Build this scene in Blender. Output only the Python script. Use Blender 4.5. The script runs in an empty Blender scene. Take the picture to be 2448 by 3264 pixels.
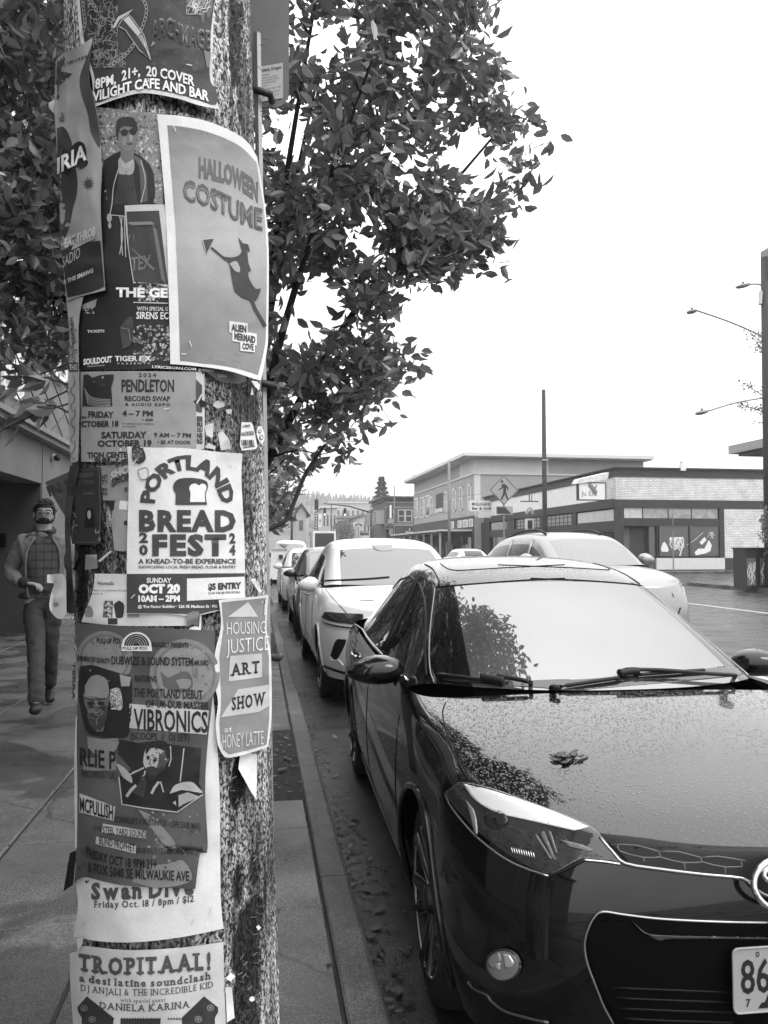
import bpy, bmesh, math, random
import numpy as np
from mathutils import Vector, Matrix
from mathutils.bvhtree import BVHTree
from mathutils.geometry import tessellate_polygon
random.seed(7); RNG = np.random.default_rng(7)
SC = bpy.context.scene; COL = SC.collection
R_ = math.radians
# ------------------------------------------------------------------ camera
F_PX = 2500.0; CAM = Vector((0, 0, 1.52))
PITCH = math.atan(118 / F_PX); YAW = math.atan(402 / F_PX * math.cos(PITCH))
cd = bpy.data.cameras.new('camera'); cam = bpy.data.objects.new('camera', cd); COL.objects.link(cam)
cd.sensor_fit = 'HORIZONTAL'; cd.sensor_width = 36; cd.lens = 36 * F_PX / 2448
cd.clip_start = .05; cd.clip_end = 5000
cam.location = CAM; cam.rotation_euler = (math.pi / 2 + PITCH, 0, -YAW)
SC.camera = cam
# ------------------------------------------------------------------ sky and sun (overcast)
SUN_EL, SUN_AZ = R_(50), R_(128)          # azimuth clockwise from +Y: the bright side is over the street
w = bpy.data.worlds.new('World'); SC.world = w; w.use_nodes = True
nt = w.node_tree; nt.nodes.clear(); N = nt.nodes.new; L = nt.links.new
sky = N('ShaderNodeTexSky'); sky.sky_type = 'NISHITA'; sky.sun_disc = False
sky.sun_elevation = SUN_EL; sky.sun_rotation = SUN_AZ
bw = N('ShaderNodeRGBToBW'); L(sky.outputs[0], bw.inputs[0])
tc = N('ShaderNodeTexCoord'); sx = N('ShaderNodeSeparateXYZ'); L(tc.outputs['Generated'], sx.inputs[0])
mr = N('ShaderNodeMapRange'); L(sx.outputs[2], mr.inputs[0])
mr.inputs[1].default_value = 0; mr.inputs[2].default_value = 1; mr.inputs[3].default_value = 19; mr.inputs[4].default_value = 44
nz = N('ShaderNodeTexNoise'); nz.inputs['Scale'].default_value = 2.2; nz.inputs['Detail'].default_value = 4; L(tc.outputs['Generated'], nz.inputs[0])
nm = N('ShaderNodeMapRange'); L(nz.outputs[0], nm.inputs[0]); nm.inputs[3].default_value = .85; nm.inputs[4].default_value = 1.15
mu = N('ShaderNodeMath'); mu.operation = 'MULTIPLY'; L(mr.outputs[0], mu.inputs[0]); L(nm.outputs[0], mu.inputs[1])
ad = N('ShaderNodeMath'); ad.operation = 'ADD'; L(mu.outputs[0], ad.inputs[0]); L(bw.outputs[0], ad.inputs[1])
bg = N('ShaderNodeBackground'); bg.inputs[1].default_value = .062; L(ad.outputs[0], bg.inputs[0])
wo = N('ShaderNodeOutputWorld'); L(bg.outputs[0], wo.inputs[0])
sl = bpy.data.lights.new('sun', 'SUN'); sl.energy = 1.3; sl.angle = R_(25); sl.color = (1, 1, 1)
so = bpy.data.objects.new('sun', sl); COL.objects.link(so)
sd = Vector((math.sin(SUN_AZ) * math.cos(SUN_EL), math.cos(SUN_AZ) * math.cos(SUN_EL), math.sin(SUN_EL)))
so.rotation_euler = sd.to_track_quat('Z', 'Y').to_euler(); so.location = sd * 60
SC.view_settings.view_transform = 'Standard'; SC.view_settings.look = 'None'
SC.view_settings.exposure = 0; SC.view_settings.gamma = 1; SC.view_settings.use_curve_mapping = False
# ------------------------------------------------------------------ measuring helpers
FV = Vector((math.sin(YAW) * math.cos(PITCH), math.cos(YAW) * math.cos(PITCH), math.sin(PITCH)))
RV = Vector((math.cos(YAW), -math.sin(YAW), 0)); UV = RV.cross(FV)
def ray(px, py): return FV + RV * ((px - 1224) / F_PX) + UV * ((1632 - py) / F_PX)
def G(px, py, z=0.0):
    d = ray(px, py); return CAM + d * ((z - CAM.z) / d.z)
def AY(px, py, Y):
    d = ray(px, py); return CAM + d * (Y / d.y)
def AX(px, py, X):
    d = ray(px, py); return CAM + d * (X / d.x)
def gz(v): return (v, v, v, 1)
# ------------------------------------------------------------------ materials
MATS = {}
def mat(name, v, rough=.7, var=0.0, scale=4, metal=0, bump=0, bscale=30, spec=.5, coat=0, stretch=None, detail=6, ior=None, island=0, attr=None, wet=0):
    """grey procedural material: base value v, noise variation var (relative), bump"""
    if name in MATS: return MATS[name]
    m = bpy.data.materials.new(name); m.use_nodes = True; t = m.node_tree; b = t.nodes['Principled BSDF']
    b.inputs['Base Color'].default_value = gz(v); b.inputs['Roughness'].default_value = rough
    b.inputs['Metallic'].default_value = metal; b.inputs['Specular IOR Level'].default_value = spec
    if ior: b.inputs['IOR'].default_value = ior
    if coat: b.inputs['Coat Weight'].default_value = coat; b.inputs['Coat Roughness'].default_value = .03
    MATS[name] = m
    tc = t.nodes.new('ShaderNodeTexCoord'); mp = t.nodes.new('ShaderNodeMapping'); t.links.new(tc.outputs['Object'], mp.inputs[0])
    if stretch: mp.inputs['Scale'].default_value = stretch
    src = None
    if var or attr:
        n = t.nodes.new('ShaderNodeTexNoise'); n.inputs['Scale'].default_value = scale; n.inputs['Detail'].default_value = detail; n.inputs['Roughness'].default_value = .65
        t.links.new(mp.outputs[0], n.inputs[0])
        r = t.nodes.new('ShaderNodeMapRange'); r.inputs[1].default_value = .25; r.inputs[2].default_value = .75
        r.inputs[3].default_value = 1 - var; r.inputs[4].default_value = 1 + var; t.links.new(n.outputs[0], r.inputs[0])
        k = t.nodes.new('ShaderNodeMath'); k.operation = 'MULTIPLY'; k.inputs[1].default_value = v; t.links.new(r.outputs[0], k.inputs[0])
        src = k.outputs[0]
        if attr:
            a = t.nodes.new('ShaderNodeAttribute'); a.attribute_name = attr; t.links.new(a.outputs['Fac'], k.inputs[1])
        if wet:
            rr = t.nodes.new('ShaderNodeMapRange'); rr.inputs[1].default_value = .35; rr.inputs[2].default_value = .65; rr.inputs[3].default_value = rough - wet; rr.inputs[4].default_value = rough + wet
            n2 = t.nodes.new('ShaderNodeTexNoise'); n2.inputs['Scale'].default_value = 1.3; n2.inputs['Detail'].default_value = 4; t.links.new(mp.outputs[0], n2.inputs[0])
            t.links.new(n2.outputs[0], rr.inputs[0]); t.links.new(rr.outputs[0], b.inputs['Roughness'])
    if island:
        g = t.nodes.new('ShaderNodeNewGeometry'); r = t.nodes.new('ShaderNodeMapRange'); r.inputs[3].default_value = 1 - island; r.inputs[4].default_value = 1 + island
        t.links.new(g.outputs['Random Per Island'], r.inputs[0])
        k = t.nodes.new('ShaderNodeMath'); k.operation = 'MULTIPLY'; t.links.new(r.outputs[0], k.inputs[0])
        if src: t.links.new(src, k.inputs[1])
        else: k.inputs[1].default_value = v
        src = k.outputs[0]
    if src: t.links.new(src, b.inputs['Base Color'])
    if bump:
        n = t.nodes.new('ShaderNodeTexNoise'); n.inputs['Scale'].default_value = bscale; n.inputs['Detail'].default_value = 5; t.links.new(mp.outputs[0], n.inputs[0])
        bp = t.nodes.new('ShaderNodeBump'); bp.inputs['Strength'].default_value = bump; bp.inputs['Distance'].default_value = .01
        t.links.new(n.outputs[0], bp.inputs['Height']); t.links.new(bp.outputs[0], b.inputs['Normal'])
    return m
def drops(m, scale=150, strength=.6, thr=.34):
    """rain beads: voronoi domes of unequal size as a bump"""
    t = m.node_tree; b = t.nodes['Principled BSDF']
    tc = t.nodes.new('ShaderNodeTexCoord'); hs = []
    mp = t.nodes.new('ShaderNodeMapping'); mp.inputs['Scale'].default_value = (1, .62, 1); t.links.new(tc.outputs['Object'], mp.inputs[0])
    for sc_, th in ((scale, thr), (scale * .45, thr * .62)):
        v = t.nodes.new('ShaderNodeTexVoronoi'); v.inputs['Scale'].default_value = sc_; t.links.new(mp.outputs[0], v.inputs[0])
        sp = t.nodes.new('ShaderNodeSeparateColor'); t.links.new(v.outputs['Color'], sp.inputs[0])
        r0 = t.nodes.new('ShaderNodeMapRange'); r0.inputs[3].default_value = th * .35; r0.inputs[4].default_value = th * 1.35; t.links.new(sp.outputs[0], r0.inputs[0])
        r1 = t.nodes.new('ShaderNodeMath'); r1.operation = 'SUBTRACT'; t.links.new(r0.outputs[0], r1.inputs[0]); t.links.new(v.outputs['Distance'], r1.inputs[1])
        r2 = t.nodes.new('ShaderNodeMath'); r2.operation = 'MAXIMUM'; r2.inputs[1].default_value = 0; t.links.new(r1.outputs[0], r2.inputs[0])
        r3 = t.nodes.new('ShaderNodeMath'); r3.operation = 'DIVIDE'; r3.inputs[1].default_value = sc_ / 150; t.links.new(r2.outputs[0], r3.inputs[0])
        hs.append(r3)
    mx = t.nodes.new('ShaderNodeMath'); mx.operation = 'MAXIMUM'; t.links.new(hs[0].outputs[0], mx.inputs[0]); t.links.new(hs[1].outputs[0], mx.inputs[1])
    pw = t.nodes.new('ShaderNodeMath'); pw.operation = 'POWER'; pw.inputs[1].default_value = .6; t.links.new(mx.outputs[0], pw.inputs[0])
    bp = t.nodes.new('ShaderNodeBump'); bp.inputs['Strength'].default_value = strength; bp.inputs['Distance'].default_value = .006
    t.links.new(pw.outputs[0], bp.inputs['Height'])
    t.links.new(bp.outputs[0], b.inputs['Normal'])
    if b.inputs['Coat Weight'].default_value > 0: t.links.new(bp.outputs[0], b.inputs['Coat Normal'])
    return m
def speckle(m, scale, lo, hi, thr=.62):
    """fine light and dark grains multiplied into a material's colour"""
    t = m.node_tree; b = t.nodes['Principled BSDF']; src = b.inputs['Base Color'].links[0].from_socket
    tc = t.nodes.new('ShaderNodeTexCoord'); n = t.nodes.new('ShaderNodeTexNoise'); n.inputs['Scale'].default_value = scale; n.inputs['Detail'].default_value = 3; t.links.new(tc.outputs['Object'], n.inputs[0])
    r = t.nodes.new('ShaderNodeValToRGB'); e = r.color_ramp.elements; e[0].position = 1 - thr; e[0].color = gz(lo); e[1].position = thr; e[1].color = gz(hi)
    x = e.new(.46); x.color = gz(.5); x = e.new(.55); x.color = gz(.5); t.links.new(n.outputs[0], r.inputs[0])
    k = t.nodes.new('ShaderNodeMath'); k.operation = 'MULTIPLY'; k.inputs[1].default_value = 2; t.links.new(r.outputs[0], k.inputs[0])
    q = t.nodes.new('ShaderNodeMath'); q.operation = 'MULTIPLY'; t.links.new(k.outputs[0], q.inputs[0]); t.links.new(src, q.inputs[1]); t.links.new(q.outputs[0], b.inputs['Base Color']); return m
def stains(m):
    """wet tide marks with sharp edges, gum spots and hairline cracks"""
    t = m.node_tree; b = t.nodes['Principled BSDF']; src = b.inputs['Base Color'].links[0].from_socket; tc = t.nodes.new('ShaderNodeTexCoord')
    def mul(a, s):
        k = t.nodes.new('ShaderNodeMath'); k.operation = 'MULTIPLY'; t.links.new(a, k.inputs[0]); t.links.new(s, k.inputs[1]); return k.outputs[0]
    def rng(s, a, c, lo, hi):
        r = t.nodes.new('ShaderNodeMapRange'); r.inputs[1].default_value = a; r.inputs[2].default_value = c; r.inputs[3].default_value = lo; r.inputs[4].default_value = hi; t.links.new(s, r.inputs[0]); return r.outputs[0]
    n = t.nodes.new('ShaderNodeTexNoise'); n.inputs['Scale'].default_value = 1.15; n.inputs['Detail'].default_value = 7; n.inputs['Distortion'].default_value = .4; t.links.new(tc.outputs['Object'], n.inputs[0]); w1 = rng(n.outputs[0], .49, .52, 1.12, .62)
    v = t.nodes.new('ShaderNodeTexVoronoi'); v.inputs['Scale'].default_value = 5.5; t.links.new(tc.outputs['Object'], v.inputs[0]); sp = t.nodes.new('ShaderNodeSeparateColor'); t.links.new(v.outputs['Color'], sp.inputs[0]); sz = rng(sp.outputs[0], .5, 1, -.02, .10); ds = t.nodes.new('ShaderNodeMath'); ds.operation = 'SUBTRACT'; t.links.new(v.outputs['Distance'], ds.inputs[0]); t.links.new(sz, ds.inputs[1]); w2 = rng(ds.outputs[0], 0, .02, .35, 1)
    v2 = t.nodes.new('ShaderNodeTexVoronoi'); v2.feature = 'DISTANCE_TO_EDGE'; v2.inputs['Scale'].default_value = .33; n2 = t.nodes.new('ShaderNodeTexNoise'); n2.inputs['Scale'].default_value = 6; t.links.new(tc.outputs['Object'], n2.inputs[0]); mx = t.nodes.new('ShaderNodeMix'); mx.data_type = 'VECTOR'; mx.inputs[0].default_value = .12; t.links.new(tc.outputs['Object'], mx.inputs[4]); t.links.new(n2.outputs['Color'], mx.inputs[5]); t.links.new(mx.outputs[1], v2.inputs[0]); w3 = rng(v2.outputs['Distance'], 0, .004, .35, 1)
    t.links.new(mul(mul(mul(src, w1), w2), w3), b.inputs['Base Color'])
    rs = b.inputs['Roughness'].links
    if rs: t.links.new(mul(rs[0].from_socket, rng(n.outputs[0], .49, .52, 1.1, .72)), b.inputs['Roughness'])
    return m
def glassmat(name, v=.02, ior=1.9, rough=.02, fog=0.0):
    if name in MATS: return MATS[name]
    m = mat(name, v, rough, ior=ior, spec=.5); return m
# ------------------------------------------------------------------ mesh building
class MB:
    def __init__(s): s.v = []; s.f = []; s.mi = []; s.tone = []; s.cur = 0; s.t = None
    def add(s, vs, fs, mi=None, tone=None):
        o = len(s.v); s.v += [tuple(p) for p in vs]
        for f in fs:
            s.f.append(tuple(i + o for i in f)); s.mi.append(s.cur if mi is None else mi)
        s.tone += [tone if tone is not None else .5] * len(vs) if not isinstance(tone, (list, np.ndarray)) else list(tone)
        return s
    def box(s, c, d, rz=0, mi=None, rot=None):
        cx, cy, cz = c; x, y, z = d[0] / 2, d[1] / 2, d[2] / 2
        M = rot if rot is not None else Matrix.Rotation(rz, 3, 'Z')
        vs = [Vector(c) + M @ Vector((a * x, b * y, e * z)) for a in (-1, 1) for b in (-1, 1) for e in (-1, 1)]
        return s.add(vs, [(0, 1, 3, 2), (4, 6, 7, 5), (0, 4, 5, 1), (2, 3, 7, 6), (0, 2, 6, 4), (1, 5, 7, 3)], mi)
    def bb(s, x0, x1, y0, y1, z0, z1, mi=None): return s.box(((x0 + x1) / 2, (y0 + y1) / 2, (z0 + z1) / 2), (abs(x1 - x0), abs(y1 - y0), abs(z1 - z0)), mi=mi)
    def tube(s, pts, r, n=8, mi=None, cap=True):
        pts = [Vector(p) for p in pts]; rs = r if isinstance(r, (list, tuple)) else [r] * len(pts)
        vs = []; up = Vector((0, 0, 1)); pa = None
        for i, p in enumerate(pts):
            d = (pts[min(i + 1, len(pts) - 1)] - pts[max(i - 1, 0)])
            d = d.normalized() if d.length > 1e-9 else Vector((0, 0, 1))
            if pa is None:
                a = d.cross(up)
                if a.length < .05: a = d.cross(Vector((1, 0, 0)))
            else: a = pa - d * pa.dot(d)
            a.normalize(); pa = a; b = d.cross(a)
            for k in range(n):
                t = 2 * math.pi * k / n; vs.append(p + a * (math.cos(t) * rs[i]) + b * (math.sin(t) * rs[i]))
        fs = []
        for i in range(len(pts) - 1):
            for k in range(n): fs.append((i * n + k, i * n + (k + 1) % n, (i + 1) * n + (k + 1) % n, (i + 1) * n + k))
        if cap: fs.append(tuple(range(n - 1, -1, -1))); fs.append(tuple(range((len(pts) - 1) * n, len(pts) * n)))
        return s.add(vs, fs, mi)
    def cyl(s, a, b, r, n=16, mi=None): return s.tube([a, b], r, n, mi)
    def lathe(s, prof, c, axis='Z', n=24, mi=None):
        """prof: (radius, height) list"""
        vs = []
        for r, h in prof:
            for k in range(n):
                t = 2 * math.pi * k / n; q = (r * math.cos(t), r * math.sin(t), h)
                if axis == 'X': q = (q[2], q[0], q[1])
                elif axis == 'Y': q = (q[0], q[2], q[1])
                vs.append(Vector(c) + Vector(q))
        fs = [(i * n + k, i * n + (k + 1) % n, (i + 1) * n + (k + 1) % n, (i + 1) * n + k) for i in range(len(prof) - 1) for k in range(n)]
        return s.add(vs, fs, mi)
    def ball(s, c, r, n=12, m=8, mi=None, rot=None):
        rx, ry, rz = r if isinstance(r, (tuple, list)) else (r, r, r); vs = []
        M = rot or Matrix.Identity(3)
        for i in range(m + 1):
            p = math.pi * i / m
            for k in range(n):
                t = 2 * math.pi * k / n; vs.append(Vector(c) + M @ Vector((rx * math.sin(p) * math.cos(t), ry * math.sin(p) * math.sin(t), rz * math.cos(p))))
        return s.add(vs, [(i * n + k, i * n + (k + 1) % n, (i + 1) * n + (k + 1) % n, (i + 1) * n + k) for i in range(m) for k in range(n)], mi)
    def poly(s, pts, mi=None, tone=None):
        return s.add(pts, [tuple(range(len(pts)))], mi, tone)
    def prism(s, pts2, o, ux, uy, th, mi=None):
        """2D outline pts2 in the frame o,ux,uy, extruded by vector th"""
        o = Vector(o); ux = Vector(ux); uy = Vector(uy); th = Vector(th); n = len(pts2)
        vs = [o + ux * a + uy * b for a, b in pts2]; vs2 = [p + th for p in vs]
        tr = tessellate_polygon([[Vector((a, b, 0)) for a, b in pts2]])
        fs = [tuple(t) for t in tr] + [tuple(i + n for i in reversed(t)) for t in tr] + [(i, (i + 1) % n, n + (i + 1) % n, n + i) for i in range(n)]
        return s.add(vs + vs2, fs, mi)
    def build(s, name, mats, parent=None, smooth=False, fix=True):
        me = bpy.data.meshes.new(name); me.from_pydata(s.v, [], s.f)
        for m in (mats if isinstance(mats, (list, tuple)) else [mats]): me.materials.append(m)
        me.polygons.foreach_set('material_index', s.mi)
        if any(t != .5 for t in s.tone):
            a = me.attributes.new('tone', 'FLOAT', 'POINT'); a.data.foreach_set('value', s.tone)
        if fix:
            bm = bmesh.new(); bm.from_mesh(me); bmesh.ops.recalc_face_normals(bm, faces=bm.faces); bm.to_mesh(me); bm.free()
        if smooth: me.polygons.foreach_set('use_smooth', [True] * len(me.polygons))
        o = bpy.data.objects.new(name, me); COL.objects.link(o)
        if parent: o.parent = parent
        return o
def tag(o, label=None, cat=None, group=None, kind=None):
    if label: o['label'] = label
    if cat: o['category'] = cat
    if group: o['group'] = group
    if kind: o['kind'] = kind
    return o
def empty(name, loc, label, cat, group=None, rz=0):
    o = bpy.data.objects.new(name, None); COL.objects.link(o); o.location = loc; o.rotation_euler = (0, 0, rz); o.empty_display_size = .1
    return tag(o, label, cat, group)
def place(o, loc):
    """give a world-built mesh its origin at loc"""
    loc = Vector(loc); o.data.transform(Matrix.Translation(-loc)); o.location = loc; return o
def base(objs_mb, root): pass
def autosmooth(o, ang=35):
    me = o.data
    me.polygons.foreach_set('use_smooth', [True] * len(me.polygons))
    bm = bmesh.new(); bm.from_mesh(me)
    for e in bm.edges:
        if len(e.link_faces) == 2 and e.calc_face_angle(0) > R_(ang): e.smooth = False
    bm.to_mesh(me); bm.free(); return o
# ------------------------------------------------------------------ text
def text2d(s, bold=0.0, spacing=1.0, shear=0.0, res=2):
    c = bpy.data.curves.new('t', 'FONT'); c.body = s; c.size = 1; c.offset = bold; c.space_character = spacing; c.shear = shear; c.resolution_u = res; c.fill_mode = 'BOTH'
    o = bpy.data.objects.new('t', c); COL.objects.link(o)
    dg = bpy.context.evaluated_depsgraph_get(); me = bpy.data.meshes.new_from_object(o.evaluated_get(dg))
    bm = bmesh.new(); bm.from_mesh(me); bmesh.ops.triangulate(bm, faces=bm.faces)
    vs = [(v.co.x, v.co.y) for v in bm.verts]; fs = [tuple(v.index for v in f.verts) for f in bm.faces]
    bm.free(); bpy.data.objects.remove(o); bpy.data.curves.remove(c); bpy.data.meshes.remove(me)
    return vs, fs
SERB = dict(T=[.5], R=[.14, .92], P=[.14], I=[.5], A=[.08, .92], N=[.12], D=[], E=[], L=[], K=[.12, .92], H=[.12, .88], F=[.14], J=[], W=[], M=[.1, .9], Y=[.5], h=[.14, .86], n=[.14, .86], m=[.1, .5, .9], i=[.5], l=[.5], d=[.9], r=[.2], u=[.9], a=[.9], t=[], p=[.14], q=[.9])
SERT = dict(I=[.5], R=[.1], P=[.1], L=[.14], N=[.12, .88], D=[.1], E=[.1], K=[.12, .88], H=[.12, .88], F=[.1], W=[.06, .94], V=[.06, .94], Y=[.08, .92], U=[.1, .9], M=[.1, .9], J=[.8], h=[.1], d=[.86], l=[.4], i=[.4], n=[.1], u=[.1, .84], B=[.1])
def serif2d(s, bold=.0, spacing=1.0, sw=.3, sh=.07, diamond=False):
    V = []; Fc = []; x = 0
    for ch in s:
        if ch == ' ': x += .28; continue
        vs, fs = text2d(ch, bold)
        if not vs: x += .3; continue
        a = min(p[0] for p in vs); b = max(p[0] for p in vs); lo = min(p[1] for p in vs); hi = max(p[1] for p in vs)
        o = len(V); V += [(p[0] - a + x, p[1]) for p in vs]; Fc += [tuple(i + o for i in f) for f in fs]
        def slab(fx, y):
            cx = x + (b - a) * fx; o = len(V)
            if diamond: V.extend([(cx - sw / 2, y), (cx, y - sh), (cx + sw / 2, y), (cx, y + sh)])
            else: V.extend([(cx - sw / 2, y - sh / 2), (cx + sw / 2, y - sh / 2), (cx + sw / 2, y + sh / 2), (cx - sw / 2, y + sh / 2)])
            Fc.append((o, o + 1, o + 2)); Fc.append((o, o + 2, o + 3))
        for fx in SERB.get(ch, []): slab(fx, (0 if lo > -.15 and ch not in 'pq' else lo) + sh / 2)
        for fx in SERT.get(ch, []): slab(fx, (hi if ch != 'i' else .53) - sh / 2)
        x += (b - a) + .10 * spacing + (sw * .22 if not diamond else .03)
    return V, Fc
def norm2d(vs, fs, fitx=None):
    """scale to x 0..1, y: 0 = baseline, 1 = cap height"""
    a = min(p[0] for p in vs); b = max(p[0] for p in vs); k = max(b - a, 1e-6)
    return [((p[0] - a) / k, p[1] / .70) for p in vs], fs
def subdiv2d(vs, fs, mx):
    """split triangles so that no edge is longer than mx"""
    bm = bmesh.new(); bv = [bm.verts.new((x, y, 0)) for x, y in vs]
    for f in fs:
        try: bm.faces.new([bv[i] for i in f])
        except ValueError: pass
    for _ in range(5):
        es = [e for e in bm.edges if e.calc_length() > mx]
        if not es: break
        bmesh.ops.subdivide_edges(bm, edges=es, cuts=1); bmesh.ops.triangulate(bm, faces=[f for f in bm.faces if len(f.verts) > 3])
    bm.verts.index_update()
    r = [(v.co.x, v.co.y) for v in bm.verts], [tuple(v.index for v in f.verts) for f in bm.faces]
    bm.free(); return r
def interp(poly, s):
    """point at relative arc length s on a 2D polyline"""
    L_ = [math.dist(poly[i], poly[i + 1]) for i in range(len(poly) - 1)]; T = sum(L_); d = s * T
    for i, l in enumerate(L_):
        if d <= l or i == len(L_) - 1:
            u = d / l if l else 0
            return (poly[i][0] + (poly[i + 1][0] - poly[i][0]) * u, poly[i][1] + (poly[i + 1][1] - poly[i][1]) * u)
        d -= l
def smoothpoly(p, k=6):
    """Catmull-Rom through 2D/3D points"""
    P = [np.array(q, float) for q in p]; out = []
    for i in range(len(P) - 1):
        a, b, c, d = P[max(i - 1, 0)], P[i], P[i + 1], P[min(i + 2, len(P) - 1)]
        for j in range(k):
            t = j / k; out.append(tuple(.5 * ((2 * b) + (-a + c) * t + (2 * a - 5 * b + 4 * c - d) * t * t + (-a + 3 * b - 3 * c + d) * t ** 3)))
    out.append(tuple(P[-1])); return out
def flat_text(mb, s, o, ux, uy, x, y, wd, h, mi=1, bold=.02, off=(0, 0, 0), serif=False, tone=None):
    """text fitted to a wd x h box at (x,y) in plane o,ux,uy"""
    vs, fs = (serif2d(s, bold) if serif else text2d(s, bold)); vs, fs = norm2d(vs, fs)
    o = Vector(o) + Vector(off); ux = Vector(ux); uy = Vector(uy)
    mb.add([o + ux * (x + a * wd) + uy * (y + b * h) for a, b in vs], fs, mi, tone)
# ================================================================== noise helpers (numpy)
def vnoise(x, y, seed=0):
    x = np.asarray(x, float); y = np.asarray(y, float); xi = np.floor(x).astype(np.int64); yi = np.floor(y).astype(np.int64)
    fx = x - xi; fy = y - yi; fx = fx * fx * (3 - 2 * fx); fy = fy * fy * (3 - 2 * fy)
    def h(a, b):
        n = (a * 374761393 + b * 668265263 + seed * 1442695041) & 0x7fffffff
        n = ((n ^ (n >> 13)) * 1274126177) & 0x7fffffff
        return ((n ^ (n >> 16)) & 0xffff) / 65535.0
    return (h(xi, yi) * (1 - fx) + h(xi + 1, yi) * fx) * (1 - fy) + (h(xi, yi + 1) * (1 - fx) + h(xi + 1, yi + 1) * fx) * fy
def fbm(x, y, seed=0, o=4):
    s = 0; a = .5
    for i in range(o): s = s + a * vnoise(x * 2 ** i, y * 2 ** i, seed + i); a *= .5
    return s / (1 - .5 ** o)
# ================================================================== setting: ground
m_asph = speckle(mat('wet_asphalt', .028, .34, var=.45, scale=3, bump=.3, bscale=220, wet=.14), 160, .1, 1.5)
m_asph_far = m_asph
m_conc = stains(speckle(mat('wet_concrete', .078, .46, var=.55, scale=1.9, bump=.2, bscale=160, wet=.26, detail=10), 150, .26, .85))
m_joint = mat('joint_dirt', .018, .9, var=.4, scale=20)
m_kerb = speckle(mat('kerb_concrete', .088, .6, var=.45, scale=5, bump=.3, bscale=120, detail=9), 150, .25, .85)
m_soil = mat('soil', .022, .9, var=.7, scale=30, bump=.9, bscale=60)
m_paint = mat('road_paint', .55, .6, var=.25, scale=12)
mb = MB(); mb.poly([(-480, -60, -.03), (480, -60, -.03), (480, 1100, -.03), (-480, 1100, -.03)])
tag(mb.build('ground', m_asph_far), kind='structure')
mb = MB(); mb.poly([(.28, -30, 0), (17.6, -30, 0), (17.6, 700, 0), (.28, 700, 0)]); mb.poly([(17.6, 31, -.004), (120, 31, -.004), (120, 44.6, -.004), (17.6, 44.6, -.004)])
mb.poly([(17.6, 108, -.004), (120, 108, -.004), (120, 130, -.004), (17.6, 130, -.004)])
tag(mb.build('road', m_asph), kind='structure')
mb = MB()
for x in (11.9, 5.9): mb.poly([(x - .06, -10, .004), (x + .06, -10, .004), (x + .06, 400, .004), (x - .06, 400, .004)])
for x in (8.65, 8.95): mb.poly([(x - .05, 20, .004), (x + .05, 20, .004), (x + .05, 400, .004), (x - .05, 400, .004)])
tag(mb.build('road_markings', m_paint), kind='structure')
# sidewalk of separate slabs over a dirty bed
XJ = [-4.4, -3.45, -2.13, -1.14, -.59, .268]; YJ = [-4.5 + .872 * i + .01 for i in range(-3, 60)]
YJ = [3.13 + .872 * i for i in range(-12, 60)]
WELLS = [(4.45, 6.15), (10.6, 13.2), (21, 23)]
mb = MB(); mb.bb(-40, .27, -12, 160, -.03, .118, mi=1)
for i in range(len(XJ) - 1):
    ys = list(YJ)
    if i == 4:
        for a, b in WELLS: ys = [y for y in ys if not a - .25 < y < b + .25] + [a, b]
        ys.sort()
    for j in range(len(ys) - 1):
        a, b = ys[j], ys[j + 1]
        if i == 4 and any(a >= p - .01 and b <= q + .01 for p, q in WELLS): continue
        g = .006
        dz = RNG.uniform(-.003, .001); x0, x1 = XJ[i] + g, XJ[i + 1] - g
        e = .008
        mb.add([(x0, a + g, .11), (x1, a + g, .11), (x1, b - g, .11), (x0, b - g, .11), (x0 + 0, a + g, .122 + dz), (x1, a + g, .122 + dz), (x1, b - g, .122 + dz), (x0, b - g, .122 + dz),
                (x0 + e, a + g + e, .13 + dz), (x1 - e, a + g + e, .13 + dz), (x1 - e, b - g - e, .13 + dz), (x0 + e, b - g - e, .13 + dz)],
               [(0, 1, 5, 4), (1, 2, 6, 5), (2, 3, 7, 6), (3, 0, 4, 7), (4, 5, 9, 8), (5, 6, 10, 9), (6, 7, 11, 10), (7, 4, 8, 11), (8, 9, 10, 11)], 0)
mb.bb(-40, -4.4, -12, 160, .1185, .128, mi=0)
tag(mb.build('pavement', [m_conc, m_joint]), kind='structure')
mb = MB()
yk = -12.0; q = 0
while yk < 160:
    l = 1.9 + (q % 3) * .35; x0, x1 = .272, .398; rr = .022
    prof = [(x0, -.02), (x0, .126), (x0 + .008, .1315), (x1 - rr, .131), (x1 - rr * .35, .124), (x1, .105), (x1 + .012, -.02)]
    a, b = yk + .003, yk + l - .003; n = len(prof)
    mb.add([(x, a, z) for x, z in prof] + [(x, b, z) for x, z in prof], [(i, i + 1, n + i + 1, n + i) for i in range(n - 1)] + [tuple(range(n)), tuple(range(2 * n - 1, n - 1, -1))])
    yk += l; q += 1
tag(mb.build('kerb', m_kerb), kind='structure')
mb = MB()
for a, b in WELLS:
    n = 24
    xs = np.linspace(-.585, .272, n); ys = np.linspace(a + .01, b - .01, n * 2)
    vs = [(x, y, .122 + .022 * fbm(x * 9 + 7, y * 9, 5) - .012) for y in ys for x in xs]
    mb.add(vs, [(j * n + i, j * n + i + 1, (j + 1) * n + i + 1, (j + 1) * n + i) for j in range(2 * n - 1) for i in range(n - 1)])
tag(mb.build('tree_pit_soil', m_soil, smooth=True), kind='structure')
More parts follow.
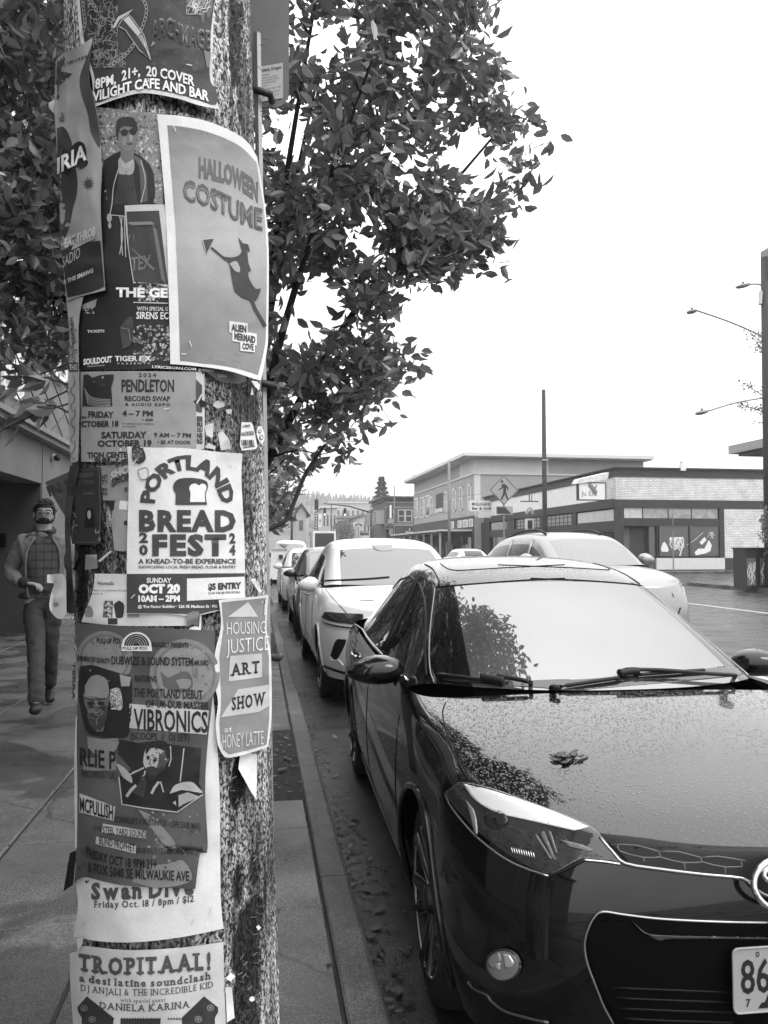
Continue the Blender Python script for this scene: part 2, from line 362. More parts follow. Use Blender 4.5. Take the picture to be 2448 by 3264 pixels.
# far pavements
mb = MB()
mb.bb(17.6, 21.0, -20, 29.5, -.03, .14); mb.bb(21.0, 60, -20, 29.5, -.03, .139)
mb.prism([(17.6, 29.5), (17.75, 30.5), (18.4, 31), (60, 31), (60, 29.5)], (0, 0, -.03), (1, 0, 0), (0, 1, 0), (0, 0, .17))
mb.bb(17.6, 60, 44.6, 108, -.03, .14); mb.bb(17.6, 60, 130, 320, -.03, .14)
tag(mb.build('far_pavement', m_conc), kind='structure')
# ================================================================== utility pole
PR, PX, PY, LEAN = .178, -.1576, 1.515, -.035
def axis(z): return PX + LEAN * (z - 1.52)
def PC(px, py, off=0.0):
    """point of the pole's surface (radius + off) seen at a pixel of the photograph"""
    d = ray(px, py); ox, oy = CAM.x - PX, CAM.y - PY; dx = d.x - LEAN * d.z; dy = d.y; r = PR + off
    a = dx * dx + dy * dy; b = ox * dx + oy * dy; c = ox * ox + oy * oy - r * r; q = b * b - a * c
    t = (-b - math.sqrt(q)) / a if q > 0 else -b / a
    return CAM + d * t
def thz(p): return math.atan2(p.y - PY, p.x - axis(p.z)), p.z
def polewood():
    m = bpy.data.materials.new('pole_wood'); m.use_nodes = True; t = m.node_tree; b = t.nodes['Principled BSDF']; b.inputs['Roughness'].default_value = .75; b.inputs['Specular IOR Level'].default_value = .3
    tc = t.nodes.new('ShaderNodeTexCoord'); mp = t.nodes.new('ShaderNodeMapping'); mp.inputs['Scale'].default_value = (1, 1, .58); t.links.new(tc.outputs['Object'], mp.inputs[0])
    n = t.nodes.new('ShaderNodeTexNoise'); n.inputs['Scale'].default_value = 215; n.inputs['Detail'].default_value = 3; n.inputs['Roughness'].default_value = .55; n.inputs['Distortion'].default_value = .6; t.links.new(mp.outputs[0], n.inputs[0])
    r = t.nodes.new('ShaderNodeValToRGB'); e = r.color_ramp.elements; e[0].position = .40; e[0].color = gz(.05); e[1].position = .64; e[1].color = gz(1); x = e.new(.47); x.color = gz(.28); x = e.new(.54); x.color = gz(.8); t.links.new(n.outputs[0], r.inputs[0])
    m2 = t.nodes.new('ShaderNodeMapping'); m2.inputs['Scale'].default_value = (1, 1, .06); t.links.new(tc.outputs['Object'], m2.inputs[0]); n2 = t.nodes.new('ShaderNodeTexNoise'); n2.inputs['Scale'].default_value = 120; n2.inputs['Detail'].default_value = 4; t.links.new(m2.outputs[0], n2.inputs[0])
    r2 = t.nodes.new('ShaderNodeMapRange'); r2.inputs[1].default_value = .34; r2.inputs[2].default_value = .52; r2.inputs[3].default_value = .2; r2.inputs[4].default_value = 1; t.links.new(n2.outputs[0], r2.inputs[0])
    a = t.nodes.new('ShaderNodeAttribute'); a.attribute_name = 'tone'
    k = t.nodes.new('ShaderNodeMath'); k.operation = 'MULTIPLY'; t.links.new(r.outputs[0], k.inputs[0]); t.links.new(a.outputs['Fac'], k.inputs[1]); k2 = t.nodes.new('ShaderNodeMath'); k2.operation = 'MULTIPLY'; t.links.new(k.outputs[0], k2.inputs[0]); t.links.new(r2.outputs[0], k2.inputs[1]); t.links.new(k2.outputs[0], b.inputs['Base Color'])
    s = t.nodes.new('ShaderNodeMath'); t.links.new(n.outputs[0], s.inputs[0]); t.links.new(n2.outputs[0], s.inputs[1]); bp = t.nodes.new('ShaderNodeBump'); bp.inputs['Strength'].default_value = .9; bp.inputs['Distance'].default_value = .008; t.links.new(s.outputs[0], bp.inputs['Height']); t.links.new(bp.outputs[0], b.inputs['Normal'])
    return m
def pole():
    nt_, zs = 420, np.concatenate([np.linspace(.1, .62, 14), np.linspace(.64, 2.75, 760), np.linspace(2.8, 9.5, 60)])
    th = np.linspace(-math.pi, math.pi, nt_, endpoint=False); TH, Z = np.meshgrid(th, zs); u = TH * PR
    # wrap the angle into noise space on a ring
    cx, cy = np.cos(TH) * PR, np.sin(TH) * PR
    U = u
    big = fbm(U * 14 + 50, Z * 3.2, 1); flake = fbm(U * 105 + 9, Z * 52, 2, 2); fine = fbm(U * 260, Z * 110, 3, 2); grain = fbm(U * 90 + 3, Z * 6, 4, 3)
    h = .004 * (flake - .5) + .0018 * (fine - .5) * 1.6 + .004 * (grain - .5) + .004 * (big - .5)
    light = np.clip((flake + .55 * (fine - .5) - .44) * 6.5, 0, 1) * np.clip(.35 + 1.6 * (big - .3), .25, 1.2)
    tone = .24 + .95 * np.clip(1.8 * (big - .28), 0, 1)
    tar = np.zeros_like(Z)
    for (px, py, rx, ry, k) in [(765, 120, 26, 190, 1), (790, 300, 22, 160, .8), (800, 1300, 40, 120, .75), (690, 1300, 60, 70, .35), (800, 1600, 26, 180, .6), (775, 2490, 34, 75, 1), (760, 2540, 24, 50, 1), (820, 2780, 14, 60, .8), (800, 3080, 48, 210, 1), (830, 2930, 30, 80, .9), (770, 2830, 18, 70, .9), (790, 3260, 52, 200, 1), (240, 1750, 30, 330, .9), (235, 2500, 26, 420, .9), (330, 1780, 70, 120, .7), (600, 340, 130, 22, .7), (830, 700, 20, 400, .4)]:
        p = PC(px, py); t0, z0 = thz(p); pr = PC(px + rx, py); pl = PC(px - rx, py); wt = max(abs(thz(pr)[0] - thz(pl)[0]) / 2, .05); wz = abs(PC(px, py + ry).z - p.z)
        d2 = ((TH - t0) / wt) ** 2 + ((Z - z0) / wz) ** 2
        wob = .55 * (fbm(U * 60 + 11, Z * 25, 8, 3) - .5) * 2
        tar = np.maximum(tar, k * np.clip((1.0 - d2 + wob) * 3, 0, 1))
    tone = tone * (1 - .93 * tar) + .006 * tar; h = h - .004 * tar
    rad = PR - .006 + h
    X = PX + LEAN * (Z - 1.52) + rad * np.cos(TH); Y = PY + rad * np.sin(TH)
    V = np.stack([X, Y, Z], -1).reshape(-1, 3); nz_ = len(zs)
    i = np.arange(nz_ - 1)[:, None] * nt_; k = np.arange(nt_)[None, :]; k2 = (k + 1) % nt_
    Fq = np.stack([i + k, i + k2, i + nt_ + k2, i + nt_ + k], -1).reshape(-1, 4)
    me = bpy.data.meshes.new('utility_pole'); me.vertices.add(len(V)); me.vertices.foreach_set('co', V.ravel())
    me.loops.add(Fq.size); me.loops.foreach_set('vertex_index', Fq.ravel().astype(np.int32)); me.polygons.add(len(Fq)); me.polygons.foreach_set('loop_start', np.arange(0, Fq.size, 4, dtype=np.int32)); me.polygons.foreach_set('loop_total', np.full(len(Fq), 4, np.int32))
    me.update(); me.validate()
    a = me.attributes.new('tone', 'FLOAT', 'POINT'); a.data.foreach_set('value', tone.ravel().astype(np.float32))
    me.polygons.foreach_set('use_smooth', [True] * len(me.polygons))
    me.materials.append(polewood())
    root = empty('utility_pole', (axis(.13), PY, .13), 'thick wooden utility pole plastered with posters, torn paper and staples', 'utility pole')
    o = bpy.data.objects.new('trunk', me); COL.objects.link(o); o.parent = root; o.matrix_parent_inverse = Matrix.Translation(-root.location)
    # rusty staples
    mb = MB(); n = 0
    for _ in range(520):
        if random.random() < .62: px, py = random.uniform(700, 850), random.uniform(0, 3264)
        else: px, py = random.uniform(230, 700), random.uniform(0, 3264)
        c = PC(px, py, .0015); a = random.uniform(-1, 1) * 1.2; l = 9
        p1 = PC(px - math.cos(a) * l, py - math.sin(a) * l, .0015); p2 = PC(px + math.cos(a) * l, py + math.sin(a) * l, .0015)
        if (p1 - p2).length > .03: continue
        mb.tube([p1, c, p2], .0007, 4)
    s = mb.build('staple', mat('rusty_steel', .12, .5, metal=.7), root); s['kind'] = 'stuff'; s.matrix_parent_inverse = Matrix.Translation(-root.location)
    return root
pole()
# ================================================================== posters
m_paper = speckle(mat('printed_paper', .5, .55, var=.13, scale=9, attr='tone', bump=.16, bscale=28, spec=.35), 520, .44, .56, .72)
PAPER, LIGHT, MID, DARK, INK = .56, .42, .2, .075, .016
def c1(x, y): return (150 + x / 2.074, y / 2.074)
def c2(x, y): return (150 + x / 2.074, 900 + y / 2.0735)
def c3(x, y): return (150 + x / 2.074, 1850 + y / 2.074)
def c4(x, y): return (150 + x / 2.074, 2550 + y / 2.074)
CR_ = RNG.random((97, 97))
def crease(x, y):
    """cheap value noise folded into ridges: paper creases"""
    xi, yi = math.floor(x), math.floor(y); fx, fy = x - xi, y - yi; fx = fx * fx * (3 - 2 * fx); fy = fy * fy * (3 - 2 * fy); a = CR_[xi % 97, yi % 97]; b = CR_[(xi + 1) % 97, yi % 97]; c = CR_[xi % 97, (yi + 1) % 97]; d = CR_[(xi + 1) % 97, (yi + 1) % 97]
    return 1 - 3 * abs(a + (b - a) * fx + (c + (d - c) * fx - a - (b - a) * fx) * fy - .5)
class Poster:
    """a printed sheet wrapped on the pole; everything is laid out in pixels of the photograph and carried to the pole's surface"""
    def __init__(s, off, lift=None, seed=0, wav=.0012):
        s.mb = MB(); s.off = off; s.lift = lift; s.seed = seed; s.wav = wav
    def m(s, px, py, lay=0):
        o = s.off + lay * .0006 + s.wav * (math.sin(px * .021 + s.seed * 1.7) * math.sin(py * .017 + s.seed) + .5 * math.sin((px + py) * .037 + s.seed * 3) + 1.1 * crease(px * .022 + s.seed * 7, py * .016))
        if s.lift: o += s.lift(px, py)
        return PC(px, py, o)
    def sheet(s, top, bot, left, right, tone=PAPER, nu=22, nv=30, lay=0):
        top, bot, left, right = [smoothpoly(e, 5) if len(e) > 2 else e for e in (top, bot, left, right)]
        P = []; T = []
        TL, TR, BL, BR = top[0], top[-1], bot[0], bot[-1]
        for j in range(nv + 1):
            v = j / nv
            for i in range(nu + 1):
                u = i / nu; a = interp(top, u); b = interp(bot, u); l = interp(left, v); r = interp(right, v)
                x, y = [(1 - v) * a[k] + v * b[k] + (1 - u) * l[k] + u * r[k] - ((1 - u) * (1 - v) * TL[k] + u * (1 - v) * TR[k] + (1 - u) * v * BL[k] + u * v * BR[k]) for k in (0, 1)]
                P.append(s.m(x, y, lay)); T.append(tone(u, v) if callable(tone) else tone)
        n = nu + 1
        s.mb.add(P, [(j * n + i, j * n + i + 1, (j + 1) * n + i + 1, (j + 1) * n + i) for j in range(nv) for i in range(nu)], 0, T); return s
    def flat(s, vs, fs, tone, lay=1, mx=24):
        vs, fs = subdiv2d(vs, fs, mx)
        s.mb.add([s.m(x, y, lay) for x, y in vs], fs, 0, [tone(x, y) if callable(tone) else tone for x, y in vs]); return s
    def poly(s, pts, tone, lay=1, mx=24):
        tr = tessellate_polygon([[Vector((x, y, 0)) for x, y in pts]]); return s.flat(pts, tr, tone, lay, mx)
    def line(s, pts, wd, tone, lay=2):
        vs = []; fs = []
        for i, p in enumerate(pts):
            a = pts[max(i - 1, 0)]; b = pts[min(i + 1, len(pts) - 1)]; d = math.dist(a, b) or 1; nx, ny = -(b[1] - a[1]) / d * wd / 2, (b[0] - a[0]) / d * wd / 2
            vs += [(p[0] + nx, p[1] + ny), (p[0] - nx, p[1] - ny)]
            if i: fs += [(2 * i - 2, 2 * i - 1, 2 * i + 1), (2 * i - 2, 2 * i + 1, 2 * i)]
        return s.flat(vs, fs, tone, lay)
    def frame(s, pts, wd, tone, lay=2): return s.line(list(pts) + [pts[0]], wd, tone, lay)
    def oval(s, c, rx, ry, tone, lay=1, n=22, rot=0, jit=0):
        return s.poly([(c[0] + (rx * math.cos(t) * math.cos(rot) - ry * math.sin(t) * math.sin(rot)) * (1 + random.uniform(-jit, jit)), c[1] + (rx * math.cos(t) * math.sin(rot) + ry * math.sin(t) * math.cos(rot)) * (1 + random.uniform(-jit, jit))) for t in [2 * math.pi * k / n for k in range(n)]], tone, lay)
    def text(s, st, pts, h, tone, bold=.02, lay=2, serif=False, arc=False, sp=1.0, mx=22, **kw):
        """text fitted to the baseline polyline pts, cap height h px"""
        vs, fs = serif2d(st, bold, sp, **kw) if serif else text2d(st, bold, sp)
        vs, fs = norm2d(vs, fs); L_ = sum(math.dist(pts[i], pts[i + 1]) for i in range(len(pts) - 1))
        vs, fs = subdiv2d([(a * L_, b * h) for a, b in vs], fs, mx); sm = smoothpoly(pts, 8) if len(pts) > 2 else pts; out = []
        for a, b in vs:
            q = interp(sm, min(max(a / L_, 0), 1))
            if arc:
                q0 = interp(sm, max(a / L_ - .02, 0)); q1 = interp(sm, min(a / L_ + .02, 1)); d = math.dist(q0, q1) or 1
                out.append((q[0] + (q1[1] - q0[1]) / d * b, q[1] - (q1[0] - q0[0]) / d * b))
            else: out.append((q[0], q[1] - b))
        s.mb.add([s.m(x, y, lay) for x, y in out], fs, 0, [tone] * len(out)); return s
    def speck(s, x0, y0, x1, y1, n, sz, tones, lay=1, clip=None):
        for _ in range(n):
            x, y = random.uniform(x0, x1), random.uniform(y0, y1)
            if clip and not clip(x, y): continue
            r = sz * random.uniform(.4, 1.2); k = random.randint(4, 6); a = random.random() * 6
            s.poly([(x + r * random.uniform(.5, 1.2) * math.cos(a + 6.283 * i / k), y + r * random.uniform(.5, 1.2) * math.sin(a + 6.283 * i / k)) for i in range(k)], random.choice(tones), lay, 60)
        return s
    def scribble(s, x0, y0, x1, y1, n, wd, tones, lay=2):
        for _ in range(n):
            x, y = random.uniform(x0, x1), random.uniform(y0, y1); p = [(x, y)]; a = random.random() * 6.3
            for _ in range(4): a += random.uniform(-1, 1); x += 9 * math.cos(a); y += 9 * math.sin(a); p.append((min(max(x, x0), x1), min(max(y, y0), y1)))
            s.line(p, wd, random.choice(tones), lay)
        return s
    def staple(s, x, y, a=0, l=10): return s.line([(x - l * math.cos(a), y - l * math.sin(a)), (x + l * math.cos(a), y + l * math.sin(a))], 3.2, .55, 5)
    def done(s, label, name='poster', group='posters on the utility pole'):
        o = s.mb.build(name, m_paper, smooth=True, fix=False)
        c = sum((Vector(v) for v in s.mb.v[:200]), Vector()) / min(200, len(s.mb.v)); place(o, c)
        return tag(o, label, name.replace('_', ' '), group)
P_ = lambda f, *xy: [f(xy[i], xy[i + 1]) for i in range(0, len(xy), 2)]
# ---- figure poster (THE GE...)
p = Poster(.0035, seed=1)
p.sheet([(296, 335), (400, 352), (560, 368), (600, 372)], P_(c2, 210, 582, 500, 580, 820, 575, 1115, 625), [(252, 335), (254, 900), (251, 1180)], [(620, 372), (640, 900), (688, 1200)], tone=INK)
p.poly([(300, 340), (520, 362), (520, 660), (300, 560)], .2, 1); p.speck(305, 345, 515, 640, 700, 5, [.05, .4, .5, .12, .3], 1.4)
hx = lambda *a: P_(c1, *a)
p.poly(smoothpoly(hx(375, 1060, 480, 1000, 580, 1010, 680, 1090, 710, 1200, 700, 1340, 560, 1420, 600, 1900, 360, 1900, 350, 1400, 375, 1060), 3), .014, 2)
p.poly(smoothpoly(hx(470, 1060, 500, 1020, 550, 1030, 575, 1060, 565, 1150, 475, 1150), 3), .32, 2.6)
p.poly(hx(475, 1150, 570, 1150, 600, 1350, 440, 1350), .035, 2.6)
p.poly(hx(560, 1020, 610, 1100, 625, 1340, 665, 1330, 660, 1150, 620, 1050), .09, 2.6)
p.poly(hx(480, 930, 585, 930, 570, 1050, 520, 1080, 490, 1050), .13, 3)
p.oval(c1(532, 900), 30, 48, .15, 3.2); p.poly(smoothpoly(hx(455, 900, 460, 800, 510, 772, 570, 780, 595, 830, 598, 860, 560, 840, 500, 835, 475, 870, 470, 920), 3), .02, 3.8)
p.oval(c1(512, 875), 11, 11, .012, 4.2); p.oval(c1(567, 870), 11, 11, .012, 4.2); p.line(hx(470, 868, 600, 862), 3, .02, 4.3); p.line(hx(530, 950, 565, 948), 4, .05, 4.3)
p.oval(c1(555, 905), 6, 16, .26, 3.8); p.oval(c1(510, 930), 7, 16, .2, 3.8)
for q in (hx(490, 1060, 520, 1110, 560, 1070), hx(485, 1050, 520, 1130, 570, 1060), hx(475, 1110, 440, 1230, 430, 1340, 415, 1420), hx(415, 1420, 470, 1425, 520, 1430), hx(480, 1430, 500, 1550, 480, 1680), hx(510, 1430, 515, 1560, 520, 1700), hx(495, 1430, 490, 1560, 500, 1690), hx(620, 1060, 650, 1200, 620, 1340)): p.line(smoothpoly(q, 4), 3, .4, 4)
p.oval(c1(412, 1440), 8, 14, .3, 4); p.oval(c1(415, 1490), 5, 10, .3, 4)
p.text('THE GE', [c1(455, 1960), c1(800, 1965)], 28, .8, .045, 4)
p.speck(440, 905, 535, 960, 120, 5, [.3, .45, .15], 3); p.line([c2(570, 132), c2(800, 138)], 3, .5, 4)
p.text('WITH SPECIAL G', [c2(595, 185), c2(800, 188)], 12, .6, .02, 4); p.text('SIRENS EC', [c2(590, 240), c2(803, 243)], 22, .7, .02, 4)
p.speck(425, 1035, 545, 1150, 260, 6, [.3, .45, .15, .03, .03], 2); p.text('TICKETS', [c2(265, 332), c2(380, 330)], 8, .6, .03, 3)
p.poly(P_(c2, 228, 150, 330, 110, 320, 160, 232, 180), .3, 2); p.speck(262, 975, 300, 1000, 20, 4, [.4, .2], 3)
p.poly(smoothpoly(P_(c2, 480, 300, 540, 230, 570, 250, 560, 400, 500, 440), 3), .05, 2); p.line(P_(c2, 490, 300, 540, 310, 550, 380), 3, .2, 3)
p.text('SOULDOUT', [c2(240, 545), c2(430, 525)], 18, .75, .05, 4); p.text('PRODUCTIONS', [c2(268, 560), c2(380, 552)], 4, .5, .02, 4)
p.text('TIGER F X', [c2(448, 520), c2(690, 520)], 16, .7, .03, 4); p.oval(c2(640, 505), 10, 12, .3, 4, jit=.3); p.text('PRESENTS', [c2(465, 542), c2(680, 540)], 5, .45, .02, 4, sp=1.6)
p.text('LYRICSBORN.COM', [c2(695, 565), c2(985, 582)], 8, .75, .02, 4); p.text('@LYRICSBORN', [c2(1000, 585), c2(1100, 592)], 7, .6, .02, 4); p.text('ORN', [c2(1128, 625), c2(1185, 632)], 9, .5, .02, 4)
p.poly(P_(c2, 1030, 565, 1300, 600, 1320, 650, 1270, 672, 1150, 660, 1060, 600), .11, 3)
p.done('dark gig poster of a man in sunglasses and long coat, partly under other sheets')
# ---- small framed flyer on it
p = Poster(.0065, seed=2)
p.sheet(P_(c1, 512, 1358, 650, 1352, 800, 1352), P_(c1, 570, 1872, 700, 1875, 812, 1905), P_(c1, 512, 1358, 530, 1600, 570, 1872), P_(c1, 800, 1352, 812, 1600, 812, 1905), .5)
p.poly(P_(c1, 525, 1398, 740, 1392, 800, 1880, 575, 1862, 540, 1640), .035, 1)
for q in (P_(c1, 545, 1480, 700, 1475), P_(c1, 710, 1500, 770, 1860)):
    for k in range(14):
        a = interp(q, k / 14); b = interp(q, (k + 1.3) / 14.3); p.oval(((a[0] + b[0]) / 2, (a[1] + b[1]) / 2), 9, 5, .09, 2, 10, .6)
        p.line([(a[0] - 6, a[1] - 5), (b[0] + 6, b[1] + 4)], 1.6, .28, 3)
p.poly(P_(c1, 545, 1630, 560, 1640, 715, 1780, 700, 1785), .16, 2); p.text('TEX', [c1(555, 1790), c1(690, 1770)], 42, .13, .02, 2); p.text('F I', [c1(540, 1590), c1(575, 1585)], 18, .12, .02, 2)
p.done('small dark flyer with a rope border and a torn white edge')
# ---- pendleton
p = Poster(.0035, seed=3)
p.sheet(P_(c2, 212, 592, 600, 588, 1040, 592), P_(c2, 225, 1185, 600, 1180, 1040, 1100), P_(c2, 212, 592, 228, 900, 225, 1185), P_(c2, 1040, 592, 1042, 850, 1040, 1100), .5)
p.poly(P_(c2, 214, 594, 600, 590, 985, 590, 985, 1098, 600, 1178, 228, 1182), .26, 1)
K = .02
p.poly(P_(c2, 240, 612, 270, 608, 300, 630, 355, 612, 440, 607, 442, 640, 425, 690, 432, 818, 232, 820), K, 2)
for k in range(5): p.line(smoothpoly(P_(c2, 245 + k * 5, 700 + k * 22, 280, 750 + k * 14, 330 + k * 6, 770 + k * 11, 420, 775 + k * 10), 4), 2.4, .26, 3)
p.oval(c2(368, 628), 4, 4, .26, 3)
p.text('2024', [c2(605, 625), c2(722, 625)], 12, K, .02, 2, sp=1.3); p.text('PENDLETON', [c2(492, 722), c2(840, 722)], 38, K, .03, 2); p.text('RECORD SWAP', [c2(513, 782), c2(815, 784)], 15, K, .03, 2); p.text('& AUDIO EXPO', [c2(516, 815), c2(815, 817)], 9, K, .03, 2, sp=1.3)
p.text('FRIDAY', [c2(272, 892), c2(440, 895)], 19, K, .04, 2); p.text('4 – 7 PM', [c2(497, 882), c2(700, 885)], 17, K, .04, 2); p.text('BIRD', [c2(228, 900), c2(262, 900)], 7, K, .03, 2); p.text('CTOBER 18', [c2(226, 955), c2(472, 952)], 18, K, .04, 2); p.text('• $20', [c2(630, 915), c2(700, 917)], 8, K, .03, 2)
p.text('INCLUDES SATURDAY ADMISSION', [c2(498, 938), c2(708, 940)], 4, K, .01, 2); p.text('& TOTE BAG', [c2(498, 957), c2(585, 957)], 4, K, .01, 2)
p.text('SATURDAY', [c2(358, 1030), c2(658, 1028)], 20, K, .04, 2); p.text('OCTOBER 19', [c2(333, 1085), c2(692, 1082)], 19, K, .04, 2); p.text('9 AM – 7 PM', [c2(706, 1022), c2(952, 1026)], 14, K, .03, 2); p.text('• $5 AT DOOR', [c2(730, 1066), c2(950, 1070)], 11, K, .03, 2)
p.text('TION CENTER', [c2(265, 1160), c2(560, 1155)], 17, K, .04, 2); p.text('1214 N', [c2(345, 1195), c2(450, 1192)], 8, K, .03, 2)
for k, ch in enumerate(['EI', 'RI', 'OU', 'NE', 'RG']): p.text(ch, [c2(990, 915 + k * 37), c2(1028, 917 + k * 37)], 14, .05, .06, 2)
p.poly(P_(c2, 985, 640, 1025, 680, 1025, 860, 985, 850), .06, 2); p.line(P_(c2, 990, 800, 1024, 740), 5, .5, 3)
p.speck(300, 1462, 420, 1480, 50, 7, [.02, .03, .05], 3)
p.staple(531, 1303, -.2, 9)
p.done('grey record swap poster with black lettering and a record-shaped state')
# ---- rolled pale strip at the far left
p = Poster(.008, seed=4, wav=.002)
p.sheet(P_(c2, 130, 130, 180, 100, 240, 95), P_(c2, 155, 1185, 180, 1190, 205, 1180), P_(c2, 130, 130, 150, 400, 140, 800, 155, 1185), P_(c2, 240, 95, 208, 300, 215, 800, 205, 1180), .36, nu=10)
p.text('HEATHEN', [c2(188, 400), c2(170, 230)], 12, .1, .03, 2, arc=True); p.poly(P_(c2, 140, 530, 205, 530, 205, 590, 142, 590), .04, 1); p.text('THIS', [c2(145, 580), c2(200, 578)], 18, .4, .03, 2); p.speck(219, 1020, 245, 1150, 30, 5, [.12, .2], 1); p.text('ROCK', [c2(190, 530), c2(172, 400)], 10, .12, .03, 2, arc=True)
for k in range(5): p.line(smoothpoly([(222 + random.uniform(0, 18), 1195 + k * 52), (238, 1220 + k * 52), (224, 1245 + k * 52), (240, 1265 + k * 50)], 4), 2, .12, 2)
p.done('pale rolled-up paper strip with thin drawn lines at the pole edge')
# ---- dagger poster
p = Poster(.0075, seed=5, lift=lambda x, y: .010 * max(0, (y - 230) / 120) ** 2 * math.sin(max(0, min(1, (x - 290) / 420)) * 3.1))
p.sheet([(238, -130), (460, -135), (684, -120)], P_(c1, 300, 712, 480, 648, 640, 615, 860, 650, 1000, 695, 1138, 722), [(238, -130), (245, 0), (258, 135), (293, 250), c1(300, 712)], [(684, -120), (683, 0), (677, 200), (682, 270), c1(1138, 722)], PAPER)
p.poly(smoothpoly([(250, -120), (460, -128), (673, -112), (672, 100), (668, 210), (672, 262), c1(1118, 590), c1(1118, 690), c1(1000, 662), c1(860, 620), c1(640, 585), c1(480, 618), c1(308, 680), (302, 250), (268, 130), (254, 0)], 3), .03, 1)
p.speck(480, -100, 665, 240, 140, 9, [.045, .05, .022], 1.4)
p.poly(smoothpoly(hx(270, 60, 300, -40, 420, -60, 470, 60, 420, 160, 440, 250, 460, 330, 380, 400, 300, 380, 290, 200), 4), .012, 2)
p.scribble(280, -20, 375, 190, 120, 1.6, [.22, .3, .12], 3)
for sgn, q in ((1, hx(235, -40, 240, 60, 250, 150, 230, 230)), (1, hx(590, -60, 655, 40, 640, 150, 590, 260, 540, 340, 470, 400, 410, 440)), (1, hx(250, -20, 300, 20, 330, 80))):
    sm = smoothpoly(q, 6); n = int(sum(math.dist(sm[i], sm[i + 1]) for i in range(len(sm) - 1)) / 13)
    for k in range(n):
        c = interp(sm, (k + .5) / n); d = interp(sm, min(1, (k + 1) / n)); a = math.atan2(d[1] - c[1], d[0] - c[0])
        pts = [(c[0] + 8 * math.cos(t) * math.cos(a) - 4.5 * math.sin(t) * math.sin(a), c[1] + 8 * math.cos(t) * math.sin(a) + 4.5 * math.sin(t) * math.cos(a)) for t in [6.283 * j / 10 for j in range(10)]]; p.frame(pts, 2, .3, 4)
p.poly(hx(430, 185, 470, 110, 570, 60, 545, 85, 480, 130, 450, 180), .45, 4); p.poly(hx(500, 125, 540, 95, 560, 115, 640, 230, 688, 400, 610, 330, 520, 200, 470, 170, 480, 155), .035, 4)
p.frame(hx(500, 125, 540, 95, 560, 115, 640, 230, 688, 400, 610, 330, 520, 200, 470, 170, 480, 155), 2, .5, 5); p.poly(hx(505, 130, 540, 105, 620, 215, 600, 240), .5, 4.6); p.poly(hx(600, 240, 628, 225, 660, 300, 650, 320), .3, 4.6); p.line(hx(640, 280, 684, 392), 3, .6, 5)
p.scribble(300, 160, 400, 215, 50, 1.6, [.25, .15], 3)
p.poly(smoothpoly(hx(915, 10, 980, -40, 1080, -40, 1095, 20, 1085, 90, 1060, 120, 1050, 70, 1030, 160, 1010, 90, 985, 70), 3), .1, 2); p.scribble(595, -20, 675, 45, 34, 2, [.5, .6, .3], 3)
p.text('ARCHMAGE', P_(c1, 690, 270, 800, 240, 900, 290, 1080, 330), 62, .2, .015, 3)
for dx, dy in ((0, -9), (8, 0)): p.text('ARCHMAGE', [(a + dx * .3, b + dy * .3) for a, b in P_(c1, 692, 275, 800, 245, 900, 295, 1078, 335)], 58, .03, -.012, 4)
p.poly(hx(686, 310, 700, 260, 715, 290), .2, 3); p.poly(hx(1035, 330, 1085, 345, 1075, 440, 1058, 450), .15, 3)
p.text('8PM,  21+,  20 COVER', P_(c1, 318, 588, 440, 555, 600, 500, 740, 512, 860, 535, 975, 568), 31, .72, .03, 4); p.text("VILIGHT CAFE AND BAR", P_(c1, 300, 672, 420, 640, 560, 600, 700, 582, 880, 618, 1070, 668), 31, .75, .03, 4)
p.scribble(300, 230, 560, 250, 10, 1.2, [.06], 3); p.staple(*c1(940, 428), .2, 9); p.done('dark heavy metal poster with a dagger and chains, topmost on the pole')
# ---- left light poster (…RIA / HEAT THROB)
p = Poster(.0105, seed=6, wav=.003)
p.sheet(P_(c1, 58, 400, 110, 350, 200, 310, 300, 250), P_(c1, 128, 1992, 200, 1965, 300, 1940, 390, 1918), P_(c1, 58, 400, 50, 700, 70, 1100, 95, 1600, 128, 1992), P_(c1, 300, 250, 278, 420, 285, 560, 335, 760, 362, 1070, 355, 1400, 385, 1918), .3)
p.poly(P_(c1, 66, 400, 110, 372, 120, 385, 90, 470, 165, 487, 70, 580, 82, 640, 62, 650), .04, 1)
p.poly(smoothpoly(P_(c1, 300, 280, 245, 420, 215, 520, 225, 620, 270, 760, 290, 880, 350, 970, 330, 760, 285, 560, 280, 430), 4), .05, 1)
p.poly(smoothpoly(P_(c1, 64, 850, 110, 840, 160, 930, 180, 1080, 200, 1180, 195, 1290, 170, 1380, 145, 1500, 90, 1600, 80, 1400, 70, 1100), 4), .035, 1)
p.poly(smoothpoly(P_(c1, 60, 1040, 90, 960, 140, 990, 180, 950, 215, 935, 250, 960, 262, 1050, 270, 1080, 220, 1110, 170, 1090, 130, 1160, 100, 1130, 70, 1160), 3), .012, 2)
p.text('IRIA', P_(c1, 66, 1150, 150, 1105, 262, 1050), 50, .7, .03, 4); p.text('12 AM // 8.8.8', P_(c1, 95, 440, 262, 380), 9, .05, .03, 3); p.scribble(190, 360, 205, 385, 10, 2, [.06], 3)
for k in range(11):
    a = 6.283 * k / 11; c = c1(272, 1212); p.poly([(c[0] + 22 * math.cos(a), c[1] + 24 * math.sin(a)), (c[0] + 9 * math.cos(a + .3), c[1] + 9 * math.sin(a + .3)), (c[0] + 9 * math.cos(a - .3), c[1] + 9 * math.sin(a - .3))], .08, 3)
p.oval(c1(272, 1212), 9, 10, .05, 3.4); p.poly(P_(c1, 95, 1660, 180, 1610, 350, 1590, 362, 1700, 378, 1890, 300, 1925, 210, 1950, 135, 1965), .022, 2)
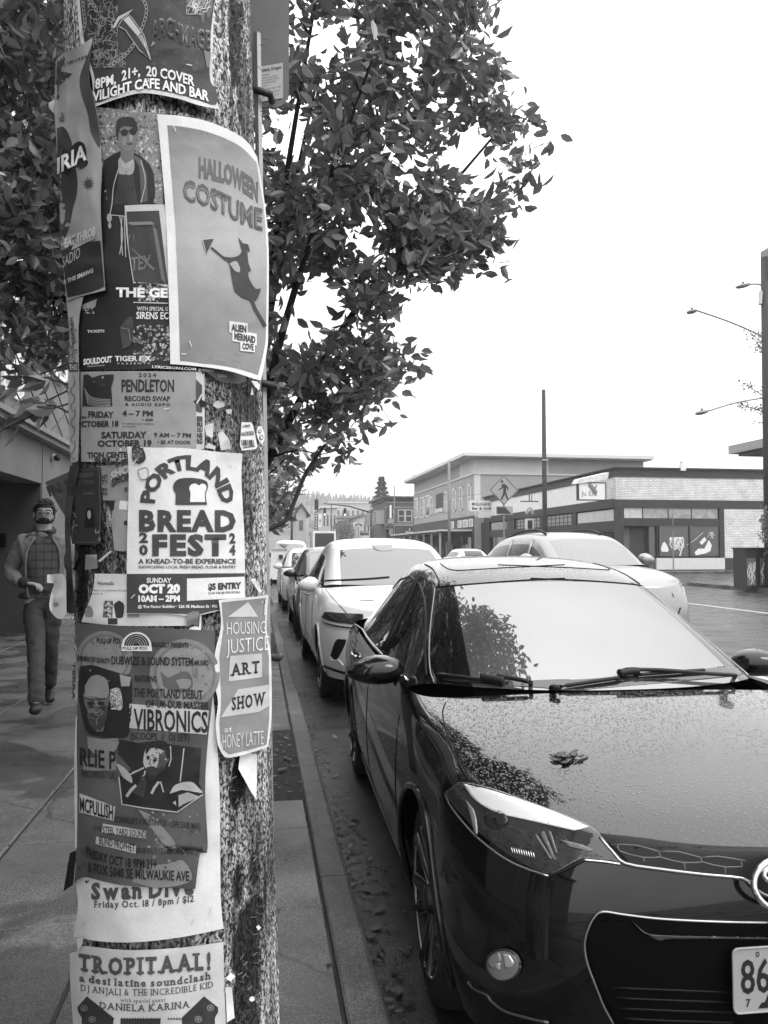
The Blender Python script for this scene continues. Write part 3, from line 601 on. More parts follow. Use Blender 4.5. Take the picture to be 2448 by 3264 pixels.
p.text('HEAT THROB', P_(c1, 92, 1648, 200, 1600, 322, 1552), 27, .45, .06, 4); p.text('SADIO', P_(c1, 100, 1770, 218, 1700), 34, .3, .01, 4); p.text('& THE SMAWG', P_(c1, 108, 1880, 305, 1800), 13, .5, .04, 4)
p.poly(P_(c1, 160, 1655, 320, 1575, 325, 1560, 175, 1612), .3, 3.4)
p.done('creased light grey gig poster with a black spiky logo, left edge of the pole')
# ---- halloween
lf = lambda x, y: .030 * max(0, min(1, (x - 640) / 215)) ** 1.6 + .012 * max(0, min(1, (y - 1050) / 160)) * max(0, min(1, (x - 560) / 200))
p = Poster(.0095, lift=lf, seed=7, wav=.0006)
p.sheet(P_(c1, 728, 755, 900, 768, 1100, 815, 1300, 915, 1388, 1035), P_(c2, 815, 540, 1000, 555, 1200, 585, 1380, 640, 1415, 645), P_(c1, 728, 755, 765, 1150, 790, 1500, 806, 2000) + [c2(815, 540)], P_(c1, 1388, 1035, 1440, 1350, 1465, 1650) + P_(c2, 1462, 300, 1455, 440, 1415, 645), .66, nu=30, nv=36)
def hall(u, v): return .16 + .20 * math.exp(-((v - .44) / .3) ** 2) * (1 - .25 * abs(u - .6)) + .03 * u
def halltone(x, y): return hall((x - 530) / 320, (y - 400) / 780)
p.poly(smoothpoly(P_(c1, 795, 828, 900, 838, 1050, 868, 1200, 925, 1300, 985, 1385, 1075), 4) + smoothpoly(P_(c1, 1430, 1350, 1452, 1650) + P_(c2, 1448, 250, 1440, 420, 1395, 612), 4) + smoothpoly(P_(c2, 1350, 595, 1200, 555, 1000, 530, 880, 518), 4) + P_(c1, 870, 2000, 850, 1500), halltone, 1, 20)
p.text('HALLOWEEN', P_(c1, 1002, 1168, 1120, 1190, 1250, 1235, 1395, 1335), 60, .10, .05, 2); p.text('COSTUME', P_(c1, 900, 1320, 1050, 1360, 1200, 1430, 1300, 1480, 1425, 1520), 66, .085, .03, 3); p.text('COSTUME', P_(c1, 904, 1312, 1050, 1350, 1200, 1420, 1300, 1470, 1422, 1510), 50, .17, -.01, 4)
B_ = .035
p.poly(P_(c1, 1027, 1582, 1106, 1578, 1055, 1680), B_, 3); p.frame(P_(c1, 1027, 1582, 1106, 1578, 1055, 1680), 2.5, .5, 4); p.line(P_(c1, 1085, 1635, 1180, 1715), 6, B_, 3)
p.poly(smoothpoly(P_(c1, 1165, 1695, 1215, 1702, 1265, 1690, 1290, 1660, 1285, 1640, 1280, 1620, 1265, 1568, 1295, 1608, 1330, 1615, 1340, 1670, 1325, 1650, 1332, 1740, 1350, 1790, 1330, 1800, 1340, 1850, 1380, 1910, 1412, 1905, 1405, 1940, 1380, 1990, 1340, 1985, 1240, 1925, 1210, 1750, 1170, 1715), 2), B_, 3)
p.poly(smoothpoly(P_(c1, 1205, 1742, 1250, 1725, 1275, 1770, 1270, 1800, 1240, 1790), 3), lambda x, y: halltone(x, y), 4)
p.line(P_(c2, 1350, 110, 1380, 180, 1445, 290), 10, B_, 3); p.line(P_(c2, 1330, 90, 1375, 165), 5, B_, 3)
for i, (st, a, b, h) in enumerate((('ALIEN', c2(1218, 318), c2(1318, 332), 24), ('MERMAID', c2(1238, 375), c2(1378, 402), 24), ('COVE', c2(1290, 440), c2(1366, 448), 22))):
    p.poly([(a[0] - 6, a[1] + 6), (b[0] + 4, b[1] + 7), (b[0] + 4, b[1] - h - 6), (a[0] - 6, a[1] - h - 6)], .6, 3 + i * .2); p.text(st, [a, b], h - 3, .03, .05, 4)
p.staple(*c1(845, 852), 1.2, 9); p.staple(*c2(948, 405), 1.2, 10); p.staple(*c2(905, 473), 0, 8)
p.done('large smooth grey costume poster with a flying witch and wide white border')
# ---- small black poster at left
p = Poster(.005, seed=8)
p.sheet(P_(c2, 155, 1230, 250, 1225, 355, 1222), P_(c2, 165, 1728, 260, 1735, 352, 1728), P_(c2, 155, 1230, 135, 1450, 165, 1728), P_(c2, 355, 1222, 362, 1500, 352, 1728), .025, nu=14)
p.frame(P_(c2, 165, 1240, 345, 1235, 352, 1500, 345, 1718, 172, 1718, 150, 1450), 2, .12, 2)
p.text('MURDER', P_(c2, 205, 1290, 310, 1285), 14, .09, .02, 2); p.text('BY DEATH', P_(c2, 205, 1340, 315, 1335), 14, .07, .02, 2); p.text('IN HELL', P_(c2, 240, 1402, 310, 1400), 7, .12, .02, 2)
p.oval(c2(278, 1535), 6, 14, .3, 3); p.poly(smoothpoly(P_(c2, 250, 1620, 255, 1510, 280, 1490, 305, 1510, 312, 1620), 3), .006, 2); p.scribble(232, 1620, 245, 1700, 8, 4, [.2, .05], 2); p.scribble(305, 1680, 318, 1725, 6, 4, [.2, .04], 2)
p.done('small black poster with a faint seated figure, left side of the pole')
# ---- dark fabric-like strip at pole edge
p = Poster(.010, seed=9, wav=.004)
p.sheet(P_(c2, 150, 1215, 180, 1205, 215, 1200), P_(c2, 130, 2180, 160, 2190, 190, 2185), P_(c2, 150, 1215, 118, 1550, 125, 1900, 130, 2180), P_(c2, 215, 1200, 160, 1550, 165, 1900, 190, 2185), .045, nu=10); p.done('long dark paper strip curling off the pole edge beside the walking man', 'paper_strip')
# ---- grey sheet behind
p = Poster(.003, seed=10)
p.sheet(P_(c2, 330, 1215, 450, 1205, 600, 1190), P_(c2, 370, 1440, 450, 1442, 600, 1440), P_(c2, 330, 1215, 350, 1300, 370, 1440), P_(c2, 600, 1190, 600, 1440), .2, nu=12, nv=12)
for k, (a, b) in enumerate((('HT', 1300), ('TY', 1335), ('IED', 1378), ('RS', 1405))): p.text(a, [c2(362, b), c2(400, b)], 14 if k < 2 else 9, .03, .03, 2)
p.text('SHO', P_(c2, 420, 1310, 470, 1280, 545, 1255), 24, .4, .05, 2); p.text('SMOK', P_(c2, 425, 1350, 480, 1325, 560, 1300), 24, .04, .05, 3); p.text('Re', [c2(512, 1385), c2(555, 1378)], 14, .04, .02, 2)
p.done('grey sheet with a smoky logo peeking out left of the bread poster')
p = Poster(.0028, seed=11)
p.sheet(P_(c2, 440, 1442, 500, 1440, 560, 1445), P_(c2, 445, 1770, 500, 1778, 560, 1772), P_(c2, 440, 1442, 430, 1600, 445, 1770), P_(c2, 560, 1445, 560, 1772), .27, nu=8); p.poly(P_(c2, 385, 1442, 448, 1440, 440, 1505, 405, 1500), .02, 1); p.poly(P_(c2, 480, 1442, 535, 1448, 530, 1505, 475, 1500), .6, 1); p.oval(c2(522, 1590), 7, 8, .03, 2)
for k, s_ in enumerate(('G', 'O', 'DZE', 'GTE')): p.text(s_, [c2(392, 1505 + k * 37), c2(392 + 14 * len(s_) + 6, 1505 + k * 37)], 11, .3, .03, 2)
p.done('blank mid-grey paper strip beside the left edge of the bread poster', 'paper_strip')
# ---- nomads flyer
p = Poster(.003, seed=12)
p.sheet(P_(c2, 315, 1925, 450, 1928, 620, 1930), P_(c3, 225, 275, 500, 300, 940, 300), P_(c2, 315, 1925, 300, 2050) + [c3(225, 275)], P_(c2, 900, 1930, 920, 2050) + [c3(940, 300)], .6)
p.text('Nomads', [c2(335, 2000), c2(440, 2000)], 12, .05, .01, 2); p.text('follow us on social media and watch', [c2(300, 2040), c2(525, 2042)], 5, .1, .01, 2); p.text('more  G', [c2(300, 2062), c2(368, 2062)], 5, .1, .01, 2)
p.poly(P_(c3, 375, 135, 435, 135, 432, 245, 368, 245), .12, 1); p.speck(*c3(375, 140), *c3(430, 240), 26, 6, [.5, .03, .3], 2); p.poly(smoothpoly(P_(c3, 440, 160, 470, 135, 490, 140, 510, 165, 500, 245, 455, 245), 2), .03, 1); p.poly(smoothpoly(P_(c3, 250, 190, 275, 165, 300, 190, 302, 240, 250, 240), 2), .2, 1); p.poly(P_(c3, 530, 200, 612, 200, 612, 245, 530, 245), .25, 1); p.poly(P_(c3, 402, 250, 465, 250, 465, 290, 402, 290), .04, 1)
p.done('white shop flyer with small pictures under the bread poster')
# ---- bread fest
p = Poster(.0075, seed=13, wav=.0009, lift=lambda x, y: .006 * max(0, (1470 - y) / 60) if y < 1470 and x > 690 else 0)
p.sheet(P_(c2, 530, 1085, 700, 1092, 900, 1095, 1130, 1120, 1292, 1132), P_(c2, 525, 2190, 800, 2192, 1000, 2200, 1310, 2120), P_(c2, 530, 1085, 540, 1300, 530, 1700, 525, 2190), P_(c2, 1292, 1132, 1285, 1300, 1305, 1700, 1310, 2120), .64, nu=26, nv=34)
D = .045
p.poly(P_(c2, 527, 1927, 900, 1925, 1308, 1922, 1309, 2118, 1000, 2196, 800, 2188, 526, 2186), .05, 1)
p.text('PORTLAND', [c2(930 + 270 * -math.cos(t) * .82 - 2, 1470 - 236 * math.sin(t)) for t in [R_(a) for a in range(2, 180, 8)]], 43, D, .05, 2, arc=True)
p.poly(smoothpoly(P_(c2, 848, 1470, 850, 1400, 835, 1370, 838, 1330, 870, 1300, 930, 1292, 1000, 1296, 1050, 1312, 1064, 1340, 1058, 1375, 1048, 1400, 1058, 1470), 3), D, 2)
p.poly(smoothpoly(P_(c2, 945, 1452, 948, 1390, 940, 1360, 955, 1335, 985, 1330, 1003, 1342, 1025, 1330, 1050, 1340, 1052, 1370, 1042, 1395, 1046, 1452), 3), .72, 3)
p.text('BREAD', [c2(608, 1640), c2(1248, 1642)], 63, D, .05, 2, sp=1.16); p.text('FEST', [c2(695, 1800), c2(1185, 1800)], 62, D, .055, 2, sp=1.18)
for ch, x, y in (('2', 608, 1718), ('0', 608, 1800), ('2', 1206, 1722), ('4', 1206, 1800)): p.text(ch, [c2(x, y), c2(x + (58 if x < 700 else 40), y)], 30, D, .05, 2)
p.text('A KNEAD-TO-BE EXPERIENCE', [c2(603, 1858), c2(1250, 1858)], 15, D, .03, 2); p.text('SHOWCASING LOCAL FRESH BREAD, FLOUR & PASTRY', [c2(603, 1890), c2(1250, 1890)], 9, .06, .02, 2)
p.text('SUNDAY', [c2(658, 1985), c2(822, 1985)], 15, .7, .03, 3); p.text('OCT 20', [c2(605, 2052), c2(880, 2050)], 26, .75, .07, 3); p.text('10AM – 2PM', [c2(603, 2110), c2(878, 2108)], 19, .72, .05, 3); p.text('@ The Factor Building · 226 SE Madison St · PO', [c2(600, 2152), c2(1128, 2150)], 9, .7, .03, 3)
p.poly(P_(c2, 925, 1958, 1306, 1945, 1308, 2085, 925, 2105), .7, 2); p.text('$5 ENTRY', [c2(1065, 2032), c2(1285, 2022)], 19, D, .06, 3); p.text('SCAN THE QR FOR DETAILS', [c2(1066, 2062), c2(1278, 2054)], 7, .06, .02, 3)
p.speck(425, 1428, 455, 1465, 40, 8, [.03, .05, .2], 4); p.poly(smoothpoly(P_(c2, 560, 1090, 600, 1085, 640, 1110, 650, 1170, 600, 1200, 560, 1160), 3), .03, 3.5); p.poly(smoothpoly(P_(c2, 600, 1240, 660, 1225, 665, 1290, 620, 1300), 3), .6, 4); p.frame(smoothpoly(P_(c2, 600, 1240, 660, 1225, 665, 1290, 620, 1300, 600, 1240), 3), 2.5, .2, 5)
p.staple(*c2(580, 1185), -1, 10); p.staple(*c2(568, 2075), -.8, 9); p.staple(*c2(1213, 1208), 0, 8)
p.done('white bread festival poster with bold dark lettering and a loaf emblem')
# ---- swan flyer (under vibronics)
p = Poster(.0045, seed=14, wav=.0018)
p.sheet(P_(c3, 500, 320, 900, 320, 1095, 450), P_(c4, 172, 900, 350, 935, 600, 940, 900, 905, 1168, 850), P_(c3, 190, 900, 180, 1300) + P_(c4, 190, 500, 205, 700, 172, 900), P_(c3, 1095, 450, 1095, 720, 1120, 1000) + P_(c4, 1142, 0, 1148, 640, 1168, 850), .62, nu=20, nv=34)
p.text('Swan Dive', P_(c4, 290, 655, 630, 648, 970, 620), 50, .07, .05, 2, serif=True, sw=.26, sh=.1, diamond=True); p.text('Friday Oct. 18 / 8pm / $12', P_(c4, 308, 712, 640, 705, 970, 672), 21, .07, .025, 2, serif=True, sw=.22, sh=.07, diamond=True)
p.staple(*c4(235, 822), -.7, 8); p.staple(*c4(962, 808), -1.1, 10); p.staple(*c4(1086, 728), 1.57, 14)
p.done('white flyer with blackletter title and hand-torn lower edge')
# ---- vibronics
p = Poster(.0115, seed=15, wav=.0012)
p.sheet(P_(c3, 182, 282, 500, 300, 800, 318, 1112, 332), P_(c4, 178, 555, 230, 510, 300, 520, 400, 545, 560, 570, 980, 588), P_(c3, 182, 282, 205, 600, 195, 1000, 200, 1400) + P_(c4, 195, 350, 178, 555), P_(c3, 1112, 332, 1100, 700, 1060, 1100, 1045, 1400) + P_(c4, 1062, 330, 1015, 335, 980, 588), lambda u, v: .075 + .02 * math.sin(u * 9) * math.sin(v * 11), nu=24, nv=40)
I = .012
for c, r in ((c3(910, 620), 112), (c3(380, 520), 90)):
    for k, tn in ((1.0, .17), (.88, .12), (.8, .19)): p.oval(c, r * k, r * k, tn, 1 + (1 - k) * 2, 32)
p.poly(smoothpoly(P_(c3, 750, 600, 800, 640, 850, 620, 920, 600, 960, 650, 950, 720, 850, 740, 770, 700), 3), .08, 2); p.poly(smoothpoly(P_(c3, 850, 660, 900, 650, 950, 660, 940, 710, 880, 715), 3), .2, 2.4)
p.text('PULL UP PDX', P_(c3, 328, 415, 490, 418), 17, I, .02, 3); p.text('PROUDLY PRESENTS', P_(c3, 690, 440, 935, 445), 16, I, .02, 3)
arcp = [(c3(592, 440)[0] + 48 * -math.cos(t), c3(592, 440)[1] - 48 * math.sin(t)) for t in [R_(a) for a in range(0, 181, 12)]]
p.poly(arcp + P_(c3, 695, 468, 492, 466), .6, 3); p.poly([(c3(592, 432)[0] + 40 * -math.cos(t), c3(592, 432)[1] - 38 * math.sin(t)) for t in [R_(a) for a in range(0, 181, 12)]], .02, 3.5)
for rr_ in (33, 26, 19, 12): p.line([(c3(592, 432)[0] + rr_ * -math.cos(t), c3(592, 432)[1] - rr_ * math.sin(t)) for t in [R_(a) for a in range(0, 181, 12)]], 1.6, .4, 4)
p.text('PULL UP PDX', P_(c3, 500, 458, 665, 458), 9, I, .02, 4)
p.text('EVENING OF QUALITY', P_(c3, 200, 530, 415, 550), 16, I, .03, 3); p.text('DUBWIZE & SOUND SYSTEM', P_(c3, 425, 555, 965, 565), 26, I, .02, 3); p.text('MUSIC', P_(c3, 975, 562, 1065, 562), 16, I, .02, 3)
p.text('FEATURING', P_(c3, 578, 668, 725, 672), 19, I, .02, 3); p.text('THE PORTLAND DEBUT', P_(c3, 570, 768, 1028, 785), 28, I, .02, 3); p.text('OF UK DUB MASTER', P_(c3, 652, 838, 1070, 855), 23, I, .02, 3)
p.poly(P_(c3, 545, 815, 1070, 860, 1055, 1020, 540, 975), .4, 2); p.text('VIBRONICS', P_(c3, 572, 985, 1062, 1005), 66, I, .02, 3); p.text('(SCOOPS  //  DJ SET)', P_(c3, 550, 1050, 942, 1062), 22, I, .01, 3)
# bearded face
p.poly(smoothpoly(P_(c3, 215, 570, 300, 560, 400, 590, 500, 620, 560, 660, 545, 1000, 470, 1040, 330, 1030, 250, 980, 205, 750), 3), I, 2); p.oval(c3(328, 760), 42, 66, lambda x, y: .20 * float(np.clip(1.6 * fbm(np.array(x * .09), np.array(y * .07), 5, 3) - .15 - .006 * abs(x - 308), .05, 1)), 3, 40); p.poly(smoothpoly(P_(c3, 250, 700, 290, 635, 350, 630, 395, 660, 410, 740, 380, 780, 300, 765, 255, 770), 3), .22, 3.4)
for x in (290, 355): p.oval(c3(x, 812), 12, 6, .02, 4)
p.line(P_(c3, 262, 785, 310, 790), 5, .03, 4); p.line(P_(c3, 335, 790, 385, 782), 5, .03, 4); p.poly(P_(c3, 318, 810, 335, 860, 305, 862), .09, 4); p.oval(c3(320, 885), 14, 4, .03, 4); p.poly(smoothpoly(P_(c3, 260, 850, 300, 890, 350, 890, 400, 840, 380, 950, 330, 1000, 280, 950), 3), .05, 3.7); p.scribble(280, 2260, 345, 2330, 22, 2, [.2, .02], 4)
p.poly(smoothpoly(P_(c3, 420, 720, 480, 715, 500, 830, 470, 860, 415, 800), 3), .3, 3); p.poly(P_(c3, 480, 620, 555, 640, 545, 700, 490, 700), .25, 3)
p.scribble(*c3(425, 725), *c3(490, 850), 30, 2, [.6, .1], 4); p.poly(smoothpoly(P_(c3, 265, 1030, 370, 1050, 470, 1045, 460, 1110, 380, 1180, 270, 1110), 2), .17, 2.6)
# charlie p
p.poly(P_(c3, 240, 1180, 460, 1150, 455, 1255, 240, 1260), .16, 2); p.text('RLIE P', P_(c3, 215, 1220, 330, 1235, 455, 1250), 56, I, .02, 3); p.text('RECORDS / UK)', P_(c3, 225, 1295, 462, 1318), 22, .03, .02, 3)
p.poly(P_(c3, 470, 1050, 600, 1075, 700, 1062, 820, 1085, 1020, 1110, 1005, 1340, 1035, 1410, 860, 1535, 495, 1480, 475, 1300, 560, 1250, 470, 1150), I, 2)
p.poly(smoothpoly(P_(c3, 640, 1150, 680, 1075, 800, 1100, 805, 1180, 760, 1250, 700, 1270, 650, 1240, 635, 1200), 3), .33, 3); p.speck(*c3(690, 1110), *c3(800, 1260), 26, 4, [.05, .15, .4], 3.4); p.poly(smoothpoly(P_(c3, 740, 1150, 800, 1130, 800, 1190, 765, 1245, 720, 1262, 735, 1210), 3), .06, 3.5); p.poly(smoothpoly(P_(c3, 652, 1150, 655, 1105, 690, 1070, 750, 1058, 800, 1082, 815, 1140, 798, 1185, 780, 1135, 740, 1112, 690, 1108, 668, 1135), 3), .01, 3.8); p.poly(smoothpoly(P_(c3, 655, 1238, 700, 1228, 735, 1245, 760, 1225, 765, 1250, 720, 1290, 670, 1285), 3), .03, 3.8); p.poly(P_(c3, 640, 1260, 600, 1350, 560, 1400, 640, 1440, 660, 1330), .03, 3.2); p.line(P_(c3, 560, 1270, 600, 1255, 640, 1235), 3, .3, 4)
p.oval(c3(668, 1175), 5, 5, .01, 4); p.oval(c3(712, 1190), 6, 5, .01, 4); p.line(P_(c3, 655, 1160, 680, 1165), 3, .01, 4); p.line(P_(c3, 700, 1170, 730, 1178), 3, .01, 4); p.line(P_(c3, 685, 1180, 675, 1215, 690, 1222), 2.5, .02, 4); p.line(P_(c3, 660, 1238, 705, 1240), 4, .02, 4); p.poly(P_(c3, 650, 1250, 740, 1275, 700, 1330, 660, 1310), .02, 3.4)
p.poly(smoothpoly(P_(c3, 810, 1410, 850, 1350, 950, 1330, 1000, 1370, 1030, 1405, 960, 1395, 890, 1385), 3), .35, 3); p.poly(P_(c3, 868, 1420, 930, 1400, 1010, 1430, 900, 1480, 870, 1500), .3, 3); p.poly(smoothpoly(P_(c3, 455, 1210, 500, 1230, 555, 1290, 560, 1340, 500, 1300), 3), .3, 3)
p.line(P_(c3, 650, 1260, 620, 1330, 640, 1400), 7, .35, 3); p.line(P_(c3, 740, 1330, 710, 1370, 690, 1410), 8, .35, 3); p.line(P_(c3, 750, 1330, 770, 1400), 5, .3, 3); p.line(P_(c3, 525, 1430, 560, 1380, 590, 1355), 10, .3, 3); p.line(P_(c3, 905, 1110, 895, 1200, 880, 1330), 4, .35, 3); p.line(P_(c3, 815, 1095, 820, 1180, 805, 1230), 4, .3, 3); p.line(P_(c3, 545, 1285, 640, 1240), 4, .35, 3)
p.line(P_(c3, 475, 1300, 495, 1480, 640, 1505, 860, 1532, 1030, 1415), 4, .35, 3); p.poly(P_(c3, 830, 1470, 850, 1455, 855, 1490), .4, 3)
p.poly(P_(c4, 215, -45, 452, 45, 440, 138, 212, 80), .42, 2); p.text('MCPULLISH', P_(c4, 216, 72, 436, 130), 44, I, .02, 3); p.text("(CHARLIE'S // AUSTIN TX - LIVE DUB MIX)", P_(c4, 448, 148, 1015, 195), 20, .02, .01, 3)
p.poly(P_(c4, 370, 155, 655, 205, 652, 255, 360, 215), .38, 2); p.text('DUB', P_(c4, 310, 200, 355, 212), 18, .03, .01, 3); p.text('STEEL YARD SOUND', P_(c4, 368, 218, 652, 250), 22, I, .01, 3); p.poly(P_(c4, 325, 240, 590, 300, 585, 355, 320, 290), .36, 2); p.text('BLIND PROPHET', P_(c4, 345, 290, 580, 345), 24, I, .01, 3); p.text('(DUB STUY / ZAMZAM SOUNDS)', P_(c4, 588, 350, 998, 362), 17, .02, .01, 3)
p.poly(smoothpoly(P_(c4, 600, 60, 700, 110, 790, 210, 850, 290, 780, 300, 700, 200), 3), .17, 1.5); p.poly(smoothpoly(P_(c4, 560, 540, 640, 450, 800, 420, 900, 400, 960, 520, 850, 570, 700, 580), 3), .19, 1.5)
p.text('FRIDAY OCT 18 9PM 21+', P_(c4, 258, 380, 500, 440, 725, 455), 29, I, .02, 3); p.text("S PDX 5040 SE MILWAUKIE AVE", P_(c4, 270, 475, 500, 515, 940, 535), 31, I, .02, 3); p.speck(245, 2700, 290, 2815, 18, 8, [.05, .03, .08], 1.5); p.speck(450, 2580, 640, 2800, 50, 6, [.16, .2, .07], 2)
p.done('dark grey dub music poster with two cut-out faces and crowded black lettering')
# ---- housing justice
p = Poster(.012, seed=16, wav=.0012, lift=lambda x, y: .012 * max(0, min(1, (x - 740) / 120)) ** 2)
p.sheet(P_(c3, 1135, 130, 1250, 115, 1350, 110, 1462, 98), P_(c3, 1128, 1085, 1160, 1150, 1200, 1172, 1330, 1145, 1462, 1100), P_(c3, 1135, 130, 1150, 300, 1110, 480, 1100, 650, 1130, 800, 1115, 950, 1128, 1085), P_(c3, 1462, 98, 1452, 320, 1480, 500, 1484, 900, 1462, 1100), .62, nu=20, nv=30)
p.poly(P_(c3, 1155, 145, 1448, 115, 1440, 320, 1466, 500, 1470, 900, 1452, 1085, 1330, 1122, 1205, 1150, 1165, 1120, 1148, 1060, 1140, 940, 1152, 800, 1140, 500, 1168, 310), .21, 1, 18)
p.poly(P_(c3, 1195, 242, 1330, 143, 1395, 240), .5, 2)
p.text('HOUSING', P_(c3, 1188, 358, 1446, 350), 40, .6, -.005, 3); p.text('JUSTICE', P_(c3, 1186, 485, 1470, 460), 46, .6, -.005, 3)
p.poly(P_(c3, 1210, 500, 1420, 482, 1422, 640, 1200, 668), .45, 2); p.text('ART', P_(c3, 1212, 632, 1405, 610), 38, .02, .025, 3, serif=True, sw=.34, sh=.09)
p.poly(P_(c3, 1150, 905, 1265, 720, 1465, 690, 1468, 830, 1400, 870), .45, 2); p.text('SHOW', P_(c3, 1222, 858, 1446, 820), 40, .02, .025, 3, serif=True, sw=.34, sh=.09)
p.text('at', P_(c3, 1172, 1005, 1225, 1000), 19, .6, .0, 3); p.text('HONEY LATTE', P_(c3, 1160, 1112, 1300, 1098, 1432, 1085), 46, .6, -.01, 3)
p.line(P_(c3, 1420, 150, 1445, 130, 1440, 230), 4, .55, 3)
p.done('narrow grey art show flyer with a white border wrapping the right of the pole')
# ---- tropitaal
p = Poster(.005, seed=17, wav=.0016)
p.sheet(P_(c4, 150, 1012, 200, 1000, 240, 965, 420, 985, 600, 992, 900, 975, 1165, 938), [(228, 3420), (460, 3440), (722, 3410)], [c4(150, 1012), c4(155, 1250), (232, 3264), (228, 3420)], [c4(1165, 938), c4(1172, 1250), (720, 3264), (722, 3410)], .5)
t = .07
p.text('TROPITAAL!', P_(c4, 208, 1125, 420, 1152, 700, 1148, 900, 1130, 1082, 1118), 52, t, .045, 2, serif=True, sw=.42, sh=.11); p.text('a desi latine soundclash', P_(c4, 212, 1198, 450, 1228, 700, 1232, 900, 1215, 1085, 1182), 23, t, .03, 2, serif=True, sw=.3, sh=.07)
p.text('DJ ANJALI & THE INCREDIBLE KID', P_(c4, 218, 1262, 450, 1290, 700, 1292, 900, 1275, 1098, 1240), 21, t, .0, 2, serif=True, sw=.26, sh=.06); p.text('with special guest', P_(c4, 485, 1335, 640, 1340, 782, 1332), 12, t, .0, 2, serif=True, sw=.24, sh=.06); p.text('DANIELA KARINA', P_(c4, 343, 1380, 640, 1398, 946, 1372), 22, t, .015, 2, serif=True, sw=.28, sh=.06)
for q in (P_(c4, 200, 1370, 262, 1298, 440, 1440, 430, 1560, 230, 1560, 228, 1440, 205, 1400), P_(c4, 1130, 1370, 1038, 1298, 890, 1440, 900, 1560, 1110, 1560, 1110, 1440, 1132, 1400)): p.poly(q, .03, 1)
p.poly(P_(c4, 485, 1445, 750, 1445, 750, 1560, 485, 1560), .03, 1)
for a, b in ((230, 440), (485, 750), (795, 1000)):
    k = a
    while k < b - 10: p.poly(P_(c4, k, 1452, k + 9, 1436, k + 18, 1452), .03, 1); k += 18
for q in (c4(245, 1375), c4(300, 1450), c4(1080, 1375), c4(1000, 1450)): p.oval(q, 12, 11, .14, 3); p.oval(q, 7, 6, .04, 4); p.oval(q, 3, 3, .3, 5)
p.done('pale cream flyer with slab lettering and dark folk ornaments, lowest on the pole')
# ---- white corner flap curling off the left side
p = Poster(.03, seed=18, wav=.002)
q = [(150, 1832), (185, 1829), (207, 1838), (211, 1900), (208, 1962), (190, 1973), (172, 1962), (157, 1935), (163, 1890), (172, 1862), (150, 1858)]
p.poly(smoothpoly(q, 3), .7, 0, 12); p.line(smoothpoly([(170, 1928), (176, 1922), (184, 1926), (178, 1932), (172, 1930)], 3), 2.5, .05, 2); p.done('white paper flap curling free of the pole in front of the walking man', 'paper_flap')
p = Poster(.012, seed=19); p.poly(P_(c4, 150, 350, 195, 330, 172, 560, 108, 605), .5, 0, 14); p.done('thin white paper wedge hanging off the left pole edge', 'paper_flap')
# ---- tags and scraps on the bare wood
p = Poster(.004, seed=20); p.poly(P_(c2, 1285, 925, 1350, 925, 1362, 945, 1392, 1085, 1378, 1102, 1290, 1112, 1275, 1080), .66, 0, 14); p.text('A66282826', P_(c2, 1282, 1015, 1368, 1008), 13, .05, .02, 2)
for k in range(7): p.line(P_(c2, 1290 + k * 13, 1080, 1287 + k * 12.5, 1040), 2 + (k % 3) * 1.6, .05, 2)
p.line(P_(c2, 1295, 1092, 1375, 1082), 4, .1, 2); p.text('LUMBER', P_(c2, 1292, 960, 1345, 955), 8, .08, .02, 2); p.done('white barcode tag numbered on the bare wood right of the bread poster', 'tag', 'tags and scraps on the pole')
p = Poster(.004, seed=21); p.oval(c2(1412, 1005), 12, 27, .66, 0, rot=-.15); p.oval(c2(1408, 985), 5, 6, .1, 2); p.oval(c2(1408, 985), 3, 3.5, .6, 3); p.oval(c2(1418, 1025), 6, 8, .12, 2); p.oval(c2(1418, 1025), 3.5, 5, .6, 3); p.done('small oval white sticker beside the barcode tag', 'sticker', 'tags and scraps on the pole')
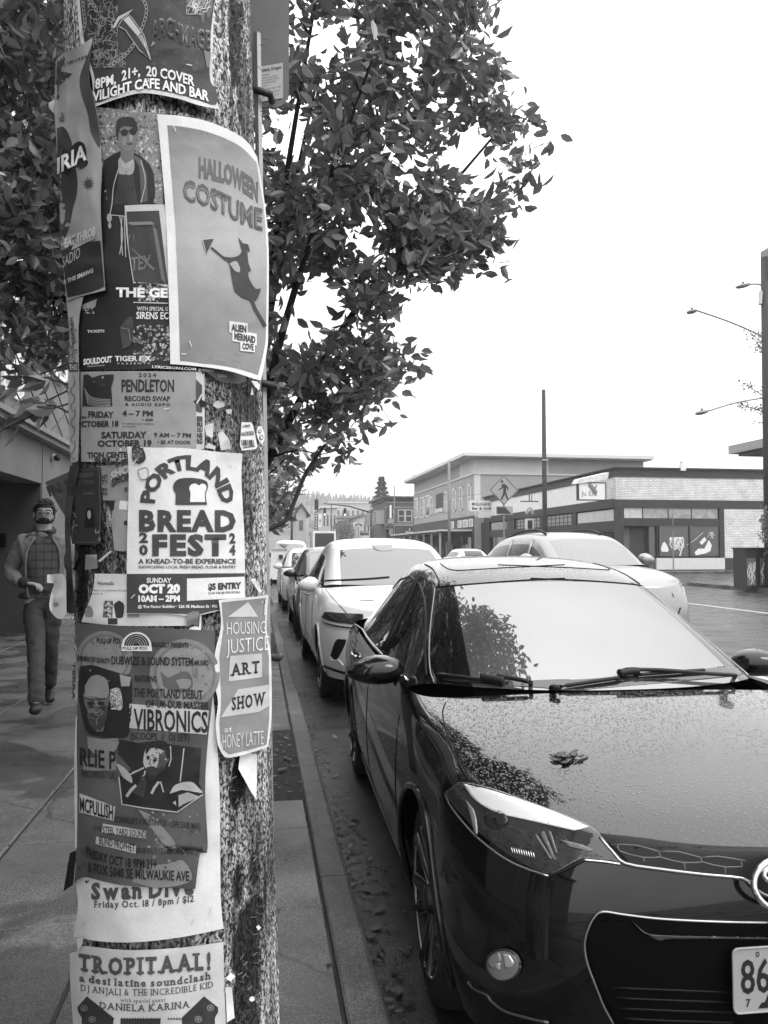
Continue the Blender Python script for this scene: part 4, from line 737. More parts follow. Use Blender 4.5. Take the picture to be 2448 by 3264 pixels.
SCR = [(P_(c3, 1275, 1155, 1330, 1140, 1390, 1150, 1384, 1450, 1350, 1400, 1265, 1245), .7, 'white torn paper triangle hanging below the art show flyer'),
       (P_(c2, 1350, 650, 1390, 655, 1410, 680, 1400, 712, 1375, 690), .7, 'curled white scrap under the costume poster corner'),
       (P_(c2, 1345, 745, 1356, 690, 1366, 742), .6, 'narrow white splinter of paper below the costume poster'),
       (P_(c2, 1130, 1000, 1160, 980, 1210, 1050, 1212, 1100, 1150, 1110), .45, 'ragged grey scrap standing above the bread poster'),
       (P_(c2, 1040, 1090, 1070, 1060, 1115, 1085, 1110, 1105), .55, 'little crumpled scrap at the top right of the bread poster'),
       (P_(c2, 1345, 1965, 1375, 1955, 1420, 2040, 1410, 2060), .7, 'white sliver stapled right of the entry price box'),
       (P_(c4, 1382, 838, 1400, 826, 1416, 845, 1396, 862), .7, 'tiny white diamond scrap on the dark tar, low on the pole'),
       (P_(c4, 1336, 1320, 1345, 1300, 1370, 1300, 1372, 1325, 1350, 1335), .6, 'tiny folded white scrap near the bottom of the tar streak'),
       (P_(c4, 1180, 1180, 1215, 1140, 1245, 1165, 1215, 1200), .65, 'curled scrap just right of the folk ornament flyer'),
       (P_(c4, 1178, 1235, 1222, 1240, 1240, 1440, 1190, 1470, 1182, 1300), .6, 'pale paper strip at the right edge of the folk ornament flyer'),
       (P_(c3, 925, 205, 1005, 205, 1000, 300, 960, 290, 925, 310), .14, 'dark torn sheet corner between the bread and dub posters'),
       (P_(c3, 1010, 210, 1022, 212, 1018, 330, 930, 322, 975, 300, 1005, 310), .6, 'white torn edge strip above the right corner of the dub poster'),
       (P_(c2, 170, 1900, 230, 1750, 240, 1760, 195, 1905), .5, 'long thin white shred under the small black poster'),
       (P_(c2, 335, 1840, 420, 1770, 430, 1780, 350, 1850), .35, 'grey diagonal shred between black poster and nomads flyer'),
       (P_(c2, 255, 1800, 330, 1800, 335, 1890, 250, 1900), .22, 'faded grey patch of old paper under the small black poster'),
       (P_(c3, 168, 540, 200, 540, 205, 800, 165, 790), .35, 'pale lettered scrap left of the dub poster'),
       (P_(c4, 195, 915, 240, 910, 230, 960, 205, 1005), .6, 'curled white tail between the two lowest flyers')]
for i, (q, tn, lb) in enumerate(SCR):
    p = Poster(.004 + .0002 * i, seed=30 + i, wav=.0025); p.poly(q, tn, 0, 10)
    if 'lettered' in lb: p.text('TERRA', [q[0], q[3]], 9, .05, .02, 2, arc=True)
    p.done(lb, 'paper_scrap', 'tags and scraps on the pole')
for i, (c, wd, h, tn) in enumerate([((640, 1285), 30, 16, .5), ((700, 1290), 26, 14, .35), ((670, 1370), 20, 34, .55), ((730, 1310), 16, 10, .4)]):
    p = Poster(.004, seed=60 + i, wav=.003); p.poly([(c[0] + wd * random.uniform(.5, 1) * math.cos(t), c[1] + h * random.uniform(.5, 1.1) * math.sin(t)) for t in [6.28 * k / 7 for k in range(7)]], tn, 0, 10)
    p.done(['small pale scrap just right of the record swap poster', 'light shred of paper in the dark bark right of the record swap poster', 'upright pale scrap directly above the bread poster', 'faint rounded scrap left of the barcode tag'][i], 'paper_scrap', 'tags and scraps on the pole')
# ---- street sign post behind the pole, back of a sign
mb = MB(); rt = empty('street_sign', (-.005, 1.96, .13), 'back of a tall metal parking sign on a thin steel post behind the poster pole', 'street sign')
pp = lambda px, py: AY(px, py, 1.9)
a = AY(845, 105, 1.9); b = AY(848, 1750, 1.9)
a = AY(819, 105, 1.9); b = AY(846, 1750, 1.9); g_ = a + (b - a) * ((a.z - .1) / (a.z - b.z)); po = MB(); po.tube([a, g_], .009, 4); o = po.build('post', mat('galvanised', .32, .45, metal=.6, var=.2, scale=20)); 
sg = MB(); tl = AY(818, -400, 1.93); br = AY(920, 352, 1.93); x0, x1, z0, z1 = br.x - .46, br.x, br.z, tl.z + .25; rr_ = .045
out = []
for cx, cz, a0 in ((x1 - rr_, z0 + rr_, -90), (x1 - rr_, z1 - rr_, 0), (x0 + rr_, z1 - rr_, 90), (x0 + rr_, z0 + rr_, 180)):
    for k in range(6): t = R_(a0 + k * 18); out.append((cx + rr_ * math.cos(t), cz + rr_ * math.sin(t)))
sg.prism(out, (0, 1.926, 0), (1, 0, 0), (0, 0, 1), (0, .004, 0)); so_ = sg.build('sign_panel', mat('sign_back', .11, .45, metal=.3, var=.15, scale=14))
st = MB(); q = [AY(832, 212, 1.924), AY(902, 200, 1.924), AY(902, 312, 1.924), AY(832, 325, 1.924)]; st.poly(q, 0)
o_ = q[3]; ux = (q[2] - q[3]).normalized(); uy = (q[0] - q[3]).normalized(); W = (q[2] - q[3]).length; Hh = (q[0] - q[3]).length
nrm = Vector((0, -.0008, 0))
flat_text(st, 'rtland, Oregon', o_ + nrm, ux, uy, W * .03, Hh * .84, W * .9, Hh * .09, 1)
for k in range(5): flat_text(st, ['WARNING', 'parking permits required', 'for road signs of traffic', 'punishable by fine', 'or more'][k], o_ + nrm, ux, uy, W * .03, Hh * (.72 - k * .075), W * [.35, .7, .8, .66, .25][k], Hh * .04, 1, 0)
flat_text(st, 'call 503 823 1700', o_ + nrm, ux, uy, W * .1, Hh * .31, W * .82, Hh * .04, 1, 0); flat_text(st, '1 2 3 4 5 6 7', o_ + nrm, ux, uy, W * .08, Hh * .2, W * .78, Hh * .05, 1, 0); flat_text(st, '8 9 10 11', o_ + nrm, ux, uy, W * .08, Hh * .1, W * .7, Hh * .05, 1, 0)
sk = st.build('sticker', [mat('sticker_paper', .4, .5), mat('black_ink', .02, .5)], fix=False)
cbs = []
for py in (290, 1222, 2090):
    c = AY(824 + py * .0135, py, 1.885); cl = MB(); cl.tube([c + Vector((-.03, 0, .004)), c, c + Vector((.025, .0, -.006)), c + Vector((.03, .03, -.006))], .009, 8)
    cbs.append(cl.build('clamp', mat('dark_steel', .03, .5, metal=.4), smooth=True))
for q in (o, so_, sk, *cbs): q.parent = rt; q.matrix_parent_inverse = Matrix.Translation(-rt.location)
# ================================================================== vehicles
m_black = mat('black_car_paint', .004, .3, coat=1.0, spec=.05)
m_blackwet = drops(mat('black_car_paint_rain', .006, .06, coat=.85, ior=1.5), 165, .36, .38)
m_wsglass = drops(mat('windscreen_glass', .08, .02, ior=3.3, var=.3, scale=1.4), 110, .10, .18)
m_glassdark = mat('dark_window_glass', .012, .02, ior=1.75)
m_frit = mat('black_frit', .006, .12, ior=1.6)
m_plast = mat('black_plastic', .010, .5, spec=.3)
m_rubber = mat('tyre_rubber', .012, .8, bump=.2, bscale=90)
m_chrome = mat('chrome', .75, .12, metal=1)
m_satin = mat('satin_trim', .4, .25, metal=1)
m_alloy = mat('dark_alloy', .05, .3, metal=.6)
m_alloyedge = mat('machined_alloy', .55, .25, metal=1)
m_lens = mat('headlight_lens', .03, .03, ior=1.6, coat=.6)
m_void = mat('black_void', .003, .9)
m_white = mat('white_car_paint', .8, .25, coat=.6)
m_silver = mat('silver_car_paint', .55, .3, metal=.5, coat=.6)
m_darkcar = mat('dark_grey_car_paint', .02, .2, coat=.8)
m_wsother = mat('other_windscreen', .05, .03, ior=2.6)
m_tail = mat('lamp_lens', .25, .1, coat=.5)
ROWS_A = [[(0, .10, .18), (.25, .11, .18), (.5, .16, .18), (.68, .28, .19), (.765, .45, .20)],
          [(0, .03, .30), (.27, .045, .30), (.53, .10, .30), (.71, .24, .31), (.80, .46, .32)],
          [(0, .01, .45), (.27, .025, .45), (.54, .085, .45), (.725, .22, .46), (.818, .46, .47)],
          [(0, .015, .58), (.27, .03, .58), (.53, .09, .59), (.715, .23, .60), (.822, .48, .62)],
          [(0, .03, .68), (.26, .045, .68), (.51, .11, .69), (.685, .25, .71), (.803, .52, .745)],
          [(0, .055, .765), (.25, .075, .768), (.46, .15, .78), (.625, .31, .815), (.765, .56, .845)],
          [(0, .18, .825), (.25, .20, .825), (.47, .28, .828), (.625, .42, .85), (.755, .68, .872)],
          [(0, .45, .89), (.26, .46, .888), (.5, .5, .882), (.64, .60, .89), (.757, .82, .90)],
          [(0, .78, .948), (.28, .785, .945), (.53, .80, .935), (.66, .88, .925), (.765, 1.0, .925)],
          [(0, 1.05, .985), (.3, 1.06, .982), (.56, 1.10, .968), (.675, 1.17, .952), (.775, 1.26, .945)]]
BELT = [(1.75, .792, .955), (2.35, .80, .965), (3.0, .80, .975), (3.6, .79, .99), (4.1, .765, 1.0), (4.45, .73, .985), (4.62, .60, .95)]
SIDE = [(.03, .115), (.045, .34), (.04, .50), (.02, .66), (-.03, .775)]   # outward, below crest per lower row
ROWS_G = [[(0, 1.07, .985), (.3, 1.09, .985), (.585, 1.19, .99), (.665, 1.30, .985), (.715, 1.40, .97), (.755, 1.46, .95), (.785, 1.5, .92)],
          [(0, 1.46, 1.20), (.29, 1.48, 1.195), (.54, 1.56, 1.18), (.618, 1.64, 1.155), (.665, 1.70, 1.10), (.725, 1.75, 1.02), (.783, 1.8, .935)],
          [(0, 1.90, 1.385), (.27, 1.92, 1.378), (.475, 1.965, 1.358), (.548, 2.02, 1.33), (.605, 2.08, 1.25), (.695, 2.12, 1.10), (.783, 2.16, .94)],
          [(0, 2.15, 1.452), (.27, 2.15, 1.445), (.455, 2.17, 1.425), (.535, 2.2, 1.39), (.59, 2.25, 1.29), (.69, 2.3, 1.11), (.786, 2.35, .945)],
          [(0, 2.6, 1.492), (.27, 2.6, 1.485), (.44, 2.6, 1.465), (.525, 2.6, 1.425), (.585, 2.6, 1.31), (.69, 2.6, 1.12), (.79, 2.6, .95)],
          [(0, 3.1, 1.472), (.27, 3.1, 1.465), (.43, 3.1, 1.445), (.515, 3.1, 1.40), (.58, 3.1, 1.29), (.685, 3.1, 1.12), (.79, 3.1, .955)],
          [(0, 3.5, 1.40), (.26, 3.49, 1.395), (.42, 3.47, 1.375), (.50, 3.44, 1.335), (.565, 3.42, 1.25), (.665, 3.42, 1.11), (.775, 3.42, .965)],
          [(0, 4.08, 1.06), (.26, 4.06, 1.06), (.46, 4.0, 1.055), (.56, 3.94, 1.05), (.63, 3.9, 1.04), (.69, 3.86, 1.01), (.75, 3.82, .96)]]
def pl(x, tab):
    for (a, b), (c, d) in zip(tab, tab[1:]):
        if x <= c or (c, d) == tab[-1]: return b + (d - b) * (x - a) / (c - a)
def subsurf(vs, fs, mi, lev, crease=()):
    me = bpy.data.meshes.new('t'); me.from_pydata(vs, [], fs); me.polygons.foreach_set('material_index', mi)
    bm = bmesh.new(); bm.from_mesh(me)
    bmesh.ops.remove_doubles(bm, verts=bm.verts, dist=1e-4)
    bmesh.ops.recalc_face_normals(bm, faces=bm.faces)
    if crease:
        cl = bm.edges.layers.float.new('crease_edge')
        for e in bm.edges:
            for fn, val in crease:
                if fn(e.verts[0].co) and fn(e.verts[1].co): e[cl] = max(e[cl], val)
    bm.to_mesh(me); bm.free()
    for k in range(max(mi) + 1): me.materials.append(None)
    o = bpy.data.objects.new('t', me); COL.objects.link(o); md = o.modifiers.new('s', 'SUBSURF'); md.levels = lev; md.render_levels = lev
    dg = bpy.context.evaluated_depsgraph_get(); r = bpy.data.meshes.new_from_object(o.evaluated_get(dg))
    bpy.data.objects.remove(o); bpy.data.meshes.remove(me); return r
class Car:
    def __init__(s, name, label, cat, loc, rz, paint, wet=None, group=None, zmap=None, ymap=None, sx=1.0, xroof=1.0, wheel_r=.325, axles=(.87, 3.57), lev=2, ws=None, glass=None, rail=False, lamps=True, mirror=True):
        s.root = empty(name, loc, label, cat, group, rz); s.M = Matrix.Translation(loc) @ Matrix.Rotation(rz, 4, 'Z'); s.Mi = s.M.inverted()
        zt = zmap or [(0, 0), (1.6, 1.6)]; yt = ymap or [(0, 0), (4.7, 4.7)]
        T = lambda p, g=0: (p[0] * sx * (1 if not g else 1 + (xroof - 1) * min(1, max(0, (p[2] - .95) / .4))), pl(p[1], yt), pl(p[2], zt))
        s.T = T
        A = [[T(p) for p in r] for r in ROWS_A]
        crest = [ROWS_A[i][4] for i in range(5, 10)] + [(x, y, z) for y, x, z in BELT]
        B = [crest]
        low = [ROWS_A[i][4] for i in (4, 3, 2, 1, 0)]
        for j in range(5):
            row = [low[j]]
            for k in range(1, len(crest)):
                x, y, z = crest[k]; f = min(1, k / 2.5); end = k == len(crest) - 1
                zl = low[j][2]; zz = zl + (max(z - SIDE[j][1], .19 + .12 * (4 - j) * .9) - zl) * f if k < 3 else [.86, .64, .48, .32, .19][j]
                row.append((x + SIDE[j][0] * (0 if end else 1) + (.815 - x) * .35 * (0 if end else 1), y + (0 if k > 3 else (low[j][1] - crest[0][1]) * (1 - f)), zz))
            B.append(row)
        B = [[T(p) for p in r] for r in B]
        vs = []; fs = []; mi = []
        def grid(rows, mf, flip=False):
            for sg in (1, -1):
                o = len(vs); n = len(rows[0])
                for r in rows: vs.extend([(sg * p[0], p[1], p[2]) for p in r])
                for i in range(len(rows) - 1):
                    for j in range(n - 1): fs.append((o + i * n + j, o + i * n + j + 1, o + (i + 1) * n + j + 1, o + (i + 1) * n + j)); mi.append(mf(i, j))
        grid(A, lambda i, j: 1 if i >= 5 else 0)
        grid(B, lambda i, j: 0)
        # rear deck and tail
        tail = [[(0, 3.95, 1.04), (.4, 3.95, 1.03), (.765, 4.1, 1.0)], [(0, 4.4, 1.03), (.4, 4.4, 1.02), (.73, 4.45, .985)], [(0, 4.64, .97), (.4, 4.63, .965), (.60, 4.62, .95)], [(0, 4.66, .6), (.4, 4.65, .6), (.60, 4.62, .64)], [(0, 4.6, .25), (.4, 4.6, .25), (.60, 4.62, .19)]]
        grid([[T(p) for p in r] for r in tail], lambda i, j: 0)
        zr = A[5][0][2]
        me1 = subsurf(vs, fs, mi, lev, [(lambda c: abs(c.y) < 3 and any((Vector((abs(c.x), c.y, c.z)) - Vector(p)).length < 1e-3 for p in A[5]), .55)])
        vs2, fs2, mi2 = [], [], []; vs, fs, mi = vs2, fs2, mi2
        Gr = [[T(p, 1) for p in r] for r in ROWS_G]
        def gm(i, j):
            if i < 2 and j < 2: return 2
            if i == 6 and j < 2: return 4
            if 4 <= j and i < 6: return 3
            if 2 <= i <= 5 and j < 3: return 1
            return 0
        grid(Gr, gm)
        me2 = subsurf(vs, fs, mi, lev)
        s.Gr = Gr; s.A = A
        # split by material into parts
        V = [v.co.copy() for v in me1.vertices]; o = len(V); V += [v.co.copy() for v in me2.vertices]
        P = [(tuple(p.vertices), p.material_index) for p in me1.polygons] + [(tuple(i + o for i in p.vertices), p.material_index) for p in me2.polygons]
        s.bvh_all = BVHTree.FromPolygons([tuple(v) for v in V], [p[0] for p in P])
        ax = [pl(a, yt) if ymap else a for a in axles]; s.ax = ax; wr = wheel_r; s.wr = wr; ar = wr * 1.14
        mats_ = [paint, wet or paint]; parts = {'body': MB(), 'windscreen': MB(), 'side_window': MB(), 'rear_window': MB()}
        for f, m in P:
            c = sum((V[i] for i in f), Vector()) / len(f)
            if m in (0, 1) and abs(c.x) > .45 * sx and any((c.y - a) ** 2 + (c.z - wr) ** 2 < ar * ar for a in ax) and c.z < wr + ar: continue
            k = {0: 'body', 1: 'body', 2: 'windscreen', 3: 'side_window', 4: 'rear_window'}[m]
            parts[k].add([V[i] for i in f], [tuple(range(len(f)))], min(m, 1) if k == 'body' else 0)
        def weld(mb, name, mt):
            ob = mb.build(name, mt, s.root, True, False); bm = bmesh.new(); bm.from_mesh(ob.data); bmesh.ops.remove_doubles(bm, verts=bm.verts, dist=2e-5); bmesh.ops.recalc_face_normals(bm, faces=bm.faces); bm.to_mesh(ob.data); bm.free()
            ob.data.polygons.foreach_set('use_smooth', [True] * len(ob.data.polygons)); return ob
        s.body = weld(parts['body'], 'body', mats_); s.wsob = weld(parts['windscreen'], 'windscreen', ws or m_wsother)
        sw = parts['side_window']
        for sg in (1, -1):
            q = MB()
            for f in sw.f:
                if sw.v[f[0]][0] * sg > 0: q.add([sw.v[i] for i in f], [tuple(range(len(f)))])
            weld(q, 'side_window', glass or m_glassdark)
        weld(parts['rear_window'], 'rear_window', glass or m_glassdark)
        # underbody, wheel wells
        q = MB(); w_ = .62 * sx; q.bb(-w_, w_, .25, pl(4.5, yt), .2, .55); q.bb(-w_ - .1, w_ + .1, ax[0] + ar, ax[1] - ar, .21, .6)
        q.build('underbody', m_void, s.root)
        s.sx = sx
        for sg in (1, -1):
            for a in ax:
                pts = []
                for k in range(25):
                    t = R_(-15 + 210 * k / 24); h = s.side(a + ar * math.cos(t), max(wr + ar * math.sin(t), .215), sg)
                    if h: pts.append(h + Vector((sg * .002, 0, 0)))
                if len(pts) > 6: mbx = MB(); mbx.tube(pts, .014, 6); mbx.build('wheel_arch', paint, s.root, True)
        s.wheelx = [(abs((s.side(a, wr + ar + .05, 1) or Vector((.83 * sx, 0, 0))).x)) for a in ax]
    def side(s, y, z, sg):
        h = s.bvh_all.ray_cast(Vector((sg * 2, y, z)), Vector((-sg, 0, 0))); return h[0]
    def wheels(s, spokes=10, mt=None, edge=None, n=28, steer=0):
        r = s.wr; w = .105; proto = None
        for sg in (1, -1):
            for i, a in enumerate(s.ax):
                x = sg * (s.wheelx[i] - .028)
                if proto is None:
                    rt = bpy.data.objects.new('wheel', None); COL.objects.link(rt)
                    t = MB(); t.lathe([(r * .70, -.20), (r * .9, -.205), (r * .985, -.185), (r, -.15), (r, -.06), (r * .985, -.025), (r * .93, 0), (r * .76, .004), (r * .70, -.012)], (0, 0, 0), 'X', 48); t.build('tyre', m_rubber, rt, True)
                    q = MB(); q.lathe([(.0, -.09), (r * .66, -.09), (r * .69, -.02), (r * .715, -.004), (r * .735, -.008)], (0, 0, 0), 'X', 40, 0); 
                    q.lathe([(r * .70, .0), (r * .712, .006), (r * .735, .004), (r * .74, -.004)], (0, 0, 0), 'X', 40, 1)
                    q.lathe([(0, .012), (.03, .012), (.045, .004), (.05, -.03), (.07, -.06)], (0, 0, 0), 'X', 20, 0)
                    for k in range(spokes):
                        t0 = 2 * math.pi * k / spokes; tw = .10 if k % 2 else -.10
                        for e, mi in ((0, 0), (1, 1)):
                            wd = .016 if not e else .0035
                            for sd in ((0,) if not e else (-1, 1)):
                                p = []
                                for j in range(6):
                                    f = j / 5; rad = .04 + (r * .70 - .04) * f; th = t0 + tw * f + sd * .022 / max(rad, .05); p.append((-.03 + .03 * f if not e else -.022 + .028 * f, rad * math.cos(th), rad * math.sin(th)))
                                q.tube(p, wd if e else [.014, .014, .014, .015, .017, .02], 5, mi)
                    q.build('rim', [mt or m_alloy, edge or m_alloyedge], rt, False); proto = rt; o = rt
                else:
                    o = proto.copy(); COL.objects.link(o)
                    for c in proto.children: c2_ = c.copy(); COL.objects.link(c2_); c2_.parent = o
                o.parent = s.root; o.location = (x, a, r); o.rotation_euler = (0, 0, (0 if sg > 0 else math.pi) + (R_(steer) if i == 0 else 0))
    def hit(s, px, py, off=0.0):
        o = s.Mi @ CAM; d = (s.Mi.to_3x3() @ ray(px, py)).normalized(); h = s.bvh_all.ray_cast(o, d)
        if h[0] is None: return None
        n = h[1] if h[1].dot(d) < 0 else -h[1]
        return h[0] + n * off
    def drape(s, px, name, mt, off=.004, mx=14, mirror=True, depth=.006, tone=None):
        """a panel whose outline was measured in the photograph, laid on the body with its own thickness; mirrored to the other side"""
        tr = tessellate_polygon([[Vector((x, y, 0)) for x, y in px]]); vs, fs = subdiv2d(px, tr, mx); P = [s.hit(x, y, off) for x, y in vs]; out = []
        good = [(q, p) for q, p in zip(vs, P) if p]
        if not good: return []
        for i, p in enumerate(P):
            if p is None: P[i] = min(good, key=lambda g: abs(g[0][0] - vs[i][0]) + abs(g[0][1] - vs[i][1]))[1].copy()
        for sg in ((1, -1) if mirror else (1,)):
            q = MB(); q.add([(p.x * sg, p.y, p.z) for p in P], fs); ob = q.build(name, mt, s.root, True)
            md = ob.modifiers.new('thickness', 'SOLIDIFY'); md.thickness = depth; md.offset = 0
            out.append(ob)
        return out
    def strip(s, px, name, mt, r=.004, off=.003, mirror=True, n=6, k=5):
        sm = smoothpoly(px, k) if len(px) > 2 else [interp(px, i / 8) for i in range(9)]
        P = [s.hit(x, y, off) for x, y in sm]; P = [p for p in P if p]; out = []
        if len(P) < 2: return out
        for sg in ((1, -1) if mirror else (1,)):
            q = MB(); q.tube([(p.x * sg, p.y, p.z) for p in P], r, n); out.append(q.build(name, mt, s.root, True))
        return out
    def local_strip(s, pts, name, mt, r=.006):
        q = MB(); q.tube(pts, r, 6); return q.build(name, mt, s.root, True)
    def mirrors(s, c, size, mt, stalk=True):
        for sg in (1, -1):
            q = MB(); n, m = 20, 14; vs = []
            for i in range(m + 1):
                p = math.pi * i / m
                for k in range(n):
                    t = 2 * math.pi * k / n; e = lambda v, ex: math.copysign(abs(v) ** ex, v)
                    x = e(math.sin(p) * math.cos(t), .75); y = e(math.sin(p) * math.sin(t), .8); z = e(math.cos(p), .9)
                    y = y * .35 if y > 0 else y                       # flat glass side faces back
                    z = z * (1 - .38 * max(0, x)) - .16 * max(0, x)          # narrower towards the tip
                    vs.append((sg * (c[0] + x * size[0]), c[1] + y * size[1], c[2] + z * size[2]))
            q.add(vs, [(i * n + k, i * n + (k + 1) % n, (i + 1) * n + (k + 1) % n, (i + 1) * n + k) for i in range(m) for k in range(n)])
            ob = q.build('wing_mirror', mt, s.root, True)
            if stalk:
                k_ = MB(); k_.tube([(sg * (c[0] - size[0] * .75), c[1] + .0, c[2] - size[2] * .75), (sg * (c[0] - size[0] * 1.5), c[1] + .03, c[2] - size[2] * 1.15)], [.03, .035], 8); k_.build('mirror_stalk', m_plast, ob, True)
# ------------------------------------------------------------------ the black sedan
b = Car('black_sedan', 'wet black sedan parked at the kerb closest to the poster pole', 'car', Vector((1.332, 1.755, 0)), R_(-2.0), m_black, m_blackwet, group='cars parked along the near kerb', lev=3, ws=m_wsglass, wheel_r=.325, axles=(.90, 3.58))
b.wheels(10, steer=0)
c6 = lambda *a: [(1050 + a[i] / 1.1867, 1700 + a[i + 1] / 1.1867) for i in range(0, len(a), 2)]
cB = lambda *a: [(1700 + a[i] / 2.218, 2450 + a[i + 1] / 2.218) for i in range(0, len(a), 2)]
cC = lambda *a: [(1050 + a[i] / 2.1814, 2250 + a[i + 1] / 2.1814) for i in range(0, len(a), 2)]
cD = lambda *a: [(1100 + a[i] / 2.37, 1750 + a[i + 1] / 2.37) for i in range(0, len(a), 2)]
cE = lambda *a: [(1700 + a[i] / 2.218, 1750 + a[i + 1] / 2.218) for i in range(0, len(a), 2)]
# headlight
hl = smoothpoly(c6(440, 985, 470, 960, 505, 945, 600, 965, 700, 1000, 850, 1055, 985, 1112, 1045, 1165, 1105, 1250), 3) + smoothpoly(c6(1040, 1240, 960, 1232, 900, 1262, 830, 1290, 740, 1255, 650, 1195, 560, 1125, 500, 1060, 455, 1005), 3)
for o_ in b.drape(hl, 'headlight', m_lens, .003, 12):
    sg = 1 if o_.data.vertices[0].co.x < 0 else -1
    H = o_
def sub(px, mt, off, hob, name, mx=12, dp=.004):
    for o_ in b.drape(px, name, mt, off, mx, True, dp):
        for h in hob:
            if h.data.vertices[0].co.x * o_.data.vertices[0].co.x > 0: o_.parent = h
hob = [o_ for o_ in b.root.children if o_.name.startswith('headlight')]
sub(smoothpoly(c6(512, 952, 600, 975, 700, 1008, 850, 1062, 980, 1118), 3) + smoothpoly(c6(925, 1128, 840, 1108, 740, 1085, 650, 1064, 580, 1030, 540, 995), 3), mat('painted_lens_sheen', .85, .45, metal=.2), .0065, hob, 'painted_lens_sheen')  # pale band paints the sky's reflection onto the upper lens
sub(smoothpoly(cC(1010, 720, 1030, 780, 1040, 890, 1020, 880, 990, 760, 960, 660), 2), mat('amber_reflector', .3, .2, metal=.4), .0065, hob, 'side_marker', 8)
for cx, cy_, rx, ry in ((635, 1085, 44, 34), (655, 1090, 26, 20)):
    k_ = [(c6(cx + rx * math.cos(t), cy_ + ry * math.sin(t))[0]) for t in [6.283 * j / 24 for j in range(24)]]
    sub(k_, mat('projector_bowl', .05 if rx > 30 else .02, .08, metal=.5), .0065 if rx > 30 else .009, hob, 'projector')
for k in range(10): sub(c6(690 + k * 9, 1190 + k * 2, 694 + k * 9, 1190 + k * 2, 700 + k * 9, 1212 + k * 2, 696 + k * 9, 1212 + k * 2), m_chrome, .0065, hob, 'lamp_rib', 20, .002)
sub(smoothpoly(c6(580, 1120, 640, 1100, 760, 1130, 900, 1160, 1030, 1225, 960, 1226, 890, 1256, 830, 1280, 740, 1245, 650, 1180), 3), mat('lamp_bowl', .055, .25, metal=.3, var=.5, scale=30), .005, hob, 'lamp_bowl', 12, .002)
for q in (c6(800, 1135, 815, 1130, 850, 1215, 862, 1238, 850, 1240), c6(830, 1130, 840, 1130, 865, 1210, 858, 1215), c6(872, 1160, 960, 1180, 1000, 1200, 990, 1208, 900, 1185), c6(780, 1145, 786, 1140, 845, 1232, 838, 1236)): sub(q, mat('lamp_facet', .16, .3, metal=.3), .0065, hob, 'lamp_facet', 14, .002)
b.strip(c6(440, 985, 470, 1045, 560, 1150, 690, 1245, 830, 1297), 'headlight_trim', m_satin, .0035, .003)
b.strip(c6(960, 1236, 1040, 1243, 1100, 1252), 'headlight_trim', m_chrome, .003, .004)
b.strip(c6(830, 1297, 900, 1268, 960, 1238), 'headlight_trim', m_plast, .004, .002)
# grille between bonnet and chrome line
gr = smoothpoly(cB(430, 465, 700, 490, 1000, 530, 1300, 555, 1659, 565), 3) + cB(1659, 900) + smoothpoly(cB(1600, 860, 1540, 815, 1470, 775, 1100, 735, 800, 700, 660, 670), 3) + cB(560, 560)
b.drape(gr, 'grille', m_plast, .002, 12)
for q in (cB(550, 540, 720, 545, 890, 590), cB(600, 545, 610, 585, 780, 630, 900, 625), cB(890, 590, 1020, 590, 1185, 630), cB(890, 595, 905, 630, 1060, 665, 1190, 660), cB(1185, 630, 1300, 620, 1490, 650), cB(1185, 632, 1192, 660, 1350, 695, 1470, 690), cB(780, 630, 780, 660), cB(1060, 665, 1072, 710), cB(1350, 695, 1352, 740), cB(1460, 655, 1472, 690)): b.strip(q, 'grille_mesh', m_satin if False else mat('grille_bar', .10, .3), .0022, .004, k=2)
b.strip(cB(470, 490, 560, 590, 650, 672, 900, 712, 1200, 748, 1470, 775, 1540, 830, 1620, 885, 1659, 900), 'grille_trim', m_satin, .005, .004, k=3)
# bonnet shut line and crease
b.strip(c6(440, 640, 428, 680, 440, 740, 470, 830, 510, 905, 535, 940), 'bonnet_gap', m_void, .0028, .0005)
b.strip(c6(1000, 1135, 1110, 1165, 1400, 1185, 1659, 1193), 'bonnet_lip', m_void, .004, -.001)
# lower grille
lg = smoothpoly(cB(1659, 1088, 1300, 1080, 900, 1060, 640, 1030, 490, 1012, 430, 1050, 385, 1140, 365, 1250, 385, 1380, 440, 1530), 3)
b.strip(cB(1659, 1086, 1300, 1080, 900, 1060, 640, 1030, 490, 1010, 430, 1050, 385, 1140, 363, 1250, 385, 1380, 440, 1530, 500, 1680, 570, 1805), 'lower_grille_trim', m_satin, .0036, .004, k=4)
b.drape(lg + cB(570, 1805, 620, 1900, 1659, 1900), 'lower_grille', mat('grille_black', .003, .7, spec=.06), .0015, 14)
b.drape(smoothpoly(cB(690, 1065, 760, 1130, 820, 1160, 1000, 1172, 1659, 1185), 3) + smoothpoly(cB(1659, 1195, 1000, 1190, 900, 1205, 840, 1190, 760, 1140), 3), 'lower_grille_bar', mat('gloss_trim', .03, .2, coat=.5), .008, 12)
for k in range(4): b.strip(cB(560 + k * 25, 1542 + k * 72, 1000, 1560 + k * 72, 1400, 1575 + k * 70), 'grille_slat', mat('slat', .006, .5, spec=.2), .003, .004, k=3)
